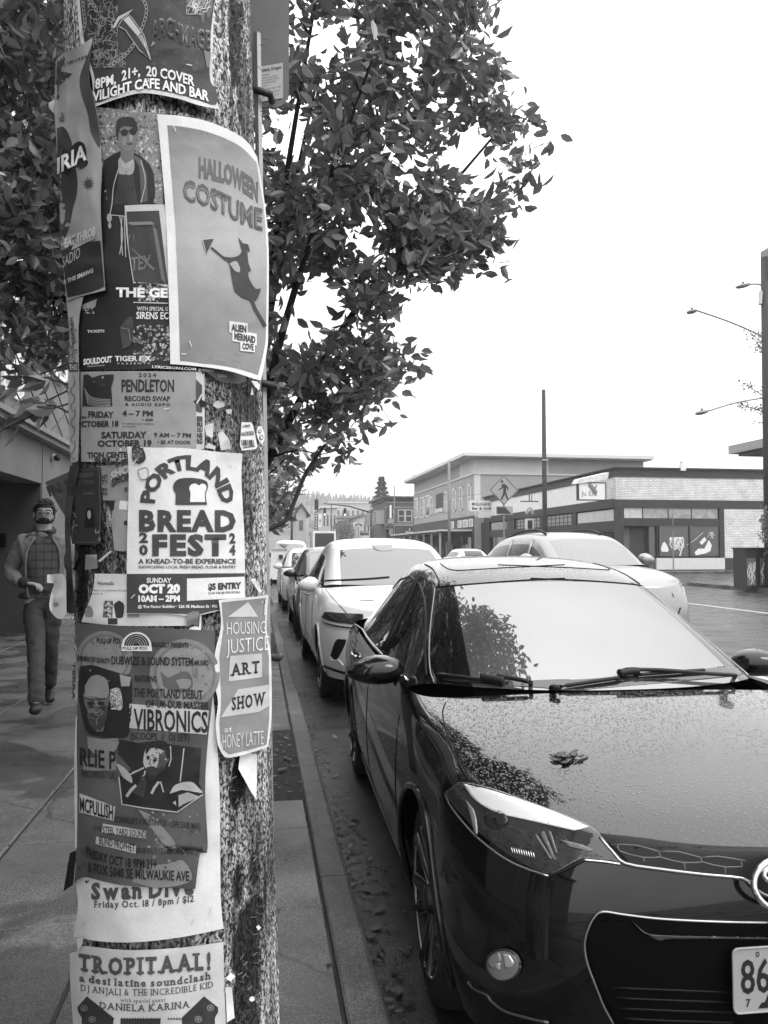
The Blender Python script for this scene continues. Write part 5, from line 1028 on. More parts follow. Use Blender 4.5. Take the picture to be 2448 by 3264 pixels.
# fog lamp
fc = c6(665, 1628)[0]
def circ(c, rx, ry, n=28): return [(c[0] + rx * math.cos(t), c[1] + ry * math.sin(t)) for t in [6.283 * j / n for j in range(n)]]
fl = b.drape(circ(fc, 50, 46), 'fog_lamp', mat('fog_glass', .30, .2, metal=.3), .008, 10)
for px, tn in ((P_(lambda x, y: (1050 + x / 2.1814, 2250 + y / 2.1814), 1125, 1780, 1150, 1730, 1200, 1705, 1215, 1760, 1190, 1780, 1180, 1810, 1140, 1810), .5), (P_(lambda x, y: (1050 + x / 2.1814, 2250 + y / 2.1814), 1225, 1710, 1270, 1720, 1300, 1770, 1290, 1800, 1240, 1810, 1230, 1760), .8), (P_(lambda x, y: (1050 + x / 2.1814, 2250 + y / 2.1814), 1175, 1775, 1205, 1775, 1205, 1820, 1180, 1815), .95)):
    for o_ in b.drape(px, 'lamp_facet', mat('facet%d' % int(tn * 100), tn, .2, metal=.6), .012, 10, True, .002):
        o_.parent = fl[0] if o_.data.vertices[0].co.x * fl[0].data.vertices[0].co.x > 0 else fl[1]
b.strip(circ(fc, 52, 48) + [circ(fc, 52, 48)[0]], 'fog_bezel', mat('bezel', .03, .15, coat=.5), .004, .008, k=1)
b.strip(cC(965, 1915, 1000, 1960, 1060, 1990, 1100, 2010, 1140, 2060, 1250, 2130, 1527, 2200), 'bumper_edge', mat('edge_gloss', .05, .12, coat=1), .004, .002)
# roof seams, pillars
b.strip(cD(690, 290, 900, 270, 1300, 240, 1659, 222), 'roof_seam', m_void, .004, .0008, k=4)
b.strip(cD(720, 110, 760, 140, 810, 158, 900, 160, 1200, 142, 1400, 132, 1659, 118), 'sunroof_edge', m_void, .0025, .0008, k=4)
b.strip(cD(605, 118, 660, 150, 690, 200, 712, 250, 705, 275), 'roof_ditch', m_plast, .005, .001, k=5)
b.strip(cD(680, 300, 665, 420, 645, 600, 636, 780, 645, 920, 675, 1010, 720, 1070), 'windscreen_trim', m_satin, .004, .003, k=5)
b.strip(cE(340, 40, 500, 60, 620, 90, 740, 140, 830, 185), 'roof_ditch', m_void, .007, .002, False, k=4)
b.strip(cE(830, 185, 1000, 290, 1200, 440, 1400, 590, 1540, 700, 1600, 760), 'pillar_trim', m_void, .008, .003, False, k=4)
# wipers, cowl
def raised(px, name, r, off, k=5):
    P = [b.hit(x, y, off) for x, y in smoothpoly(px, k)]; q = MB(); q.tube([p for p in P if p], r, 8); return q.build(name, m_plast, b.root, True)
raised(cD(715, 968, 850, 985, 1030, 1008), 'wiper_blade', .008, .014); raised(cD(1030, 995, 1110, 1010, 1200, 1030), 'wiper_joint', .017, .018); raised(cD(1150, 1000, 1330, 1030, 1500, 1085, 1620, 1098) + cE(130, 1015, 260, 1010), 'wiper_arm', .009, .026)
raised(cE(150, 1000, 400, 960, 600, 930), 'wiper_blade', .008, .014); raised(cE(600, 905, 680, 890, 740, 893), 'wiper_joint', .016, .018); raised(cE(740, 905, 950, 890, 1200, 872), 'wiper_blade', .007, .012); raised(cE(640, 890, 860, 893, 1050, 905, 1250, 920, 1490, 935), 'wiper_arm', .008, .026)
q = MB(); n = 24
for (ya, za), (yb, zb) in (((1.02, .955), (1.17, .992)),):
    xs = np.linspace(-.54, .54, n)
    f = lambda x, y, z: (x, y + .13 * (abs(x) / .60) ** 2.2, z - .03 * (x / .60) ** 2)
    q.add([f(x, ya, za) for x in xs] + [f(x, yb, zb + .006) for x in xs] + [f(x, yb + .05, zb + .008) for x in xs], [(i, i + 1, n + i + 1, n + i) for i in range(n - 1)] + [(n + i, n + i + 1, 2 * n + i + 1, 2 * n + i) for i in range(n - 1)])
q.build('cowl', m_plast, b.root, True)
# belt chrome, window frame
GL = lambda i, f, sg, off=.006: None
for sg in (1, -1):
    pts = [b.side(y, z, sg) for y, z in ((1.55, .962), (1.8, .966), (2.2, .972), (2.6, .976), (3.0, .98), (3.4, .985), (3.7, .99))]
    b.local_strip([p + Vector((sg * .004, 0, 0)) for p in pts if p], 'belt_trim', m_chrome, .009)
    for y0, y1 in ((2.28, 2.42),):
        pts = [b.side(y0 + (y1 - y0) * t, .99 + .38 * t, sg) for t in (0, .25, .5, .75, 1)]; b.local_strip([p + Vector((sg * .002, 0, 0)) for p in pts if p], 'door_pillar', m_plast, .018)
    pts = [b.side(y, z, sg) for y, z in ((1.42, 1.0), (1.62, 1.09), (1.85, 1.2), (2.05, 1.275), (2.3, 1.335), (2.7, 1.36), (3.1, 1.33), (3.4, 1.26))]; b.local_strip([p + Vector((sg * .003, 0, 0)) for p in pts if p], 'window_trim', m_plast, .006)
    for y in (2.34, 3.25):
        h = b.side(y - .14, .86, sg)
        if h: b.local_strip([h + Vector((sg * .003, -.08, 0)), h + Vector((sg * .03, -.06, .003)), h + Vector((sg * .03, .06, .003)), h + Vector((sg * .003, .08, 0))], 'door_handle', m_chrome, .011)
    for y0, y1 in ((1.32, 1.36), (2.32, 2.36), (3.2, 3.34)):
        pts = [b.side(y0 + (y1 - y0) * (1 - t) ** 2, .93 - .68 * t, sg) for t in [k / 8 for k in range(9)]]; b.local_strip([p + Vector((sg * .0003, 0, 0)) for p in pts if p], 'door_gap', m_void, .003)
    pts = [b.side(y, .235, sg) for y in (1.3, 1.8, 2.3, 2.8, 3.2)]; b.local_strip([p + Vector((sg * .004, 0, 0)) for p in pts if p], 'sill_trim', m_satin, .003)
b.mirrors((.885, 1.60, 1.0), (.125, .105, .062), m_black)
# emblem
em = MB(); ec = Vector((-.062, .012, .705)); ex = Vector((1, 0, 0)); ey = Vector((0, .26, .966)).normalized(); en = ex.cross(ey)
def ell(c, a, bb_, r, n=32):
    em.tube([ec + ex * (c[0] + a * math.cos(t)) + ey * (c[1] + bb_ * math.sin(t)) - en * -.012 for t in [6.2832 * k / n for k in range(n + 1)]], r, 8)
ell((0, 0), .086, .060, .008); ell((0, .024), .056, .021, .0065); ell((0, .002), .024, .056, .0065)
em.build('emblem', m_chrome, b.root, True)
# number plate
pm = MB(); x0, x1, z0, z1 = -.208, .097, .418, .568; yy = -.002; rr_ = .014; out = []
for cx, cz, a0 in ((x1 - rr_, z0 + rr_, -90), (x1 - rr_, z1 - rr_, 0), (x0 + rr_, z1 - rr_, 90), (x0 + rr_, z0 + rr_, 180)):
    for k in range(5): t = R_(a0 + k * 22.5); out.append((cx + rr_ * math.cos(t), cz + rr_ * math.sin(t)))
pm.prism(out, (0, yy, 0), (1, 0, 0), (0, 0, 1), (0, .004, 0), 0); o2 = (0, yy - .001, 0)
flat_text(pm, '86', o2, (1, 0, 0), (0, 0, 1), x0 + .019, z0 + .045, .075, .078, 1, .012); flat_text(pm, '7', o2, (1, 0, 0), (0, 0, 1), x0 + .031, z0 + .014, .011, .018, 1, .02)
flat_text(pm, 'O', o2, (1, 0, 0), (0, 0, 1), x0 + .058, z1 - .022, .010, .012, 1, .03); pm.prism([(x0 + .062, z0 + .008), (x0 + .125, z0 + .008), (x0 + .112, z0 + .02), (x0 + .1, z0 + .018), (x0 + .09, z0 + .045), (x0 + .08, z0 + .022), (x0 + .07, z0 + .02)], (0, yy - .001, 0), (1, 0, 0), (0, 0, 1), (0, .0005, 0), 1)
pm.tube([(a, yy - .001, c) for a, c in out] + [(out[0][0], yy - .001, out[0][1])], .0025, 6, 0)
pm.build('number_plate', [mat('plate_reflective', .33, .4), mat('plate_ink', .01, .5)], b.root)
fr_ = smoothpoly(cD(728, 935, 1000, 982, 1300, 996, 1650, 985) + cE(300, 925, 600, 903, 1000, 868, 1300, 836, 1480, 812, 1530, 775), 3) + cE(1575, 800) + smoothpoly(cE(1560, 850, 1450, 893, 1100, 930, 700, 965, 250, 1000) + cD(1500, 1050, 1100, 1025, 740, 992), 3)
b.drape(fr_, 'windscreen_frit', mat('frit_band', .02, .03, ior=1.9), .0015, 16, False, .001)
q = MB(); rr_ = random.Random(4)  # dark slivers laid on the bonnet as a painted reflection of leaves
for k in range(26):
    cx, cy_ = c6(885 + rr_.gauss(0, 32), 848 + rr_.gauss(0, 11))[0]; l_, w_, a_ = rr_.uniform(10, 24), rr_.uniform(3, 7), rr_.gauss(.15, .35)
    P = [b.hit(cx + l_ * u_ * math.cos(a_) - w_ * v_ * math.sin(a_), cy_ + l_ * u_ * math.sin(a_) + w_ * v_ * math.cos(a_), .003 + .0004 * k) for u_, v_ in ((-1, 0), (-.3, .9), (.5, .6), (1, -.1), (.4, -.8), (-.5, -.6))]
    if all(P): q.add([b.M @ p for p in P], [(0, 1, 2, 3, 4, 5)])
P = [Vector(q.v[0])]; o = q.build('painted_reflection', mat('painted_reflection', .012, .3)); o.modifiers.new('t', 'SOLIDIFY').thickness = .003; place(o, P[0]); tag(o, 'painted dark reflection of leaves on the bonnet of the black sedan', 'leaf')  # no real leaf: the slivers only paint a reflection of leaves
# ------------------------------------------------------------------ other vehicles
SUVZ = [(0, .0), (.18, .26), (.30, .36), (.765, .93), (.985, 1.13), (1.49, 1.67)]
def suv(name, label, loc, rz, paint, H=1.67, hood=.93, cowl=1.13, ymap=None, sx=1.08, group=None, lev=2, xroof=1.1, **k):
    return Car(name, label, 'car', Vector(loc), rz, paint, None, group, [(0, 0), (.18, .26), (.30, .36), (.765, hood), (.985, cowl), (1.49, H)], ymap or [(0, 0), (1.05, 1.12), (1.95, 1.95), (3.1, 3.2), (3.5, 3.95), (4.08, 4.32), (4.66, 4.52)], sx, xroof, .35, lev=lev, **k)
KG = 'cars parked along the near kerb'
h = suv('white_suv', 'white crossover parked directly behind the black sedan', (1.50, 7.28, 0), 0, m_white, group=KG, axles=(.88, 3.44), lev=3, ws=mat('suv_windscreen', .06, .03, ior=2.5))
h.wheels(5, mt=mat('suv_alloy', .03, .4, metal=.4))
cF = lambda *a: [(850 + a[i] / 3.6875, 1650 + a[i + 1] / 3.6875) for i in range(0, len(a), 2)]
h.drape(smoothpoly(cF(650, 1172, 680, 1125, 725, 1110, 900, 1125, 1140, 1135), 3) + cF(1140, 1250) + smoothpoly(cF(1000, 1255, 850, 1235, 720, 1210), 3), 'headlight', m_lens, .006, 6)
h.drape(smoothpoly(cF(645, 1190, 700, 1225, 850, 1265, 1060, 1290), 3) + smoothpoly(cF(1060, 1310, 850, 1290, 700, 1250, 655, 1215), 3), 'headlight_trim', m_chrome, .008, 6)
h.drape(smoothpoly(cF(755, 1620, 790, 1500, 830, 1432, 880, 1430, 935, 1440, 905, 1530, 830, 1665, 790, 1660), 3), 'air_intake', m_void, .004, 6)
h.strip(cF(750, 1640, 775, 1680, 850, 1680, 900, 1740), 'bumper_crease', m_white, .012, .0)
h.strip(cF(690, 840, 800, 970, 950, 1130), 'bonnet_gap', mat('panel_gap', .12, .6), .004, .001); h.strip(cF(1100, 972, 1180, 972, 1260, 972), 'bonnet_vent', m_void, .006, .001)
h.strip(cF(660, 1740, 800, 1790, 930, 1830), 'bumper_lip', m_plast, .015, .0)
h.strip(cF(690, 742, 900, 735, 1200, 720, 1440, 700), 'wiper_arm', m_plast, .010, .004, False)
h.drape(smoothpoly(cF(1230, 330, 1270, 372, 1330, 392, 1475, 388), 3) + cF(1475, 318, 1300, 322), 'sensor_housing', mat('sensor_grey', .25, .3), .002, 10, False, .002)
h.mirrors((.93, 1.72, 1.12), (.125, .10, .085), m_white)
for sg in (1, -1):
    for y0 in (1.45, 2.45, 3.4):
        pts = [h.side(y0 + .05 * (1 - t), 1.05 - .7 * t, sg) for t in [k / 8 for k in range(9)]]; h.local_strip([p + Vector((sg * .0003, 0, 0)) for p in pts if p], 'door_gap', mat('panel_gap', .12, .6), .004)
    q = h.side(2.25, .98, sg)
    if q: h.local_strip([q + Vector((0, -.1, 0)), q + Vector((sg * .03, -.07, 0)), q + Vector((sg * .03, .07, 0)), q + Vector((0, .1, 0))], 'door_handle', m_satin, .014)
    pts = [h.side(y, z, sg) for y, z in ((1.5, 1.125), (2.2, 1.13), (3.0, 1.14), (3.6, 1.15))]; h.local_strip([p + Vector((sg * .003, 0, 0)) for p in pts if p], 'belt_trim', m_plast, .012)
q = MB(); q.prism([(-.09, 0), (.09, 0), (.06, .03), (0, .045), (-.06, .03)], (0, 2.02, 1.545), (1, 0, 0), (0, .3, .25), (0, .01, .02)); q.build('mirror_housing', m_satin, h.root)
# dark car, white hatchback, van and others down the row
d3 = suv('dark_hatchback', 'dark hatchback with turned front wheel between two white parked cars', (1.50, 12.85, 0), 0, m_darkcar, 1.58, .86, 1.06, sx=1.05, group=KG, ws=mat('pale_windscreen', .10, .05, ior=2.4), axles=(.86, 3.4)); d3.wheels(6, mt=m_alloyedge, steer=-14); d3.mirrors((.92, 1.72, 1.08), (.12, .09, .075), m_darkcar)
def lamps(c, z, mt=m_lens):
    for sg in (1, -1):
        P = [c.bvh_all.ray_cast(Vector((sg * x, -2, z + dz)), Vector((0, 1, 0)))[0] for x, dz in ((.40, -.05), (.62, -.03), (.70, .03), (.68, .07), (.5, .05), (.38, .0))]
        if all(P): q = MB(); q.poly([p + Vector((0, -.012, 0)) for p in P]); o_ = q.build('headlight', mt, c.root); md = o_.modifiers.new('thickness', 'SOLIDIFY'); md.thickness = .02
    P = [c.bvh_all.ray_cast(Vector((x, -2, zz)), Vector((0, 1, 0)))[0] for x, zz in ((-.42, z - .32), (.42, z - .32), (.5, z - .18), (-.5, z - .18))]
    if all(P): q = MB(); q.poly([p + Vector((0, -.012, 0)) for p in P]); o_ = q.build('grille', m_plast, c.root); md = o_.modifiers.new('thickness', 'SOLIDIFY'); md.thickness = .02
lamps(d3, .86)
w4 = suv('white_hatchback', 'small white car parked beyond the dark hatchback', (1.42, 18.9, 0), 0, m_white, 1.56, .86, 1.07, sx=1.03, group=KG, axles=(.86, 3.3), ws=mat('suv_windscreen', .06, .03, ior=2.5)); w4.wheels(5); w4.mirrors((.9, 1.7, 1.08), (.12, .09, .08), m_white); lamps(w4, .84)
P = [(-.55, .45), (-.3, .62)]
s5 = suv('grey_van', 'pale grey van parked farthest along the near kerb', (1.48, 34.6, 0), 0, m_silver, 1.95, .98, 1.2, [(0, 0), (1.05, .95), (1.95, 1.6), (3.1, 3.2), (3.5, 4.4), (4.08, 4.8), (4.66, 4.9)], sx=1.08, group=KG, axles=(.86, 3.5), xroof=1.2, ws=mat('pale_windscreen', .10, .05, ior=2.4)); s5.wheels(5); lamps(s5, .9); s5.mirrors((.95, 1.5, 1.25), (.12, .09, .1), m_plast)
w6 = suv('white_wagon', 'white car at the distant end of the parked row', (1.5, 42.5, 0), 0, m_white, 1.6, .9, 1.1, group=KG, axles=(.86, 3.4), ws=mat('pale_windscreen', .10, .05, ior=2.4)); w6.wheels(5); lamps(w6, .86)
# lettered A-board / open van door panel by the kerb in the distance
m_wgl = mat('estate_side_glass', .05, .2, spec=.4)
wg = suv('pale_estate_car', 'pale estate car with roof rails driving past the black sedan', (4.66, 8.9, 0), R_(1), mat('pale_car_paint', .30, .3, metal=.7, coat=.5), 1.79, 1.06, 1.30, [(0, 0), (1.05, 1.12), (1.95, 1.85), (3.1, 3.3), (3.5, 4.2), (4.08, 4.6), (4.66, 4.75)], sx=1.0, xroof=1.12, axles=(.9, 3.5), lev=3, ws=mat('bright_windscreen', .1, .03, ior=2.6), glass=m_wgl); wg.wheels(5); wg.mirrors((.92, 1.72, 1.37), (.12, .1, .09), mat('pale_car_paint', .72)); lamps(wg, .98, m_tail)
for sg in (1, -1):
    P = [wg.bvh_all.ray_cast(Vector((sg * .43, y, 3)), Vector((0, 0, -1)))[0] for y in (2.15, 2.5, 3.2, 3.9)]
    P = [p + Vector((0, 0, .05 if 0 < i < 3 else .012)) for i, p in enumerate(P) if p]
    wg.local_strip(smoothpoly([tuple(p) for p in P], 5), 'roof_rail', m_plast, .018)
    for y0 in (2.1, 3.0):
        pts = [wg.side(y0 + .1 * t, 1.32 + .34 * t, sg) for t in (0, .3, .6, 1)]; wg.local_strip([p for p in pts if p], 'door_pillar', mat('pale_car_paint', .3), .028)
    pts = [wg.side(y, z, sg) for y, z in ((1.4, 1.3), (2.2, 1.315), (3.0, 1.325), (3.9, 1.34))]; wg.local_strip([p + Vector((sg * .003, 0, 0)) for p in pts if p], 'belt_trim', m_satin, .012)
sv = suv('silver_estate_car', 'silver estate car parked on the far side before the taverns', (15.9, 43.0, 0), R_(182), m_silver, 1.66, sx=1.05, axles=(.86, 3.4)); sv.wheels(5); lamps(sv, .86, m_tail)
wv = suv('white_hatchback', 'white hatchback seen beyond the white crossover roof in the road', (10.6, 42.0, 0), R_(180), m_white, 1.55, sx=1.03, axles=(.86, 3.3)); wv.wheels(5); lamps(wv, .86, m_tail)
# box truck
rt = empty('box_truck', (7.2, 86, 0), 'white box truck with a dark roll-up rear door in the distant road', 'truck')
q = MB(); q.bb(-1.25, 1.25, 0, 5.2, .95, 3.5); q.build('cargo_box', m_white, rt)
q = MB(); q.bb(-1.05, 1.05, -.03, 0, 1.1, 3.25); q.build('rear_door', mat('roll_door', .03, .5), rt)
q = MB(); q.bb(-1.05, 1.05, 5.4, 7.2, .6, 2.6); q.bb(-.95, .95, 6.6, 7.22, 1.6, 2.5, mi=1); q.build('cab', [m_white, m_glassdark], rt)
for x in (-1, 1):
    for y in (1.2, 6.4): q = MB(); q.lathe([(0, -.12), (.42, -.12), (.45, 0), (.42, .12), (0, .12)], (x, y, .45), 'X', 20); q.build('wheel', m_rubber, rt)
for x in (-.3, 0, .3): q = MB(); q.bb(x - .06, x + .06, -.04, 0, 3.36, 3.42); q.build('marker_lamp', m_tail, rt)
# motorcycle by the far kerb
rt = empty('motorcycle', (12.6, 40.0, 0), 'dark motorcycle parked on the far side beside the silver estate', 'motorcycle', rz=R_(60))
for y in (-.68, .68): q = MB(); q.lathe([(.2, -.05), (.29, -.05), (.31, 0), (.29, .05), (.2, .05)], (0, y, .31), 'X', 24); q.build('wheel', m_rubber, rt, True)
q = MB(); q.ball((0, -.15, .8), (.15, .3, .14)); q.build('tank', m_darkcar, rt, True)
q = MB(); q.ball((0, .4, .78), (.14, .38, .07)); q.build('seat', m_plast, rt, True)
q = MB(); q.ball((0, 0, .45), (.18, .28, .2)); q.tube([(.0, -.68, .31), (0, -.45, .95)], .035, 8); q.tube([(0, .68, .31), (0, .2, .5), (0, -.3, .7)], .03, 8); q.tube([(.12, 0, .35), (.14, .8, .4)], .04, 8); q.build('frame', m_alloy, rt, True)
q = MB(); q.tube([(-.36, -.3, 1.05), (-.1, -.42, 1.0), (.1, -.42, 1.0), (.36, -.3, 1.05)], .015, 8); q.build('handlebar', m_satin, rt, True)
q = MB(); q.ball((0, -.55, .9), .09); q.build('headlight', m_tail, rt, True)
# ================================================================== trees
m_leaf = mat('leaf', .105, .34, island=.6, var=.2, scale=3)
def translucent(m, v):
    t = m.node_tree; b = t.nodes['Principled BSDF']; o = t.nodes['Material Output']; tr_ = t.nodes.new('ShaderNodeBsdfTranslucent'); tr_.inputs[0].default_value = gz(v); a = t.nodes.new('ShaderNodeAddShader'); t.links.new(b.outputs[0], a.inputs[0]); t.links.new(tr_.outputs[0], a.inputs[1]); t.links.new(a.outputs[0], o.inputs['Surface']); return m
translucent(m_leaf, .06)
m_bark = mat('bark', .02, .85, var=.5, scale=14, bump=.5, bscale=40)
def pip(poly):
    P = np.array(poly)
    def f(x, y):
        c = False; n = len(P)
        for i in range(n):
            x1, y1 = P[i]; x2, y2 = P[(i + 1) % n]
            if (y1 > y) != (y2 > y) and x < (x2 - x1) * (y - y1) / (y2 - y1) + x1: c = not c
        return c
    return f
def topx(p):
    d = Vector(p) - CAM; w_ = d.dot(FV); return (1224 + F_PX * d.dot(RV) / w_, 1632 - F_PX * d.dot(UV) / w_)
LEAF = np.array([(0, 0, 0), (-.22, .25, .05), (-.24, .6, .04), (0, 1, -.10), (.24, .6, .04), (.22, .25, .05), (0, .28, -.03), (0, .62, -.05)])
LF = [(0, 1, 6), (0, 6, 5), (1, 2, 7, 6), (6, 7, 4, 5), (2, 3, 7), (7, 3, 4)]
def leaves_mesh(name, pts, dirs, size, mt, parent):
    n = len(pts); V = np.zeros((n, 8, 3))
    for i in range(n):
        d = np.array(dirs[i]); d = d / (np.linalg.norm(d) + 1e-9); r = RNG.normal(size=3); a = np.cross(d, r); a /= np.linalg.norm(a) + 1e-9; b = np.cross(a, d); s = size * RNG.uniform(.6, 1.2)
        V[i] = np.array(pts[i]) + s * (LEAF[:, :1] * a * RNG.uniform(.75, 1.1) + LEAF[:, 1:2] * d + LEAF[:, 2:] * b * RNG.uniform(.3, 2.2))
    me = bpy.data.meshes.new(name); fs = [tuple(k + 8 * i for k in f) for i in range(n) for f in LF]
    me.from_pydata(V.reshape(-1, 3).tolist(), [], fs); me.materials.append(mt); o = bpy.data.objects.new(name, me); COL.objects.link(o); o.parent = parent
    return o
def build_tree(root, base, fork, clusters, leaf_n, leaf_size, trunk_r, limbs=7, drop=()):
    """limbs grown towards leaf clusters: each cluster joins the nearest wood already grown"""
    off = Vector(root.location); nodes = [Vector(fork)]; rad = [trunk_r * .6]; segs = []
    order = sorted(clusters, key=lambda c: (Vector(c) - Vector(fork)).length)
    pts, dirs = [], []
    mb = MB(); mid = (Vector(base) + Vector(fork)) / 2 + Vector((.03, .02, 0)); mb.tube(smoothpoly([tuple(Vector(base) - off), tuple(mid - off), tuple(Vector(fork) - off)], 5), [trunk_r * (1.35 - .045 * i) for i in range(11)], 12)
    for k in range(limbs):
        c = Vector(order[int(len(order) * (.55 + .4 * k / limbs)) - 1]); f = Vector(fork); p1 = f + (c - f) * .35 + Vector((0, 0, .22)); p2 = f + (c - f) * .7 + Vector((0, 0, .15))
        sm = [Vector(q) for q in smoothpoly([tuple(f), tuple(p1), tuple(p2), tuple(c)], 5)]; rr_ = [max(.008, trunk_r * (.40 - .37 * i / len(sm))) for i in range(len(sm))]
        mb.tube([q - off for q in sm], rr_, 7); nodes += sm; rad += rr_
    for c in order:
        c = Vector(c); N_ = np.array(nodes); d = np.linalg.norm(N_ - np.array(c), axis=1) + .25 * np.maximum(0, N_[:, 2] - c.z)
        i = int(np.argmin(d)); a = nodes[i]; L_ = (c - a).length
        if L_ > .03:
            m = a + (c - a) * .5 + Vector((random.uniform(-.05, .05), random.uniform(-.05, .05), .10 * L_)); sm = [Vector(q) for q in smoothpoly([tuple(a), tuple(m), tuple(c)], 3)]; r0 = min(rad[i] * .7, .010)
            mb.tube([q - off for q in sm], [max(.0022, r0 * (1 - .75 * j / 6)) for j in range(len(sm))], 4, cap=False); nodes += sm[2:]; rad += [max(.003, r0 * .6)] * len(sm[2:])
        out = (c - a).normalized() if L_ > .03 else Vector((0, 0, 1))
        for j in range(leaf_n):
            t = random.random(); q = a + (c - a) * (1 - t * min(1, .28 / max(L_, .05))); q = q + Vector((random.gauss(0, .06), random.gauss(0, .06), random.gauss(0, .06)))
            pts.append(tuple(q - off)); dirs.append((out.x * .5 + random.gauss(0, .65), out.y * .5 + random.gauss(0, .65), out.z * .4 + random.gauss(-.05, .65)))
    mb.build('trunk', m_bark, root, True); leaves_mesh('crown', pts, dirs, leaf_size, m_leaf, root)
OUT = [(-700, -700), (1560, -700), (1600, -300), (1527, 22), (1549, 66), (1490, 147), (1593, 221), (1601, 325), (1697, 360), (1748, 384), (1719, 487), (1660, 600), (1690, 693), (1652, 767), (1700, 775), (1608, 804), (1595, 885), (1549, 915), (1505, 826), (1416, 870), (1440, 945), (1328, 974), (1284, 1062), (1298, 1121), (1320, 1239), (1345, 1254), (1298, 1298), (1305, 1372), (1254, 1328), (1225, 1402), (1136, 1431), (1107, 1480), (1062, 1453), (1018, 1480), (974, 1490), (900, 1540), (860, 1560), (700, 1500), (450, 1300), (200, 1190), (0, 1165), (-700, 1100)]
inside = pip(OUT)
ELL = [((.05, 4.95, 4.6), (1.9, 1.5, 2.4)), ((.75, 4.6, 3.75), (1.05, .9, .9)), ((-.9, 5.1, 3.6), (1.4, 1.2, 1.0)), ((.35, 4.9, 2.7), (.75, .7, .85)), ((-1.8, 5.2, 4.4), (1.2, 1.1, 1.6)), ((-1.75, 5.3, 4.0), (1.0, .9, 1.3)), ((-1.5, 5.2, 5.2), (1.0, .9, 1.0)), ((-1.35, 5.0, 3.9), (.6, .8, 1.4)), ((-1.45, 4.9, 4.5), (.6, .8, 1.3)), ((-1.3, 5.0, 3.2), (.55, .7, .8)), ((.3, 4.8, 3.6), (1.0, .8, 1.0)), ((1.05, 4.7, 3.3), (.7, .7, .7)), ((1.1, 4.6, 4.0), (.75, .7, .8)), ((.9, 4.6, 4.8), (.8, .7, .8)), ((.7, 4.7, 2.9), (.6, .6, .6)), ((.55, 4.5, 4.9), (1.1, 1.0, 1.2))]
CL = []; tries = 0
while len(CL) < 1600 and tries < 60000:
    tries += 1; c, r = random.choice(ELL); v = Vector((random.gauss(0, 1), random.gauss(0, 1), random.gauss(0, 1))).normalized() * (random.random() ** .42)
    p = Vector((c[0] + v.x * r[0], c[1] + v.y * r[1], c[2] + v.z * r[2]))
    if p.y < 3.4: continue
    x, y = topx(p)
    if not inside(x, y): continue
    if x > 300 and fbm(np.array(x * .0085 + 3), np.array(y * .0085), 31, 2) < (.42 if x > 880 else .36): continue
    if any((p - q).length < .095 for q in CL[-1600:]): continue
    CL.append(p)
tr = empty('street_tree', (-.16, 5.35, .12), 'leafy street tree right behind the poster pole, overhanging the parked black sedan', 'tree', 'street trees')
build_tree(tr, (-.16, 5.35, .10), (-.12, 5.3, 1.75), [tuple(c) for c in CL], 14, .100, .085, 11)
q = MB(); pts = [AY(1035, 1420, 4.9), AY(980, 1500, 4.75), AY(949, 1572, 4.65), AY(930, 1620, 4.6), AY(913, 1657, 4.55), AY(862, 1684, 4.5), AY(830, 1690, 4.5)]
q.tube([Vector(p) - tr.location for p in smoothpoly([tuple(p) for p in pts], 4)], [.011 + .004 * i / 24 for i in range(25)], 7); q.build('branch', m_bark, tr, True)
# low shoots left of the pole
pts, dirs = [], []; q = MB()
for (x0, y0, x1, y1, Y) in ((240, 1150, 10, 1260, 4.6), (235, 1230, 60, 1200, 4.5), (240, 1280, 0, 1375, 4.4), (230, 1320, 120, 1290, 4.4), (60, 1190, 0, 1130, 4.7), (215, 1245, 90, 1330, 4.5)):
    a, b_ = AY(x0, y0, Y), AY(x1, y1, Y); q.tube([Vector(p) - tr.location for p in (a, (a + b_) / 2 + Vector((0, 0, .02)), b_)], [.006, .005, .003], 5)
    for k in range(7):
        t = random.choice([.45, .5, .75, .8, .95, 1.0]); p = a + (b_ - a) * t; pts.append(tuple(p - tr.location)); dd = (b_ - a).normalized(); dirs.append((dd.x + random.gauss(0, .6), random.gauss(0, .5), dd.z + random.gauss(-.1, .6)))
q.build('shoot', m_bark, tr, True); leaves_mesh('shoot_leaves', pts, dirs, .13, m_leaf, tr)
# smaller leafy tree prototype for the streets beyond
CL2 = []
while len(CL2) < 420:
    v = Vector((random.gauss(0, 1), random.gauss(0, 1), random.gauss(0, 1))).normalized() * random.random() ** .4; p = Vector((v.x * 2.3, v.y * 2.3, 4.6 + v.z * 2.6 + .3 * math.sin(v.x * 5)))
    if fbm(np.array(p.x * .7 + 9), np.array(p.z * .7 + p.y), 3) > .38: CL2.append(p)
def tree_at(loc, label, proto=None, sc_=1.0, rz=0):
    r = empty('street_tree', loc, label, 'tree', 'street trees', rz); r.scale = (sc_,) * 3
    if proto is None: r.location = (0, 0, 0); build_tree(r, (0, 0, 0), (0, 0, 2.0), [tuple(c) for c in CL2], 10, .26, .12, 9); r.location = loc
    else:
        for c in proto.children: d = c.copy(); COL.objects.link(d); d.parent = r
    return r
tq = None
t2 = tree_at((-.6, 23, .1), 'dark leafy tree on the near pavement past the parked hatchbacks', None, .82)
tree_at((-.72, 12.0, .1), 'second pavement tree, mostly behind the pole, reflected in the white crossover', t2, .72, 2.0)
tree_at((-.8, 37, .1), 'mid-distance pavement tree whose crown sits left of the hanging signals', t2, 1.0, 1.3)
tree_at((-1.5, 62, .1), 'distant tree on the near pavement below the gabled house', t2, 1.2, 2.4)
tree_at((18.6, 172, .1), 'round dark tree behind the box truck at the street bend', t2, 1.15, .5)
tree_at((22.5, 206, .1), 'far tree standing left of the crown-topped sign', t2, 1.5, 4.0)
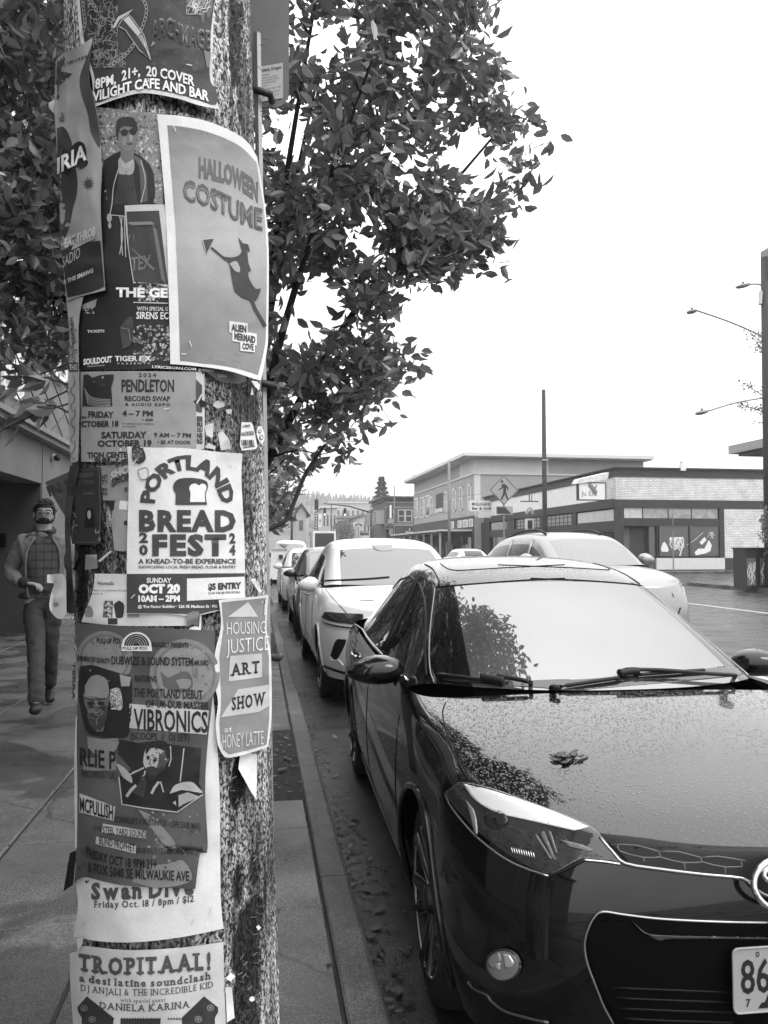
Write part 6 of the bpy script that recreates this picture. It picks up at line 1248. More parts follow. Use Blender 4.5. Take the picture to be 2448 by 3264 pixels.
# ================================================================== building at the left
m_wall = mat('concrete_wall', .17, .7, var=.18, scale=1.5, bump=.15, bscale=60)
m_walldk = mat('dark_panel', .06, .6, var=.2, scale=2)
m_wframe = mat('white_frame', .8, .4)
m_winb = mat('bright_window', .55, .06, ior=2.2)
lb = empty('concrete_building', (-3.6, 9, .13), 'grey concrete building with a dark recessed entrance behind the walking man', 'building')
def part(root, name, mt, f, smooth=False, parent=None):
    q = MB(); f(q); q.v = [tuple(Vector(p) - root.location) for p in q.v]; return q.build(name, mt, parent or root, smooth)
part(lb, 'wall', m_wall, lambda q: (q.bb(-3.6, -4.0, 3, 13.9, 2.62, 3.3), q.bb(-3.6, -8, 13.95, 30, .1, 3.3), q.bb(-3.6, -7, -3, 3, .1, 3.3), q.bb(-4.0, -7, -3, 14.4, 3.3, 14), q.bb(-4.0, -7, 14.4, 16.9, 3.5, 4.8), q.bb(-4.05, -7, 16.9, 30, 3.5, 13)))
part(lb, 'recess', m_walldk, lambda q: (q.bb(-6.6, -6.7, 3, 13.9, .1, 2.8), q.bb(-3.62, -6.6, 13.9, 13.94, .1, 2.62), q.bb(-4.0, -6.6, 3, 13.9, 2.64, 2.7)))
part(lb, 'door', mat('steel_door', .045, .5, var=.15, scale=3), lambda q: q.bb(-4.6, -5.9, 13.84, 13.9, .13, 2.3))
part(lb, 'door_frame', mat('frame_grey', .14, .5), lambda q: (q.bb(-4.48, -4.56, 13.78, 13.9, .13, 2.6), q.bb(-5.94, -6.0, 13.8, 13.9, .13, 2.35)))
part(lb, 'intercom', m_black, lambda q: q.bb(-4.13, -4.36, 13.80, 13.9, 1.55, 1.78))
part(lb, 'ledge', mat('ledge', .22, .6, var=.1), lambda q: (q.bb(-3.42, -4.0, -3, 30, 3.3, 3.38), q.bb(-3.36, -4.0, -3, 30, 3.38, 3.46)))
part(lb, 'railing', mat('railing', .05, .5, metal=.4), lambda q: [q.tube([(-3.5, y, 3.46), (-3.5, y + 2.2, 4.5)], .012, 5) for y in np.arange(4, 20, 1.1)] + [q.tube([(-3.5, y + 2.2, 3.46), (-3.5, y, 4.5)], .012, 5) for y in np.arange(4, 20, 1.1)] + [q.tube([(-3.5, -2, 4.52), (-3.5, 26, 4.52)], .025, 6)])
for (y0, y1, z0, z1) in ((11.2, 12.3, 6.2, 8.0), (13.0, 14.1, 4.0, 8.6), (9.2, 10.4, 6.2, 8.0), (6.0, 8.0, 5.0, 8.0)):
    wf = part(lb, 'window', m_wframe, lambda q: (q.bb(-3.96, -4.02, y0, y0 + .09, z0, z1), q.bb(-3.96, -4.02, y1 - .09, y1, z0, z1), q.bb(-3.96, -4.02, y0, y1, z0, z0 + .09), q.bb(-3.96, -4.02, y0, y1, z1 - .09, z1), q.bb(-3.965, -4.02, (y0 + y1) / 2 - .03, (y0 + y1) / 2 + .03, z0, z1)))
    part(lb, 'pane', m_winb, lambda q: q.bb(-3.985, -4.03, y0 + .09, y1 - .09, z0 + .09, z1 - .09), False, wf)
wf = part(lb, 'window', m_wframe, lambda q: (q.bb(-3.9, -4.05, 15.8, 15.9, 4.85, 7), q.bb(-3.9, -4.05, 16.75, 16.85, 4.85, 7), q.bb(-3.9, -4.05, 15.8, 16.85, 4.85, 4.97)))
part(lb, 'pane', mat('grey_pane', .12, .1, ior=1.8), lambda q: q.bb(-3.95, -4.03, 15.9, 16.75, 4.97, 7), False, wf)
sc2 = AX(165, 1457, -3.6)
cr = empty('security_camera', sc2, 'small white dome security camera high on the grey wall', 'security camera')
q = MB(); q.lathe([(0, .0), (.07, 0), (.075, .03), (.05, .07)], (0, 0, 0), 'X', 16); q.build('mount', m_wframe, cr, True); q = MB(); q.ball((.10, -.04, -.02), (.06, .08, .055)); q.build('housing', m_plast, cr, True)
q = MB(); q.tube([(.03, 0, 0), (.08, -.02, -.01)], .02, 8); q.build('arm', m_wframe, cr)
P3 = [AY(143, 1537, 12.6), AY(330, 1455, 12.6), AY(330, 1700, 12.6), AY(222, 1672, 12.6)]
q = MB(); q.add(P3 + [p + Vector((0, .04, 0)) for p in P3], [(0, 1, 2, 3), (7, 6, 5, 4), (0, 4, 5, 1), (1, 5, 6, 2), (2, 6, 7, 3), (3, 7, 4, 0)])
o1 = AY(158, 1582, 12.59); ux = (AY(225, 1558, 12.59) - o1).normalized(); uy = Vector((-ux.z, 0, ux.x)); flat_text(q, 'IN S', o1, ux, uy, 0, 0, (AY(235, 1556, 12.59) - o1).length, .15, 1, .03); flat_text(q, 'IN S', o1, ux, uy, .004, .004, (AY(235, 1556, 12.59) - o1).length * .98, .14, 2, -.01, (0, -.002, 0))
bn = q.build('hanging_banner', [mat('banner_grey', .075, .6), mat('banner_ink', .012, .6), mat('banner_letter', .05, .6)]); place(bn, P3[0]); tag(bn, 'dark pointed banner reading IN S beside the walking man', 'banner')
# ================================================================== the walking man
def skin(name, verts, edges, rad, mt, parent, lev=2, root=0, post=None):
    me = bpy.data.meshes.new(name); me.from_pydata(verts, edges, []); o = bpy.data.objects.new(name, me); COL.objects.link(o)
    o.modifiers.new('skin', 'SKIN'); 
    for i, r in enumerate(rad): me.skin_vertices[0].data[i].radius = r if isinstance(r, tuple) else (r, r)
    me.skin_vertices[0].data[root].use_root = True
    md = o.modifiers.new('s', 'SUBSURF'); md.levels = lev; md.render_levels = lev
    dg = bpy.context.evaluated_depsgraph_get(); r = bpy.data.meshes.new_from_object(o.evaluated_get(dg)); bpy.data.objects.remove(o); bpy.data.meshes.remove(me)
    r.name = name; r.materials.clear(); r.materials.append(mt); r.polygons.foreach_set('use_smooth', [True] * len(r.polygons))
    ob = bpy.data.objects.new(name, r); COL.objects.link(ob); ob.parent = parent; return ob
def wrinkle(o, amp, fr, st):
    me = o.data; me.update(); co = np.empty(len(me.vertices) * 3); me.vertices.foreach_get('co', co); co = co.reshape(-1, 3); no = np.empty(len(me.vertices) * 3); me.vertices.foreach_get('normal', no); no = no.reshape(-1, 3)
    w_ = fbm(co[:, 0] * fr * st[0] + co[:, 2] * fr * st[2] + 4, co[:, 1] * fr * st[1] + co[:, 2] * fr * .6 - co[:, 0] * fr * 1.5, 17, 3) - .5
    co += no * (amp * 2 * (np.abs(w_) * -2 + .35))[:, None]; me.vertices.foreach_set('co', co.ravel()); me.update(); return o
def chainmesh(chains):
    V = []; E_ = []; R = []; key = {}
    for ch in chains:
        prev = None
        for p, r in ch:
            k = tuple(round(c, 4) for c in p)
            if k not in key: key[k] = len(V); V.append(p); R.append(r)
            if prev is not None and prev != key[k]: E_.append((prev, key[k]))
            prev = key[k]
    return V, E_, R
m_skin = mat('skin', .32, .5, var=.08, scale=20)
m_hair = mat('hair', .018, .55, var=.5, scale=60, bump=.6, bscale=120)
m_jacket = mat('grey_jacket', .15, .8, var=.12, scale=10, bump=.5, bscale=18)
m_rib = mat('dark_rib', .02, .85)
m_trous = mat('trousers', .042, .8, var=.3, scale=7, bump=.9, bscale=12)
m_shoe = mat('dark_shoe', .012, .5)
man = empty('person', (-1.86, 7.3, .13), 'bearded man in glasses, light bomber jacket and plaid shirt walking towards the camera', 'person', rz=R_(12))
# body
ch = [[((0, 0, .98), (.13, .11)), ((0, -.01, 1.2), (.15, .115)), ((0, -.01, 1.40), (.17, .11)), ((0, 0, 1.50), (.09, .08)), ((0, -.005, 1.56), .060), ((0, -.02, 1.625), (.068, .078)), ((0, -.012, 1.71), (.083, .098)), ((0, -.008, 1.77), (.062, .075))]]
LEGF = [((0, 0, .98), (.13, .11)), ((-.075, 0, .90), .088), ((-.035, -.20, .53), .056), ((-.02, -.36, .30), .050), ((-.012, -.46, .11), .038), ((-.015, -.56, .085), .036), ((-.02, -.66, .11), .026)]
LEGB = [((0, 0, .98), (.13, .11)), ((.075, 0, .90), .088), ((.06, .02, .52), .056), ((.06, .2, .33), .050), ((.058, .32, .16), .038), ((.062, .26, .06), .036), ((.066, .17, .03), .026)]
ARML = [((0, -.01, 1.40), (.17, .11)), ((-.17, 0, 1.455), .056), ((-.265, .05, 1.19), .046), ((-.20, -.12, 1.115), .040), ((-.115, -.22, 1.10), .03)]
ARMR = [((0, -.01, 1.40), (.17, .11)), ((.17, 0, 1.455), .056), ((.255, .06, 1.18), .046), ((.25, -.08, .98), .040), ((.235, -.13, .90), .03)]
V, E_, R = chainmesh(ch + [LEGF, LEGB, ARML, ARMR]); bodyo = skin('body', V, E_, R, m_skin, man)
def hand(w, d, side, parent):
    """palm and five bent fingers; w wrist, d direction of the palm"""
    w = Vector(w); d = Vector(d).normalized(); s_ = d.cross(Vector((0, 0, 1))).normalized() * side; u = s_.cross(d); chains = []
    pc = w + d * .05
    chains.append([(tuple(w), (.026, .018)), (tuple(pc), (.036, .016)), (tuple(w + d * .085), (.038, .014))])
    for k in range(4):
        f0 = w + d * .085 + s_ * (-.03 + .02 * k); L_ = [.03, .034, .032, .025][k]; c = [1.0, .75, .5, .35][k]
        p1 = f0 + d * L_ * .9 - u * L_ * .3; p2 = p1 + d * L_ * .5 - u * L_ * .8; p3 = p2 - d * L_ * .15 * c - u * L_ * .6
        chains.append([(tuple(w + d * .085), (.038, .014)), (tuple(f0), .0095), (tuple(p1), .009), (tuple(p2), .0085), (tuple(p3), .007)])
    t0 = w + d * .03 + s_ * -.03; chains.append([(tuple(pc), (.036, .016)), (tuple(t0), .012), (tuple(t0 + d * .035 - s_ * .012 - u * .012), .010), (tuple(t0 + d * .06 + s_ * .004 - u * .02), .008)])
    V, E_, R = chainmesh(chains); return skin('hand', V, E_, R, m_skin, parent, 2)
hand((-.115, -.22, 1.10), (.75, -.45, -.1), 1, bodyo); hand((.235, -.13, .90), (-.1, -.25, -1), -1, bodyo)
q = MB(); q.tube([(-.05, -.29, 1.075), (-.01, -.32, 1.085)], .009, 8); q.build('held_lighter', m_plast, man) if False else None
# face details joined to head region
q = MB(); q.add([(-.014, -.112, 1.672), (.014, -.112, 1.672), (0, -.108, 1.712), (0, -.138, 1.678), (0, -.112, 1.664)], [(0, 3, 2), (3, 1, 2), (0, 4, 3), (4, 1, 3)])
for sx_ in (-1, 1): q.ball((sx_ * .086, .005, 1.69), (.012, .022, .032), 8, 6)
q.build('face_features', m_skin, bodyo, True)
q = MB()
for sx_ in (-1, 1): q.ball((sx_ * .032, -.1, 1.703), (.014, .008, .008), 8, 6)
q.build('eyes', mat('eye_dark', .03, .2), bodyo, True)
q = MB()
for sx_ in (-1, 1): q.tube([(sx_ * .012, -.116, 1.726), (sx_ * .035, -.113, 1.732), (sx_ * .058, -.1, 1.724)], .005, 6)
q.build('eyebrows', m_hair, man, True)
# hair: cap of irregular locks
q = MB(); n, m = 28, 12; vs = []
for i in range(m + 1):
    p = 1.75 * i / m
    for k in range(n):
        t = 2 * math.pi * k / n; back = math.sin(t); lim = 1.0 if back > -.25 else .62
        pp_ = p * lim; j = (1.03 - .16 * (i / m) ** 2 * (1.2 if lim < 1 else .6)) * (1 + .14 * (fbm(np.array(k * .8), np.array(i * .9), 21, 2) - .5) * 2)
        vs.append((.094 * math.sin(pp_) * math.cos(t) * j, -.002 + .112 * math.sin(pp_) * math.sin(t) * j, 1.712 + .116 * math.cos(pp_) * j))
q.add(vs, [(i * n + k, i * n + (k + 1) % n, (i + 1) * n + (k + 1) % n, (i + 1) * n + k) for i in range(m) for k in range(n)]); 
for k in range(260):
    t = random.random() * 6.283; lim = 1.65 if math.sin(t) > -.25 else 1.0; p = math.acos(1 - random.random() * (1 - math.cos(lim))); d = Vector((math.sin(p) * math.cos(t), math.sin(p) * math.sin(t), math.cos(p))); c = Vector((d.x * .088, -.002 + d.y * .106, 1.712 + d.z * .112)); s_ = Vector((random.gauss(0, 1), .6 + random.gauss(0, .6), random.gauss(.2, .5))).normalized() * .022
    q.tube([c, c + s_ * .5 + d * .007, c + s_ + d * .003], [.0045, .004, .001], 4)
q.build('hair', m_hair, man, True)
q = MB(); vs = []; n, m = 20, 8
for i in range(m + 1):
    p = 1.62 + 1.2 * i / m
    for k in range(n + 1):
        t = -math.pi / 2 + (k / n - .5) * 3.3; edge = abs(k / n - .5) * 2
        pz = p + (1 - i / m) * (.06 if edge < .22 else .06 + .34 * math.sin(min(1, (edge - .22) / .5) * math.pi) - .25 * max(0, edge - .6))
        vs.append((.080 * math.sin(pz) * math.cos(t) * 1.04, -.018 + .098 * math.sin(pz) * math.sin(t) * 1.06, 1.672 + .085 * math.cos(pz)))
q.add(vs, [(i * (n + 1) + k, i * (n + 1) + k + 1, (i + 1) * (n + 1) + k + 1, (i + 1) * (n + 1) + k) for i in range(m) for k in range(n)]); q.tube([(-.04, -.105, 1.648), (-.02, -.116, 1.656), (.02, -.116, 1.656), (.04, -.105, 1.648)], .008, 6); q.build('beard', m_hair, man, True)
q = MB()
for sx_ in (-1, 1): q.tube([(sx_ * .034 + .027 * math.cos(t), -.122 + .012 * abs(sx_ * .034 + .027 * math.cos(t)) / .06, 1.70 + .024 * math.sin(t)) for t in [6.2832 * k / 18 for k in range(19)]], .0022, 6); q.tube([(sx_ * .061, -.112, 1.706), (sx_ * .084, .0, 1.70)], .003, 6)
q.tube([(-.008, -.124, 1.705), (.008, -.124, 1.705)], .003, 6); q.build('glasses', m_plast, man)
# clothes
V, E_, R = chainmesh([[((0, 0, .98), (.15, .125)), ((-.075, 0, .90), .104), ((-.038, -.19, .54), .074), ((-.022, -.35, .31), .069), ((-.014, -.455, .09), .068)], [((0, 0, .98), (.15, .125)), ((.075, 0, .90), .104), ((.06, .02, .53), .074), ((.06, .19, .34), .069), ((.06, .325, .13), .068)], [((0, 0, .98), (.15, .125)), ((0, 0, 1.03), (.15, .125))]])
wrinkle(skin('trousers', V, E_, R, m_trous, man, 3), .010, 9, (1, 1, 2.2))
V, E_, R = chainmesh([[((0, 0, 1.0), (.17, .14)), ((0, -.01, 1.08), (.18, .145)), ((0, -.01, 1.24), (.175, .14)), ((0, -.005, 1.40), (.175, .125)), ((0, .0, 1.50), (.10, .09)), ((0, .005, 1.53), (.085, .085))], [((0, -.005, 1.40), (.175, .125)), ((-.17, 0, 1.455), .076), ((-.268, .05, 1.19), .068), ((-.205, -.115, 1.12), .058), ((-.15, -.18, 1.108), .048)], [((0, -.005, 1.40), (.175, .125)), ((.17, 0, 1.455), .076), ((.262, .06, 1.18), .068), ((.255, -.07, 1.0), .058), ((.245, -.105, .94), .048)]])
jk = wrinkle(skin('jacket', V, E_, R, m_jacket, man, 3), .012, 9, (1, 1, 2.2))
bv = BVHTree.FromPolygons([v.co[:] for v in jk.data.vertices], [tuple(p.vertices) for p in jk.data.polygons])
def front(x, z, off): 
    h = bv.ray_cast(Vector((x, -1, z)), Vector((0, 1, 0)))[0]; return (x, (h.y if h else -.1) - off, z)
sm_ = mat('plaid_shirt', .045, .8); t = sm_.node_tree; bs = t.nodes['Principled BSDF']; tcn = t.nodes.new('ShaderNodeTexCoord'); acc = None
for ax_, sc_ in (('X', 16), ('Z', 14)):
    sp = t.nodes.new('ShaderNodeSeparateXYZ'); t.links.new(tcn.outputs['Object'], sp.inputs[0]); mm = t.nodes.new('ShaderNodeMath'); mm.operation = 'MULTIPLY'; mm.inputs[1].default_value = sc_; t.links.new(sp.outputs[ax_], mm.inputs[0])
    fr = t.nodes.new('ShaderNodeMath'); fr.operation = 'FRACT'; t.links.new(mm.outputs[0], fr.inputs[0]); lt = t.nodes.new('ShaderNodeMath'); lt.operation = 'LESS_THAN'; lt.inputs[1].default_value = .22; t.links.new(fr.outputs[0], lt.inputs[0])
    if acc is None: acc = lt
    else: a2 = t.nodes.new('ShaderNodeMath'); a2.operation = 'ADD'; t.links.new(acc.outputs[0], a2.inputs[0]); t.links.new(lt.outputs[0], a2.inputs[1]); acc = a2
mrn = t.nodes.new('ShaderNodeMapRange'); mrn.inputs[2].default_value = 2; mrn.inputs[3].default_value = .065; mrn.inputs[4].default_value = .018; t.links.new(acc.outputs[0], mrn.inputs[0]); t.links.new(mrn.outputs[0], bs.inputs['Base Color'])
q = MB(); nx, nz_ = 12, 26; vs = []
for j in range(nz_ + 1):
    z = .965 + (1.50 - .965) * j / nz_; f = j / nz_; xl = -.105 - .03 * math.sin(f * 3) + .05 * max(0, f - .8) * 5; xr = .115 + .02 * math.sin(f * 3) - .05 * max(0, f - .8) * 5
    for i in range(nx + 1): vs.append(front(xl + (xr - xl) * i / nx, z, .010 + .006 * math.sin(i / nx * math.pi)))
q.add(vs, [(j * (nx + 1) + i, j * (nx + 1) + i + 1, (j + 1) * (nx + 1) + i + 1, (j + 1) * (nx + 1) + i) for j in range(nz_) for i in range(nx)]); sh = q.build('shirt', sm_, man, True); q = MB(); q.tube([(.066 * math.cos(t), -.012 + .070 * math.sin(t), 1.560 + .022 * math.sin(t)) for t in [R_(-62 + 304 * k / 20) for k in range(21)]], .017, 8); q.build('shirt_collar', sm_, man, True)
for sg in (-1, 1):
    q = MB(); q.tube([front(sg * (.112 + .025 * math.sin(f * 3) - .05 * max(0, f - .8) * 5), .965 + .53 * f, .016) for f in [k / 12 for k in range(13)]], .012, 6); q.build('jacket_front_edge', m_jacket, man, True)
    q = MB(); q.poly([front(sg * .010, 1.475, .018), front(sg * .055, 1.54, .03), front(sg * .078, 1.47, .026), front(sg * .045, 1.425, .024)]); q.build('shirt_collar', sm_, man)
q = MB(); q.tube([(.080 * math.cos(t), -.005 + .082 * math.sin(t), 1.552 + .030 * math.sin(t)) for t in [R_(-60 + 300 * k / 20) for k in range(21)]], .022, 8); q.build('jacket_collar', m_rib, man, True)
q = MB(); q.tube([(.172 * math.cos(t), .142 * math.sin(t) - .01, .985) for t in [R_(-50 + 280 * k / 20) for k in range(21)]], .026, 8); q.build('jacket_hem', m_rib, man, True)
for w_, d_ in (((-.155, -.172, 1.108), (-.115, -.22, 1.10)), ((.245, -.10, .95), (.236, -.128, .905))): q = MB(); q.tube([w_, tuple((Vector(w_) + Vector(d_)) / 2), d_], [.05, .045, .04], 10); q.build('jacket_cuff', m_rib, man, True)
for ch in ([((-.012, -.43, .10), .054), ((-.016, -.54, .09), (.05, .044)), ((-.022, -.68, .115), (.044, .036))], [((.058, .33, .13), .054), ((.062, .25, .075), (.048, .044)), ((.068, .13, .035), (.043, .034))]):
    V, E_, R = chainmesh([ch]); skin('shoe', V, E_, R, m_shoe, man)
# ================================================================== far side of the street
def brickmat(name, a, b_, mortar, sc_=1.0):
    m = bpy.data.materials.new(name); m.use_nodes = True; t = m.node_tree; bs = t.nodes['Principled BSDF']; bs.inputs['Roughness'].default_value = .75
    tc_ = t.nodes.new('ShaderNodeTexCoord'); sp = t.nodes.new('ShaderNodeSeparateXYZ'); t.links.new(tc_.outputs['Object'], sp.inputs[0])
    ad_ = t.nodes.new('ShaderNodeMath'); t.links.new(sp.outputs[0], ad_.inputs[0]); t.links.new(sp.outputs[1], ad_.inputs[1]); cb_ = t.nodes.new('ShaderNodeCombineXYZ'); t.links.new(ad_.outputs[0], cb_.inputs[0]); t.links.new(sp.outputs[2], cb_.inputs[1])
    br = t.nodes.new('ShaderNodeTexBrick'); br.inputs['Scale'].default_value = 1; br.inputs['Brick Width'].default_value = .30 * sc_; br.inputs['Row Height'].default_value = .11 * sc_; br.inputs['Mortar Size'].default_value = .012 * sc_
    br.inputs['Color1'].default_value = gz(a); br.inputs['Color2'].default_value = gz(b_); br.inputs['Mortar'].default_value = gz(mortar); t.links.new(cb_.outputs[0], br.inputs[0])
    n = t.nodes.new('ShaderNodeTexNoise'); n.inputs['Scale'].default_value = 1.4; n.inputs['Detail'].default_value = 6; t.links.new(tc_.outputs['Object'], n.inputs[0]); r = t.nodes.new('ShaderNodeMapRange'); r.inputs[1].default_value = .3; r.inputs[2].default_value = .7; r.inputs[3].default_value = .8; r.inputs[4].default_value = 1.1; t.links.new(n.outputs[0], r.inputs[0])
    mx = t.nodes.new('ShaderNodeMix'); mx.data_type = 'RGBA'; mx.blend_type = 'MULTIPLY'; mx.inputs[0].default_value = 1; t.links.new(br.outputs[0], mx.inputs[6]); t.links.new(r.outputs[0], mx.inputs[7]); t.links.new(mx.outputs[2], bs.inputs['Base Color']); return m
m_brick = brickmat('white_brick', .78, .66, .25)
m_stucco = mat('pale_render', .5, .8, var=.12, scale=1.2)
m_trim = mat('dark_trim', .03, .6, var=.25, scale=2)
m_glass = mat('shop_glass', .045, .05, ior=1.7, var=.3, scale=1)
m_glassp = mat('papered_glass', .3, .3, var=.45, scale=2.5)
m_sill = mat('sill_panel', .58, .6, var=.08)
m_ivory = mat('light_sign', .72, .5); m_ink = mat('sign_ink', .03, .5); m_inkg = mat('sign_ink_grey', .16, .5)
FY = 47.0
c4b = lambda x, y: (1800 + x / 2.56, 1440 + y / 2.5609)
c3b = lambda x, y: (1300 + x / 3.318, 1440 + y / 3.3167)
c2b = lambda x, y: (850 + x / 3.318, 1500 + y / 3.3167)
BX = AY(1963, 1600, FY).x
bb_ = empty('brick_shop', (BX, FY, .14), 'single storey white brick corner shop with dark trim and scrawled windows', 'building')
def rect(q, f, x0, y0, x1, y1, Y, d0, d1=0.0, mi=0):
    a = AY(*f(x0, y0), Y); b_ = AY(*f(x1, y1), Y); q.bb(a.x, b_.x, Y - d1, Y - d0, min(a.z, b_.z), max(a.z, b_.z), mi)
zt = AY(*c4b(420, 122), FY).z; z_ = lambda y: AY(*c4b(420, y), FY).z
XR = BX + 22
Z0, Zb1, Zb0, Zw1, Zw0, Zs1, Zs0, Zsill = zt, z_(200), z_(388), z_(455), z_(540), z_(605), z_(855), z_(868)
part(bb_, 'wall', m_brick, lambda q: (q.bb(BX, XR, FY, FY + .3, Zb0, Zb1), q.bb(BX, BX + .3, FY + .3, FY + 2.4, Zb0 + .05, Zb1 - .003)))
part(bb_, 'painted_wall', mat('white_masonry', .74, .8, var=.12, scale=2), lambda q: q.bb(BX, BX + .3, FY + 2.4, FY + 29.5, Zb0 + .05, Zb1 - .003))
part(bb_, 'core', m_trim, lambda q: q.bb(BX + .31, XR, FY + .31, FY + 29.4, .14, Z0 - .25))
part(bb_, 'parapet', m_trim, lambda q: (q.bb(BX - .06, XR, FY - .06, FY + .35, Zb1 - .02, Z0), q.bb(BX - .06, BX + .35, FY + .35, FY + 29.5, Zb1 - .02, Z0 - .003), q.bb(BX - .2, XR, FY - .2, FY - .06, Z0 - .12, Z0 - .03), q.bb(BX - .25, BX - .06, FY - .2, FY + 29.5, Z0 - .12, Z0 - .03)))
part(bb_, 'fascia', m_trim, lambda q: (q.bb(BX - .03, XR, FY - .05, FY + .3, Zw1, Zb0), q.bb(BX - .05, BX + .3, FY + .3, FY + 29.5, Zw1, Zb0 + .05)))
xs_ = lambda x: AY(*c4b(x, 700), FY).x
part(bb_, 'pillar', m_trim, lambda q: q.bb(BX - .02, xs_(480), FY - .03, FY + .3, .14, Zw1)); part(bb_, 'pillar', m_trim, lambda q: q.bb(xs_(1262), xs_(1302), FY - .03, FY + .3, .14, Zw1))
part(bb_, 'transom', m_trim, lambda q: q.bb(xs_(480), xs_(1262), FY - .02, FY + .3, Zs1, Zw0))
part(bb_, 'pier', m_brick, lambda q: q.bb(xs_(1302), xs_(1608), FY - .01, FY + .3, Zsill, Zw1 - .02))
part(bb_, 'plinth', m_trim, lambda q: q.bb(xs_(1302), XR, FY - .02, FY + .3, .14, Zsill))
part(bb_, 'pier', m_brick, lambda q: q.bb(xs_(1608), XR, FY - .008, FY + .3, Zsill, Zw1 - .02))
for a, b_, mt in ((485, 640, mat('curtain', .5, .6, var=.3, scale=6)), (640, 850, m_glassp), (850, 1040, m_glassp), (1040, 1258, m_glassp)):
    part(bb_, 'window', mt, lambda q: q.bb(xs_(a) + .04, xs_(b_) - .04, FY + .04, FY + .1, Zw0, Zw1))
part(bb_, 'door', m_glass, lambda q: q.bb(xs_(560), xs_(680), FY + .5, FY + .56, .14, Zs1 - .3)); part(bb_, 'doorway', mat('doorway_grey', .1, .7), lambda q: (q.bb(xs_(482), xs_(545), FY + .3, FY + .36, .14, Zs1), q.bb(xs_(690), xs_(735), FY + .02, FY + .3, .14, Zs1)))
wn = part(bb_, 'window', m_glass, lambda q: q.bb(xs_(775), xs_(1262), FY + .05, FY + .1, Zs0, Zs1))
part(bb_, 'sill', m_sill, lambda q: q.bb(xs_(740), xs_(1296), FY - .1, FY + .3, .2, Zsill))
for x in (755, 1020): part(bb_, 'mullion', m_trim, lambda q: q.bb(xs_(x) - .04, xs_(x) + .04, FY - .02, FY + .05, Zs0, Zs1))
def graff(q):
    def ln(pts, r): q.tube([AY(*c4b(x, y), FY + .045) for x, y in pts], r, 4)
    random.seed(3)
    for x0 in (855, 895, 930):
        ln(smoothpoly([(x0, 720), (x0 + 15, 700), (x0 + 5, 760), (x0 + 30, 790), (x0 + 20, 720), (x0 + 35, 705), (x0 + 40, 780)], 4), .05)
    ln(smoothpoly([(890, 770), (900, 800), (930, 740), (960, 760), (950, 810), (940, 850)], 4), .05); ln([(940, 790), (930, 800), (950, 815), (940, 850)], .04)
    for k in range(9): ln([(1165 + random.uniform(0, 60), 650 + random.uniform(0, 60)) for _ in range(3)], .015)
    ln([(1000, 760), (1060, 720), (1130, 660)], .015)
part(bb_, 'graffiti', mat('graffiti_paint', .7, .6), graff, False, wn)
for pts in ([(785, 790), (800, 745), (815, 735), (830, 755), (850, 800), (840, 818), (790, 815)], [(1060, 820), (1090, 790), (1140, 790), (1175, 720), (1200, 760), (1190, 810), (1150, 830), (1070, 845)], [(1100, 740), (1140, 695), (1158, 720), (1120, 760)]): part(bb_, 'window_sticker', m_ivory, lambda q: q.poly([AY(*c4b(x, y), FY + .04) for x, y in pts]), False, wn)
part(bb_, 'wall_lamp', m_ivory, lambda q: rect(q, c4b, 930, 105, 970, 158, FY, .06, .3)); part(bb_, 'vent_pipe', m_satin, lambda q: q.tube([AY(*c4b(948, 112), FY - .1), AY(*c4b(948, 80), FY - .1), AY(*c4b(965, 88), FY - .1)], .05, 6))
# street flank of the shop (plane X = BX)
YX = lambda px: AX(px, 1700, BX).y
ya, yb = YX(1700), YX(1830)
def flank(q, p0, p1, z0, z1, d=.03, mi=0): q.bb(BX - d, BX + .3, YX(p0), YX(p1), z0, z1, mi)
for a, b_ in ((1838, 1826), (1735, 1722), (1640, 1622), (1560, 1530)): part(bb_, 'pillar', m_trim, lambda q: flank(q, a, b_, .14, Zw1))
for a, b_, mt in ((1955, 1840, mat('curtain', .5)), (1822, 1738, mat('wired_glass', .28, .3, var=.2)), (1720, 1645, mat('wired_glass', .28)), (1620, 1565, m_glass)):
    wf = part(bb_, 'window', mt, lambda q: q.bb(BX + .05, BX + .1, YX(a), YX(b_), Zw0 - .2, Zw1 - .1))
    part(bb_, 'glazing_bars', m_trim, lambda q: [q.bb(BX + .02, BX + .05, y - .03, y + .03, Zw0 - .2, Zw1 - .1) for y in np.arange(YX(a), YX(b_), .8)] + [q.bb(BX + .024, BX + .05, YX(a), YX(b_), z - .025, z + .025) for z in np.arange(Zw0, Zw1 - .15, .35)] if mt.name == 'wired_glass' else q.bb(BX + .02, BX + .05, YX(a), YX(b_), Zw0 - .22, Zw0 - .16), False, wf)
part(bb_, 'transom', m_trim, lambda q: flank(q, 1958, 1530, Zs1 - .35, Zw0 - .2, .01))
for a, b_ in ((1950, 1845), (1820, 1742), (1720, 1700), (1665, 1645), (1618, 1570)): part(bb_, 'shop_window', m_glass, lambda q: q.bb(BX + .1, BX + .16, YX(a), YX(b_), .7, Zs1 - .35))
for a, b_, v in ((1845, 1826, .35), (1700, 1668, .12), (1645, 1622, .02)): part(bb_, 'door', mat('door%d' % int(v * 100), v, .5), lambda q: q.bb(BX + .2, BX + .26, YX(a), YX(b_), .14, Zs1 - .4))
part(bb_, 'stall_riser', m_trim, lambda q: flank(q, 1958, 1530, .14, .68, -.08))
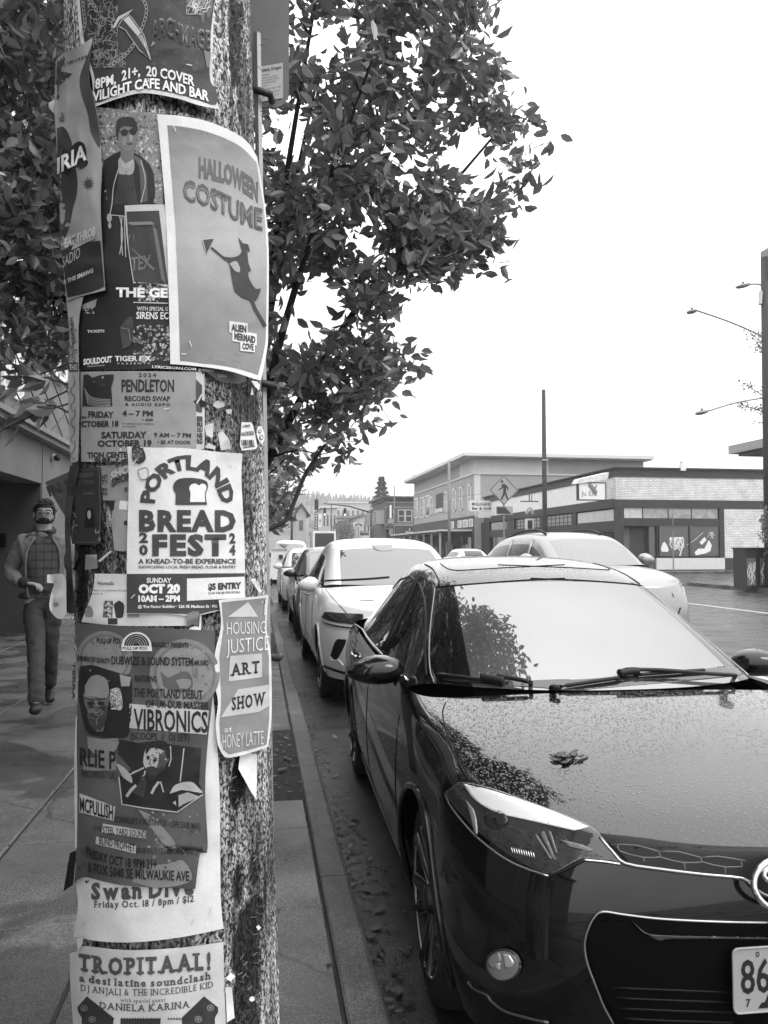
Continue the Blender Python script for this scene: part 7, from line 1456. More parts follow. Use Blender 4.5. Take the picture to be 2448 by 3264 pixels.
# signs on the shop
def signbox(name, label, f, x0, y0, x1, y1, Y, th, lines, mt=None, cat='shop sign', ink=None, fr=None):
    a = AY(*f(x0, y1), Y); b_ = AY(*f(x1, y0), Y); W = b_.x - a.x; H = b_.z - a.z; r = empty(name, a, label, cat, None)
    q = MB(); q.bb(0, W, 0, th, 0, H); q.build('panel', mt or m_ivory, r)
    if fr is not None: q = MB(); t_ = .06; [q.bb(*e) for e in ((-t_, W + t_, -.02, th, -t_, 0), (-t_, W + t_, -.02, th, H, H + t_), (-t_, 0, -.02, th, 0, H), (W, W + t_, -.02, th, 0, H))]; q.build('frame', fr, r)
    if lines:
        q = MB()
        for (s_, x, y, w_, h_, bold) in lines: flat_text(q, s_, (0, -.012, 0), (1, 0, 0), (0, 0, 1), x * W, y * H, w_ * W, h_ * H, 0, bold)
        q.build('lettering', ink or m_ink, r, fix=False)
    return r, W, H
r, W, H = signbox('shop_sign', 'pale box sign with a hummingbird-like scribble and script name on the brick shop corner', c4b, 118, 258, 330, 388, FY - .9, .3, [('Ju Ella', .08, .22, .6, .3, .0)], ink=m_inkg, fr=m_trim)
q = MB()
for k in range(5): q.ball((W * (.42 + .05 * k), -.02, H * (.86 - .1 * k)), (.12, .02, .16), 8, 6)
q.poly([(W * .3, -.02, H * .95), (W * .5, -.02, H * .8), (W * .55, -.02, H * .9)]); q.poly([(W * .55, -.02, H * .7), (W * .7, -.02, H * .95), (W * .62, -.02, H * .6)]); q.build('picture', m_inkg, r)
P4 = [AY(*c4b(x, y), FY - 1.0) for x, y in ((95, 262), (118, 225), (362, 168), (352, 215), (340, 228))]
q = MB(); q.add(P4 + [p + Vector((0, .8, .05)) for p in P4], [(0, 1, 2, 3, 4), (9, 8, 7, 6, 5)] + [(i, (i + 1) % 5, 5 + (i + 1) % 5, 5 + i) for i in range(5)]); o = q.build('torn_awning', mat('awning_cloth', .6, .8, var=.3, scale=3)); place(o, P4[0]); tag(o, 'torn pale cloth hanging above the box sign on the brick shop', 'awning')
r = empty('shop_sign', AX(1688, 1690, BX - 1.2), 'arched rainbow-shaped hanging sign on a bracket in front of the long brick flank', 'shop sign'); o_ = r.location; k_ = (AX(1700, 1690, BX - 1.2) - o_).length
q = MB(); S_ = AY(1700, 1690, o_.y).x - AY(1676, 1690, o_.y).x; hz = AY(1688, 1608, o_.y).z - o_.z
q.bb(-S_ / 2, S_ / 2, -.1, .1, 0, hz * .45); q.build('box', m_ivory, r); q = MB(); q.bb(-S_ * .3, S_ * .3, -.14, -.1, .1, hz * .38); q.build('dark_face', m_ink, r)
q = MB()
for rr_, mi in ((.5, 0), (.38, 1), (.27, 0), (.16, 1)): q.tube([(S_ * rr_ * math.cos(t), -.05, hz * .62 + hz * .62 * rr_ * math.sin(t)) for t in [math.pi * j / 14 for j in range(15)]] , S_ * .06, 6, mi)
q.build('arch', [m_ivory, m_inkg], r, True); q = MB(); q.tube([(-S_ * 1.2, 0, hz * 1.12), (S_ * 1.2, 0, hz * 1.12)], .05, 6); q.tube([(0, 0, hz * 1.12), (0, 0, hz * 1.4), (.3, 0, hz * 1.5)], .04, 6); q.tube([(S_ * .3, 0, hz * 1.12), (S_ * .35, 0, hz * 1.4)], .03, 6); q.build('bracket', m_trim, r)
r, W, H = signbox('tavern_sign', 'white tavern sign lettered MULLIGANS Bar & Grill', c3b, 660, 522, 893, 625, FY + 27, .35, [('MULLIGANS', .07, .55, .86, .3, .03), ('Bar & Grill', .08, .12, .86, .28, .03)], fr=m_sill)
signbox('tavern_sign', 'plain bright sign cabinet under the MULLIGANS board', c3b, 748, 632, 905, 698, FY + 27, .3, [('open', .3, .3, .4, .3, .0)][:0])
# two-storey building
Y2 = FY + 30.5; XC = AY(*c3b(706, 300), Y2).x; XE = XC + 24; YE = AX(1320, 1600, XC).y
ub = empty('two_storey_building', (XC, Y2, .14), 'large pale two storey building with a wide flat cornice above the taverns', 'building')
zz = lambda y: AY(*c3b(706, y), Y2).z
Zc, Zt, Zt0, Zg = zz(72), zz(222), zz(238), zz(690)
m_u1 = mat('render_grey', .34, .8, var=.1, scale=.6); m_u2 = mat('render_light', .55, .8, var=.1, scale=.6); m_u3 = mat('render_mid', .30, .8, var=.1, scale=.6)
part(ub, 'wall', [m_u1, m_u2, m_u3], lambda q: (q.bb(XC, XE, Y2, YE, .14, Zt0, 0), q.bb(XC + .002, XC + (XE - XC) * .33, Y2 - .02, Y2 + 6, Zt, Zc, 1), q.bb(XC + (XE - XC) * .33, XE - 5.5, Y2 - .01, YE, Zt, Zc, 2), q.bb(XC + .001, XC + 3, Y2 + 6, YE, Zt, Zc, 0)))
part(ub, 'trim', m_sill, lambda q: (q.bb(XC - .15, XE, Y2 - .15, Y2 + .1, Zt0, Zt), q.bb(XC - .15, XC + .1, Y2 + .1, YE, Zt0, Zt), q.bb(XC - .05, XC + .6, Y2 - .05, Y2 + .01, Zg, Zt0)))
part(ub, 'cornice', [m_sill, m_u1], lambda q: (q.bb(XC - 1.5, XE - 5, Y2 - 1.5, YE, Zc + .12, Zc + .45, 0), q.bb(XC - 1.3, XE - 5.2, Y2 - 1.3, YE, Zc, Zc + .12, 1)))
def uwin(p0, p1, y0, y1, bars=True):
    a, b_ = AX(*c3b(p1, y1), XC), AX(*c3b(p0, y0), XC); ya, yb = min(a.y, b_.y), max(a.y, b_.y); z0 = AX(*c3b((p0 + p1) / 2, y1), XC).z; z1 = AX(*c3b((p0 + p1) / 2, y0), XC).z
    w_ = part(ub, 'window', m_ivory, lambda q: (q.bb(XC - .1, XC, ya, ya + .18, z0, z1), q.bb(XC - .1, XC, yb - .18, yb, z0, z1), q.bb(XC - .1, XC, ya, yb, z0, z0 + .15), q.bb(XC - .12, XC, ya, yb, z1 - .18, z1), q.bb(XC - .08, XC, ya, yb, (z0 + z1) / 2 - .06, (z0 + z1) / 2 + .06)))
    part(ub, 'pane', m_glass, lambda q: q.bb(XC - .03, XC + .1, ya + .18, yb - .18, z0 + .15, z1 - .18), False, w_)
for a in ((482, 510, 390, 630), (555, 582, 370, 622), (642, 672, 342, 612), (398, 418, 422, 640), (70, 112, 490, 700), (140, 178, 480, 700), (188, 240, 460, 685), (250, 270, 470, 670)): uwin(*a)
lo = part(ub, 'loggia', m_trim, lambda q: q.bb(XC - .02, XC + .1, AX(*c3b(375, 500), XC).y, AX(*c3b(298, 500), XC).y, AX(*c3b(336, 600), XC).z, AX(*c3b(336, 440), XC).z)); part(ub, 'loggia_rail', m_sill, lambda q: q.bb(XC - .15, XC - .02, AX(*c3b(375, 500), XC).y, AX(*c3b(298, 500), XC).y, AX(*c3b(336, 640), XC).z, AX(*c3b(336, 600), XC).z), False, lo)
zs = lambda y: AX(*c3b(600, y), XC).z
part(ub, 'shopfront', m_trim, lambda q: q.bb(XC - .12, XC, Y2 + .2, YE, .14, zs(690)))
for p0, p1 in ((545, 582), (598, 648), (664, 704), (455, 500)):
    w_ = part(ub, 'shop_window', m_ivory, lambda q: q.bb(XC - .2, XC - .12, AX(*c3b(p1, 760), XC).y, AX(*c3b(p0, 760), XC).y, zs(800), zs(722))); part(ub, 'pane', m_glassp, lambda q: q.bb(XC - .22, XC - .2, AX(*c3b(p1, 760), XC).y + .3, AX(*c3b(p0, 760), XC).y - .3, zs(793), zs(732)), False, w_)
part(ub, 'sidewalk_canopy', [m_sill, m_trim], lambda q: (q.bb(XC - 3.6, XC - .12, Y2 + .5, YE - 1, zs(848), zs(832), 0), q.bb(XC - 3.4, XC - .12, Y2 + .8, YE - 1.4, zs(870), zs(848), 1)))
for y in np.arange(Y2 + 1, YE - 1, 4): part(ub, 'canopy_post', m_u1, lambda q: q.bb(XC - 3.5, XC - 3.3, y - .08, y + .08, .14, zs(870)))
random.seed(11)
for k in range(26):
    y = Y2 + 1 + k * (YE - Y2 - 3) / 26; v = random.choice([.03, .1, .3, .55])
    part(ub, 'shop_detail', mat('shop_detail%d' % int(v * 100), v, .6), lambda q: q.bb(XC - .3, XC - .13, y, y + random.uniform(.2, .7), random.uniform(.2, 1.4), random.uniform(1.8, 3.0)))
fl = empty('flag', AX(*c3b(132, 700), XC - .2), 'small light flag slanting out over the tavern doors', 'flag'); q = MB(); q.tube([(0, 0, -.3), (-1.2, -.2, 1.1)], .03, 6); q.build('flagpole', m_satin, fl); q = MB(); q.add([(-.4, -.07, .15), (-1.2, -.2, 1.05), (-.5, -.3, .75), (.2, -.2, -.35)], [(0, 1, 2, 3)]); o = q.build('cloth', m_sill, fl); o.modifiers.new('t', 'SOLIDIFY').thickness = .02
# dark bay-window building past the next cross street
Y3 = 132.0; X3 = AY(*c2b(1262, 400), Y3).x; Y3E = AX(1188, 1620, X3).y
db = empty('bay_window_building', (X3, Y3, .14), 'darker two storey corner building with bay windows beyond the cross street', 'building')
z3 = lambda y: AY(*c2b(1300, y), Y3).z
m_d = mat('dark_render', .10, .8, var=.15, scale=.5)
part(db, 'wall', m_d, lambda q: q.bb(X3, X3 + 20, Y3, min(Y3E, 170), .14, z3(320)))
part(db, 'cornice', m_trim, lambda q: (q.bb(X3 - .8, X3 + 20, Y3 - .8, min(Y3E, 170), z3(292), z3(272)), q.bb(X3 - .3, X3 + 20, Y3 - .3, min(Y3E, 170), z3(320), z3(292))))
part(db, 'string_course', m_u1, lambda q: [q.bb(X3 - .15, X3 + 20, Y3 - .15, Y3, z3(y + 8), z3(y)) for y in (330, 382, 560, 575)])
for a, b_ in ((1388, 1460), (1465, 1538)):
    w_ = part(db, 'window', m_u2, lambda q: rect(q, c2b, a, 412, b_, 545, Y3, 0, .12)); part(db, 'pane', m_glass, lambda q: (rect(q, c2b, a + 8, 420, b_ - 8, 476, Y3, .12, .14), rect(q, c2b, a + 8, 484, b_ - 8, 538, Y3, .12, .14)), False, w_)
for yb_ in (2, 14):
    by = part(db, 'bay_window', m_u1, lambda q: q.prism([(0, 0), (-1.3, .8), (-1.3, 3.2), (0, 4)], (X3, Y3 + yb_, z3(560)), (1, 0, 0), (0, 1, 0), (0, 0, z3(415) - z3(560)))); part(db, 'pane', m_glass, lambda q: q.bb(X3 - 1.34, X3 - 1.3, Y3 + yb_ + 1.1, Y3 + yb_ + 2.9, z3(545), z3(430)), False, by)
part(db, 'bay_window', m_u1, lambda q: rect(q, c2b, 1278, 410, 1345, 560, Y3, 0, .5))
part(db, 'shopfront', m_trim, lambda q: (q.bb(X3 - .1, X3 + 20, Y3 - .1, Y3, .14, z3(600)), q.bb(X3 - .1, X3, Y3, min(Y3E, 170), .14, z3(600))))
for a, b_, y0, y1, v in ((1120, 1170, 610, 680, .5), (1175, 1240, 615, 680, .35), (1285, 1335, 615, 675, .2), (1365, 1430, 605, 680, .05)): part(db, 'shop_window', mat('shop_detail%d' % int(v * 100), v), lambda q: rect(q, c2b, max(a, 1266), y0, max(b_, 1290), y1, Y3, .1, .2))
signbox('blade_sign', 'tall dark upright blade sign with a pale column shape on the bay-window building', c2b, 1283, 355, 1338, 510, Y3 - 2, .4, [('I', .3, .12, .4, .75, .08)], mt=m_trim, ink=m_ivory)
signbox('restaurant_sign', 'black sign board with a small flower mark at the foot of the bay-window building', c2b, 1452, 595, 1572, 682, Y3 - 3, .3, [('OPEN SPACE', .12, .25, .76, .2, .02), ('❀', .42, .55, .16, .3, .0)], mt=m_trim, ink=m_ivory)
signbox('restaurant_sign', 'black lettered sign board at the left end of the tavern row', c3b, 112, 780, 215, 848, YE + 2, .3, [('EE', .3, .3, .4, .45, .03), ('›', .8, .3, .12, .45, .03)], mt=m_trim, ink=m_ivory)
signbox('lounge_sign', 'small arched white sign lettered LOUNGE above the distant pavement', c2b, 990, 638, 1082, 685, 128, .3, [('LOUNGE', .06, .6, .88, .3, .02)], mt=m_trim, ink=m_ivory)
r, W, H = signbox('crown_sign', 'white roadside sign with a dark crown of petals, right of the box truck', c2b, 918, 548, 1024, 600, 150, .3, [])
q = MB()
for k in range(7): a = math.pi * (k + .5) / 7; q.ball((W / 2 + W * .3 * math.cos(a), -.03, H * .25 + H * .45 * math.sin(a)), (W * .05, .02, H * .2), 8, 6, rot=Matrix.Rotation(math.pi / 2 - a, 3, 'Y'))
q.build('crown_mark', m_ink, r)
q = MB(); q.bb(W * .45, W * .55, .05, .2, -6, 0); q.build('post', m_u1, r)
# distant buildings and theatre signs
r, W, H = signbox('theatre_sign', 'tall vertical theatre sign reading BAGDAD beside a white arrow sign', c2b, 508, 460, 543, 650, 180, .5, [], mt=m_trim)
q = MB()
for k, ch in enumerate('BAGDAD'): flat_text(q, ch, (0, -.02, 0), (1, 0, 0), (0, 0, 1), W * .25, H * (.86 - .16 * k), W * .5, H * .1, 0, .02)
q.build('lettering', m_ivory, r, fix=False)
r, W, H = signbox('arrow_sign', 'narrow white sign with a dark arrow next to the vertical theatre sign', c2b, 548, 458, 580, 595, 180, .5, [])
q = MB(); q.prism([(W * .5, H * .65), (W * .2, H * .4), (W * .42, H * .4), (W * .42, H * .1), (W * .58, H * .1), (W * .58, H * .4), (W * .8, H * .4)], (0, -.03, 0), (1, 0, 0), (0, 0, 1), (0, .02, 0)); q.build('arrow', m_ink, r)
signbox('marquee', 'low dark marquee lettered ASTRO down the street', c2b, 450, 660, 580, 692, 178, .6, [('ASTRO', .12, .2, .8, .6, .02)], mt=m_trim, ink=m_ivory)
def house(name, label, X0, X1, Y0, Y1, h, v, roof=None, wins=0, gable=0):
    r = empty(name, ((X0 + X1) / 2, Y0, 0), label, 'building'); q = MB(); q.bb(X0 - r.location.x, X1 - r.location.x, 0, Y1 - Y0, 0, h)
    if gable: w_ = (X1 - X0) / 2; q.prism([(-w_, h), (w_, h), (0, h + gable)], (0, 0, 0), (1, 0, 0), (0, 0, 1), (0, Y1 - Y0, 0))
    q.build('wall', mat('house%d' % int(v * 100), v, .8, var=.1), r); w_ = (X1 - X0) / 2
    if roof: q = MB(); q.bb(-w_ - .5, w_ + .5, -.5, Y1 - Y0, h, h + .5); q.build('cornice', mat('house%d' % int(roof * 100), roof, .8), r)
    if gable: q = MB(); [q.prism([(-w_ - .6, h - .4), (0, h + gable), (0, h + gable + .5), (-w_ - .9, h - .4)], (0, -.5, 0), (sg, 0, 0), (0, 0, 1), (0, Y1 - Y0 + 1, 0)) for sg in (1, -1)]; q.build('roof', m_trim, r)
    for k in range(wins):
        q = MB(); x = -w_ + (k + .5) * 2 * w_ / wins; q.bb(x - .25 * w_ / wins * 1.6, x + .25 * w_ / wins * 1.6, -.08, 0, h * .62, h * .85); q.build('window', m_glass, r)
    return r
house('far_shop', 'cream row of shops behind the white arrow sign', AY(1028, 1700, 190).x, AY(1072, 1700, 190).x, 190, 215, 11.5, .42, .55, 4)
house('far_shop', 'pale two storey block right of the cream shops, behind the box truck', AY(1066, 1700, 200).x, AY(1132, 1700, 200).x, 200, 230, 9.5, .5, .3, 5)
house('far_shop', 'low white shop beside the crown sign', AY(1158, 1700, 175).x, AY(1190, 1700, 175).x, 175, 200, 9, .5, .2, 3)
house('hillside_block', 'long pale institutional block below the wooded hill', AY(1055, 1620, 330).x, AY(1195, 1620, 330).x, 330, 350, 21, .42, .6, 9)
house('gabled_house', 'white gabled house high on the left, half behind leaves', AY(944, 1610, 150).x, AY(976, 1610, 150).x, 150, 160, 8.2, .4, None, 1, 1.6)
house('near_side_block', 'dark shopfront block on the near side far down the street', -9, -3.5, 70, 150, 7.5, .06, .2, 3)
# conifer
cf = AY(1216, 1700, 190); r = empty('conifer', (cf.x, 190, 0), 'single dark conifer rising behind the bay-window building', 'tree'); ztop = AY(1216, 1520, 190).z
q = MB(); q.tube([(0, 0, 0), (0, 0, ztop)], [.35, .05], 8); q.build('trunk', m_bark, r); pts, dirs = [], []
for k in range(2600):
    f = random.random(); rad = (1 - f) ** .8 * 3.3 * (.75 + .35 * math.sin(f * 60)) ; a = random.random() * 6.283; t = random.random() ** .5; pts.append((rad * t * math.cos(a), rad * t * math.sin(a), ztop * (.48 + .52 * f) - .25 * rad * t)); dirs.append((math.cos(a), math.sin(a), -.25 + random.gauss(0, .3)))
leaves_mesh('crown', pts, dirs, .7, mat('needles', .03, .7, island=.5), r)
# wooded hill
q = MB(); n = 90; vs = []
for j in range(5):
    for i in range(n):
        px = 500 + i * 14; f = j / 4; yt_ = 1585 + 26 * abs((px - 990) / 260) ** 1.4 * (1 if px > 990 else .5) + 8 * fbm(np.array(px * .02), np.array(.5), 4)
        zt_ = 1.52 + (1750 - yt_) / F_PX * 900; p = AY(px, 1700, 560 + 340 * f); vs.append((p.x, p.y, zt_ * f ** .8 * 1.0))
q.add(vs, [(j * n + i, j * n + i + 1, (j + 1) * n + i + 1, (j + 1) * n + i) for j in range(4) for i in range(n - 1)])
hl_ = q.build('hill', mat('hill_wood', .10, .9, var=.5, scale=.05), smooth=True); tag(hl_, kind='structure')
q = MB()
for k in range(1500):
    i = random.randrange(n - 1); j = random.choice([1, 2, 3, 3, 4, 4, 4]) ; p = Vector(vs[j * n + i]) + Vector((random.uniform(-5, 5), random.uniform(-30, 2) if j else 0, -2)); h_ = random.uniform(5, 13) if j < 4 else random.uniform(4, 11); w_ = h_ * random.uniform(.16, .3)
    for lv in range(3): q.lathe([(w_ * (1 - lv * .25), h_ * (.1 + lv * .27)), (w_ * .25 * (1 - lv * .3), h_ * (.45 + lv * .27)), (0, h_ * (.5 + lv * .26))], p, 'Z', 5)
o = q.build('distant_forest', mat('forest', .07, .9, island=.5)); tag(o, kind='stuff', label='distant wooded ridge closing the street'); 
# ---- poles, signals, lamps, wires
m_pole = mat('weathered_pole', .05, .85, var=.4, scale=20, stretch=(8, 8, 1)); m_poleL = mat('pale_pole', .2, .7, var=.2, scale=10)
def pole_at(px, ytop, X, w_, label, mt, name='utility_pole', fit=None):
    p = AX(px, 1700, X); zt_ = AX(px, ytop, X).z; r = empty(name, (p.x, p.y, .1), label, 'utility pole'); q = MB(); q.tube([(0, 0, 0), (0, 0, zt_ * .5), (0, 0, zt_ - .1)], [w_, w_ * .9, w_ * .75], 12); q.build('shaft', mt, r, True)
    for z in (2.2, zt_ * .6): q = MB(); q.bb(-w_ - .04, w_ + .04, -w_ - .05, -w_ + .02, z, z + .06); q.build('band', m_satin, r)
    return r, zt_
pole_at(1737, 1240, 18.6, .17, 'tall dark wooden pole rising in front of the brick shop flank', m_pole)
pA, zA = pole_at(1432, 1470, 18.4, .16, 'wooden pole in front of the two storey building', m_poleL)
pole_at(1257, 1548, 18.4, .10, 'thin pale pole in front of the bay-window building', m_poleL); pole_at(1056, 1610, 15.0, .14, 'thin dark pole among the distant signals', m_pole)
r = empty('vent_stack', (AX(1323, 1540, XC + 3).x, AX(1323, 1540, XC + 3).y, Zc + .3), 'roof vent stack at the left end of the cornice building', 'vent'); q = MB(); q.tube([(0, 0, 0), (0, 0, 2.4)], .12, 8); q.ball((-.1, 0, 2.1), (.3, .2, .3)); q.build('stack', m_u1, r)
def signal(px, py0, py1, Y, label, lit=True, back=False):
    a = AY(px, py1, Y); b_ = AY(px, py0, Y); H = b_.z - a.z; r = empty('traffic_light', a, label, 'traffic light'); q = MB(); q.bb(-H * .17, H * .17, 0, H * .25, 0, H); q.build('housing', m_void, r)
    for k in range(3):
        q = MB(); q.lathe([(0, -.02), (H * .11, -.02), (H * .12, .0)], (0, 0, H * (.18 + .32 * k)), 'Y', 16)
        o_ = q.build('lamp', mat('lamp_off', .03, .3), r)
        if k == 0 and lit:
            m = bpy.data.materials.get('signal_on') or bpy.data.materials.new('signal_on'); m.use_nodes = True; b2 = m.node_tree.nodes['Principled BSDF']; b2.inputs['Emission Color'].default_value = gz(1); b2.inputs['Emission Strength'].default_value = 2; o_.data.materials[0] = m
        q = MB(); q.tube([(H * .13 * math.cos(t), -H * .06, H * (.18 + .32 * k) + H * .13 * math.sin(t)) for t in [math.pi * j / 8 for j in range(9)]], H * .02, 5); q.build('visor', m_void, r)
    return r
YS = 114
signal(1035, 1620, 1644, YS, 'left of the two green traffic lights on the long mast arm'); signal(1100, 1620, 1645, YS, 'right of the two green traffic lights on the long mast arm, nearer its pole'); signal(1009, 1592, 1625, YS - 4, 'dark signal back hanging from the left-hand arm by the tree leaves', False)
signal(922, 1677, 1688, 260, 'tiny distant traffic light near the hill foot, the left one'); signal(954, 1677, 1688, 260, 'tiny distant traffic light near the hill foot, the right one')
mp_ = AY(1183, 1700, YS); r = empty('signal_mast', (mp_.x, YS, .1), 'signal mast with a long arm reaching left over the road', 'signal mast'); q = MB(); q.tube([(0, 0, 0), (0, 0, AY(1183, 1625, YS).z)], [.2, .14], 10); q.build('post', m_pole, r, True); q = MB(); q.tube([AY(1183, 1634, YS) - r.location, AY(1110, 1613, YS) - r.location, AY(1032, 1605, YS) - r.location], [.12, .1, .06], 8); q.build('arm', m_pole, r, True)
lp_ = AY(930, 1700, YS - 4); r = empty('signal_mast', (lp_.x, YS - 4, .1), 'signal mast on the near side whose arm ends above the dark signal', 'signal mast'); q = MB(); q.tube([(0, 0, 0), (0, 0, AY(930, 1572, YS - 4).z)], [.2, .14], 10); q.build('post', m_pole, r, True); q = MB(); q.tube([AY(930, 1578, YS - 4) - r.location, AY(970, 1575, YS - 4) - r.location, AY(1012, 1574, YS - 4) - r.location, AY(1009, 1592, YS - 4) - r.location], [.1, .08, .06, .04], 8); q.build('arm', m_satin, r, True)
# crossing sign on the refuge
YP = 32.0; cP = AY(1605.5, 1562, YP); hd = AY(1652, 1562, YP).x - cP.x; r = empty('crossing_sign', (cP.x, YP, .0), 'diamond pedestrian crossing sign with a walking figure above an arrow plate', 'road sign')
m_py = mat('sign_amber', .33, .5); o = Vector((0, -.03, cP.z))
q = MB(); q.prism([(-hd, 0), (0, -hd), (hd, 0), (0, hd)], o, (1, 0, 0), (0, 0, 1), (0, .01, 0)); q.build('plate', m_py, r)
q = MB(); k_ = .94 * hd; q.tube([o + Vector((x, -.006, z)) for x, z in ((-k_, 0), (0, -k_), (k_, 0), (0, k_), (-k_, 0))], .014, 4)
u = lambda x, y: ((x - 1012) / 157 * hd, (405 - y) / 157 * hd)
q.prism([u(x, y) for x, y in ((993, 345), (1015, 340), (1040, 355), (1060, 380), (1055, 410), (1046, 405), (1045, 385), (1035, 378), (1034, 420), (1045, 460), (1062, 505), (1048, 510), (1020, 450), (990, 508), (976, 503), (1002, 440), (1006, 380), (990, 395), (955, 410), (952, 402), (985, 380))], o + Vector((0, -.008, 0)), (1, 0, 0), (0, 0, 1), (0, .005, 0)); q.ball(o + Vector((u(992, 318)[0], -.006, u(992, 318)[1])), (hd * .095, .006, hd * .095)); q.build('walking_figure', m_ink, r)
a = AY(*c3b(932, 662), YP); b2 = AY(*c3b(1108, 578), YP); q = MB(); q.bb(a.x - cP.x, b2.x - cP.x, -.03, -.02, a.z, b2.z); pl2 = q.build('arrow_plate', m_py, r); q = MB(); W = b2.x - a.x; H = b2.z - a.z; q.prism([(.05 * W, .08 * H), (.05 * W, .9 * H), (.55 * W, .9 * H), (.7 * W, .5 * H), (.92 * W, .08 * H)], (a.x - cP.x, -.036, a.z), (1, 0, 0), (0, 0, 1), (0, .005, 0)); q.build('arrow', m_ink, pl2)
q = MB(); q.bb(-.03, .03, -.018, .03, 0, cP.z + hd); q.build('post', m_poleL, r)
# stop sign seen from behind
YT = 44.9; cS = AY(2145, 1662, YT); r = empty('stop_sign', (cS.x, YT, .14), 'narrow octagonal stop sign seen edge-on in front of the scrawled shop window', 'road sign'); rs = AY(2145, 1635, YT).z - cS.z
q = MB(); ca, sa = math.cos(R_(58)), math.sin(R_(58)); q.prism([(rs * 1.06 * math.cos(R_(22.5 + 45 * k)), rs * 1.06 * math.sin(R_(22.5 + 45 * k))) for k in range(8)], (0, 0, cS.z - .14), (ca, sa, 0), (0, 0, 1), (-.02 * sa, .02 * ca, 0)); q.build('plate', mat('sign_back', .11), r); q = MB(); q.bb(-.035, .035, .02, .06, 0, cS.z - .14 + rs * .9); q.build('post', m_poleL, r)
# right-hand pole, lamps
YR = 25.2; pr_ = AY(2459, 1700, YR); r = empty('lamp_pole', (pr_.x, YR, .14), 'ivy-clad wooden pole at the right edge carrying lamp arms', 'utility pole'); zt_ = AY(2459, 835, YR).z
q = MB(); q.tube([(0, 0, 0), (0, 0, zt_ * .5), (0, 0, zt_)], [.26, .21, .15], 16); q.build('shaft', m_pole, r, True); rl = Vector(r.location)
q = MB(); q.bb(AY(2439, 860, YR).x - rl.x, .4, -.25, .25, AY(2439, 888, YR).z - .14, zt_ + .3); q.build('transformer', mat('transformer', .2, .5), r)
q = MB(); q.tube([AY(2426, 929, YR) - rl, AY(2424, 970, YR) - rl], .08, 10); q.tube([AY(2428, 950, YR) - rl, AY(2440, 948, YR) - rl], .03, 6); q.build('insulator', m_satin, r)
for (x0, x1, y0, y1, ax_, ay) in ((2345, 2392, 916, 906, 2446, 917), (2189, 2222, 996, 990, 2444, 1078), (2216, 2258, 1319, 1310, 2434, 1268)):
    A_, B_2, C_ = AY(x0, y0, YR) - rl, AY(x1, y1, YR) - rl, AY(ax_, ay, YR) - rl; q = MB(); M_ = (A_ + B_2) / 2; d_ = B_2 - A_; q.ball(M_, (d_.length / 2, .17, .08), 16, 8, rot=Matrix.Rotation(-math.atan2(d_.z, d_.x), 3, 'Y')); lh = q.build('lamp_head', mat('lamp_grey', .22, .4, metal=.3), r, True)
    q = MB(); q.cyl(M_ + Vector((0, 0, .04)), M_ + Vector((0, 0, .14)), .035, 8); q.build('photocell', m_plast, lh)
    q = MB(); q.tube(smoothpoly([tuple(B_2), tuple((B_2 + C_) / 2 + Vector((0, 0, .06))), tuple(C_)], 6), .03, 6); q.build('lamp_arm', mat('lamp_grey', .22), r, True)
pts, dirs = [], []; random.seed(5)
for (cx, cy_, rx, ry, n_) in ((2442, 1690, 18, 45, 260), (2436, 1660, 12, 30, 100)):
    for k in range(n_): p = AY(cx + random.gauss(0, rx * .6), cy_ + random.gauss(0, ry * .7), YR - random.uniform(.1, .45)) - rl; pts.append(tuple(p)); dirs.append((random.gauss(0, 1), random.gauss(0, 1), random.gauss(-.3, 1)))
leaves_mesh('ivy', pts, dirs, .11, m_leaf, r)
# branches of a street tree standing just outside the frame
tb = AY(2560, 1700, 28.0); r = empty('street_tree', (tb.x, 28, .14), 'pale sparse tree whose twigs reach in at the right edge', 'tree', 'street trees'); rl = Vector(r.location); q = MB(); q.tube([(0, 0, 0), (0, 0, 4), (.1, 0, 9)], [.14, .1, .03], 10); pts, dirs = [], []
for (x0, y0, x1, y1, dx, n_) in ((2560, 1200, 2385, 1055, 22, 170), (2560, 1210, 2405, 1090, 24, 230), (2560, 1330, 2365, 1220, 16, 170), (2560, 1350, 2352, 1285, 18, 260), (2560, 1250, 2430, 1120, 18, 140), (2560, 1350, 2415, 1345, 14, 90), (2540, 1100, 2440, 1030, 14, 60)):
    A_, B_2 = AY(x0, y0, 28) - rl, AY(x1, y1, 27.6) - rl; q.tube([A_, (A_ + B_2) / 2 + Vector((0, 0, -.05)), B_2], [.04, .025, .01], 5)
    for k in range(n_): t = random.random() ** .7; p = A_ + (B_2 - A_) * t + Vector((random.gauss(0, dx * .0055), random.gauss(0, .2), random.gauss(0, dx * .0055))); pts.append(tuple(p)); dirs.append((random.gauss(-.3, 1), random.gauss(0, 1), random.gauss(0, 1)))
q.build('trunk', m_bark, r, True); leaves_mesh('crown', pts, dirs, .12, mat('pale_leaf', .22, .6, island=.4), r)
# canopy of a building out of frame
p0 = AY(2322, 1448, 29.5); r = empty('roof_canopy', (p0.x, 29.5, p0.z), 'flat projecting canopy jutting in at the right edge', 'canopy'); q = MB(); q.bb(0, 9, -9, 0, 0, .34); q.build('slab', mat('canopy_grey', .32, .6, var=.1), r); q = MB(); q.bb(.25, 9, -8.7, -.3, -.12, -.003); q.bb(1.6, 1.9, -8, -.6, .35, .75); q.build('fascia', mat('canopy_under', .2, .7), r); q = MB(); [q.bb(1.9, 2.1, y, y + .2, -p0.z + .14, -.12) for y in (-1.5, -7)]; q.build('post', m_trim, r)
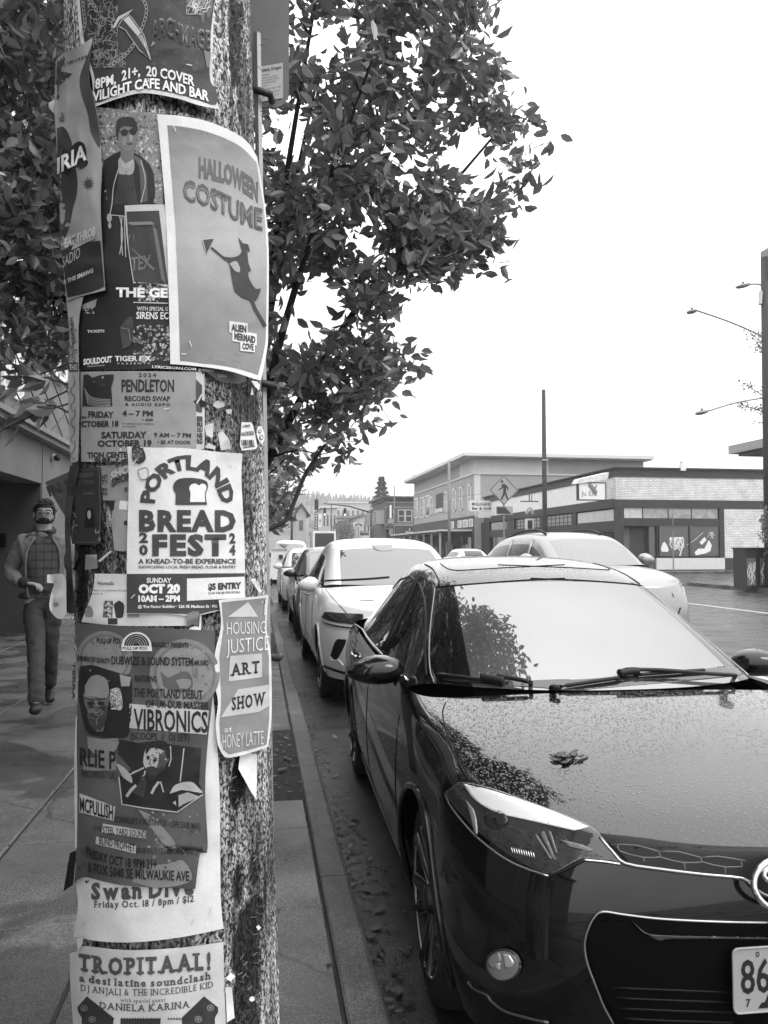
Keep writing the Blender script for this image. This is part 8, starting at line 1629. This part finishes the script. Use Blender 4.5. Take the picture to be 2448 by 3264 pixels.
# painted utility cabinet
YB = 25.6; a = AY(2379, 1876, YB); b2 = AY(2379, 1745, YB); H = b2.z - .14; r = empty('utility_cabinet', (a.x, YB, .14), 'painted utility cabinet with pale plant murals by the right-hand pole', 'cabinet'); q = MB(); q.bb(0, 1.15, 0, .75, 0, H - .05); q.bb(-.03, 1.18, -.03, .78, H - .05, H); q.build('box', m_trim, r)
for x0, x1 in ((.03, .38), (.55, 1.05)):
    q = MB(); q.bb(x0, x1, -.012, 0, .08, H * .74); pn = q.build('mural', m_inkg, r); q = MB(); random.seed(int(x0 * 100))
    for k in range(9):
        x = random.uniform(x0 + .05, x1 - .05); z = random.uniform(.1, H * .3); P = [(x, -.016, z)]
        for j in range(4): x = min(max(x + random.uniform(-.09, .09), x0 + .03), x1 - .03); z += H * .09; P.append((x, -.016, z))
        q.tube(smoothpoly(P, 4), .018, 5)
    q.build('painted_plant', m_ivory, pn, True)
# sandwich board beyond the parked row
sb = AY(886, 1700, 33); r = empty('roadside_board', (sb.x, 33, .0), 'white freestanding board with a black square mark left of the parked white cars', 'sign board'); k_ = 33 / F_PX
q = MB(); q.prism([(-26 * k_, .25), (-20 * k_, 1.5), (22 * k_, 1.5), (20 * k_, .25)], (0, 0, 0), (1, 0, 0), (0, .05, 1), (0, .06, 0)); q.build('panel', m_ivory, r); q = MB(); q.bb(4 * k_, 16 * k_, -.01, .05, 1.1, 1.28); q.build('mark', m_ink, r); q = MB(); q.prism([(-24 * k_, 1.5), (0, 1.72), (24 * k_, 1.5)], (0, .02, 0), (1, 0, 0), (0, 0, 1), (0, .2, 0)); q.build('cap', m_sill, r); q = MB(); [q.bb(x - .03, x + .03, 0, .06, 0, .3) for x in (-.25, .22)]; q.build('leg', m_plast, r)
# overhead wires
def wire(a, b_, sag, label, rad=.012):
    P = [a + (b_ - a) * t - Vector((0, 0, sag * 4 * t * (1 - t))) for t in [k / 16 for k in range(17)]]; q = MB(); q.tube(P, rad, 4); o = q.build('overhead_wire', mat('wire', .02, .6)); place(o, a); tag(o, label, 'wire', 'overhead wires')
wire(AX(1480, 1500, 20), AX(1620, 1512, 18.6), .3, 'thin wire from the pale cornice building towards the tall dark pole'); wire(AX(1345, 1540, 20), AX(1540, 1572, 19), .8, 'thin wire sagging across the face of the cornice building'); wire(AX(1330, 1595, 19), AX(1485, 1640, 19), .5, 'low wire crossing in front of the upstairs windows'); wire(AX(1000, 1655, 12), AX(1190, 1628, 18), .5, 'wire crossing the road near the mast arm')
# ---- fallen leaves
q = []; dr = []
for k in range(1250):
    z = random.random()
    if z < .62: y = 1.5 + random.random() ** 1.4 * 15; p = (.415 + abs(random.gauss(0, .07)), y, .008)
    elif z < .75: p = (random.uniform(-.5, .38), random.uniform(10, 14), .137)
    elif z < .92: p = (random.uniform(-.5, .27), random.uniform(4.5, 6.1), .136)
    elif z < .955: p = (random.uniform(-3, .36), random.uniform(2.2, 9), .134)
    else: p = (random.uniform(.4, .62), random.uniform(1.2, 4.5), .008)
    q.append(p); a = random.random() * 6.3; dr.append((math.cos(a), math.sin(a), random.gauss(0, .12)))
n = len(q); V = []; Fs = []
for i in range(n):
    d = Vector(dr[i]).normalized(); s_ = Vector((-d.y, d.x, 0)).normalized(); u = Vector((0, 0, 1)); L_ = random.uniform(.016, .042) * (1 if random.random() < .93 else 1.9); P = Vector(q[i])
    for x, y, z in LEAF: V.append(tuple(P + s_ * x * L_ + d * (y - .5) * L_ + u * (abs(z) * .12 * L_ + .003 + max(0, d.z * (y - .5) * L_))))
    Fs += [tuple(k + 8 * i for k in f) for f in LF]
me = bpy.data.meshes.new('fallen_leaves'); me.from_pydata(V, [], Fs); me.materials.append(mat('fallen_leaf', .055, .5, island=.8)); o = bpy.data.objects.new('fallen_leaves', me); COL.objects.link(o); tag(o, 'small fallen leaves along the gutter and tree pits', kind='stuff')
# ---- damp air that pales the far end of the street
q = MB(); q.bb(-485, 485, -65, 1105, -1.2, 96); o = q.build('haze', None) if False else None
me = bpy.data.meshes.new('haze'); me.from_pydata(q.v, [], q.f); hm = bpy.data.materials.new('damp_air'); hm.use_nodes = True; t = hm.node_tree; t.nodes.clear(); ou = t.nodes.new('ShaderNodeOutputMaterial'); pv = t.nodes.new('ShaderNodeVolumePrincipled'); pv.inputs['Color'].default_value = gz(.95); pv.inputs['Density'].default_value = .0008; pv.inputs['Anisotropy'].default_value = .2; t.links.new(pv.outputs[0], ou.inputs['Volume'])
me.materials.append(hm); o = bpy.data.objects.new('haze', me); COL.objects.link(o); tag(o, 'thin damp haze filling the street', kind='stuff')
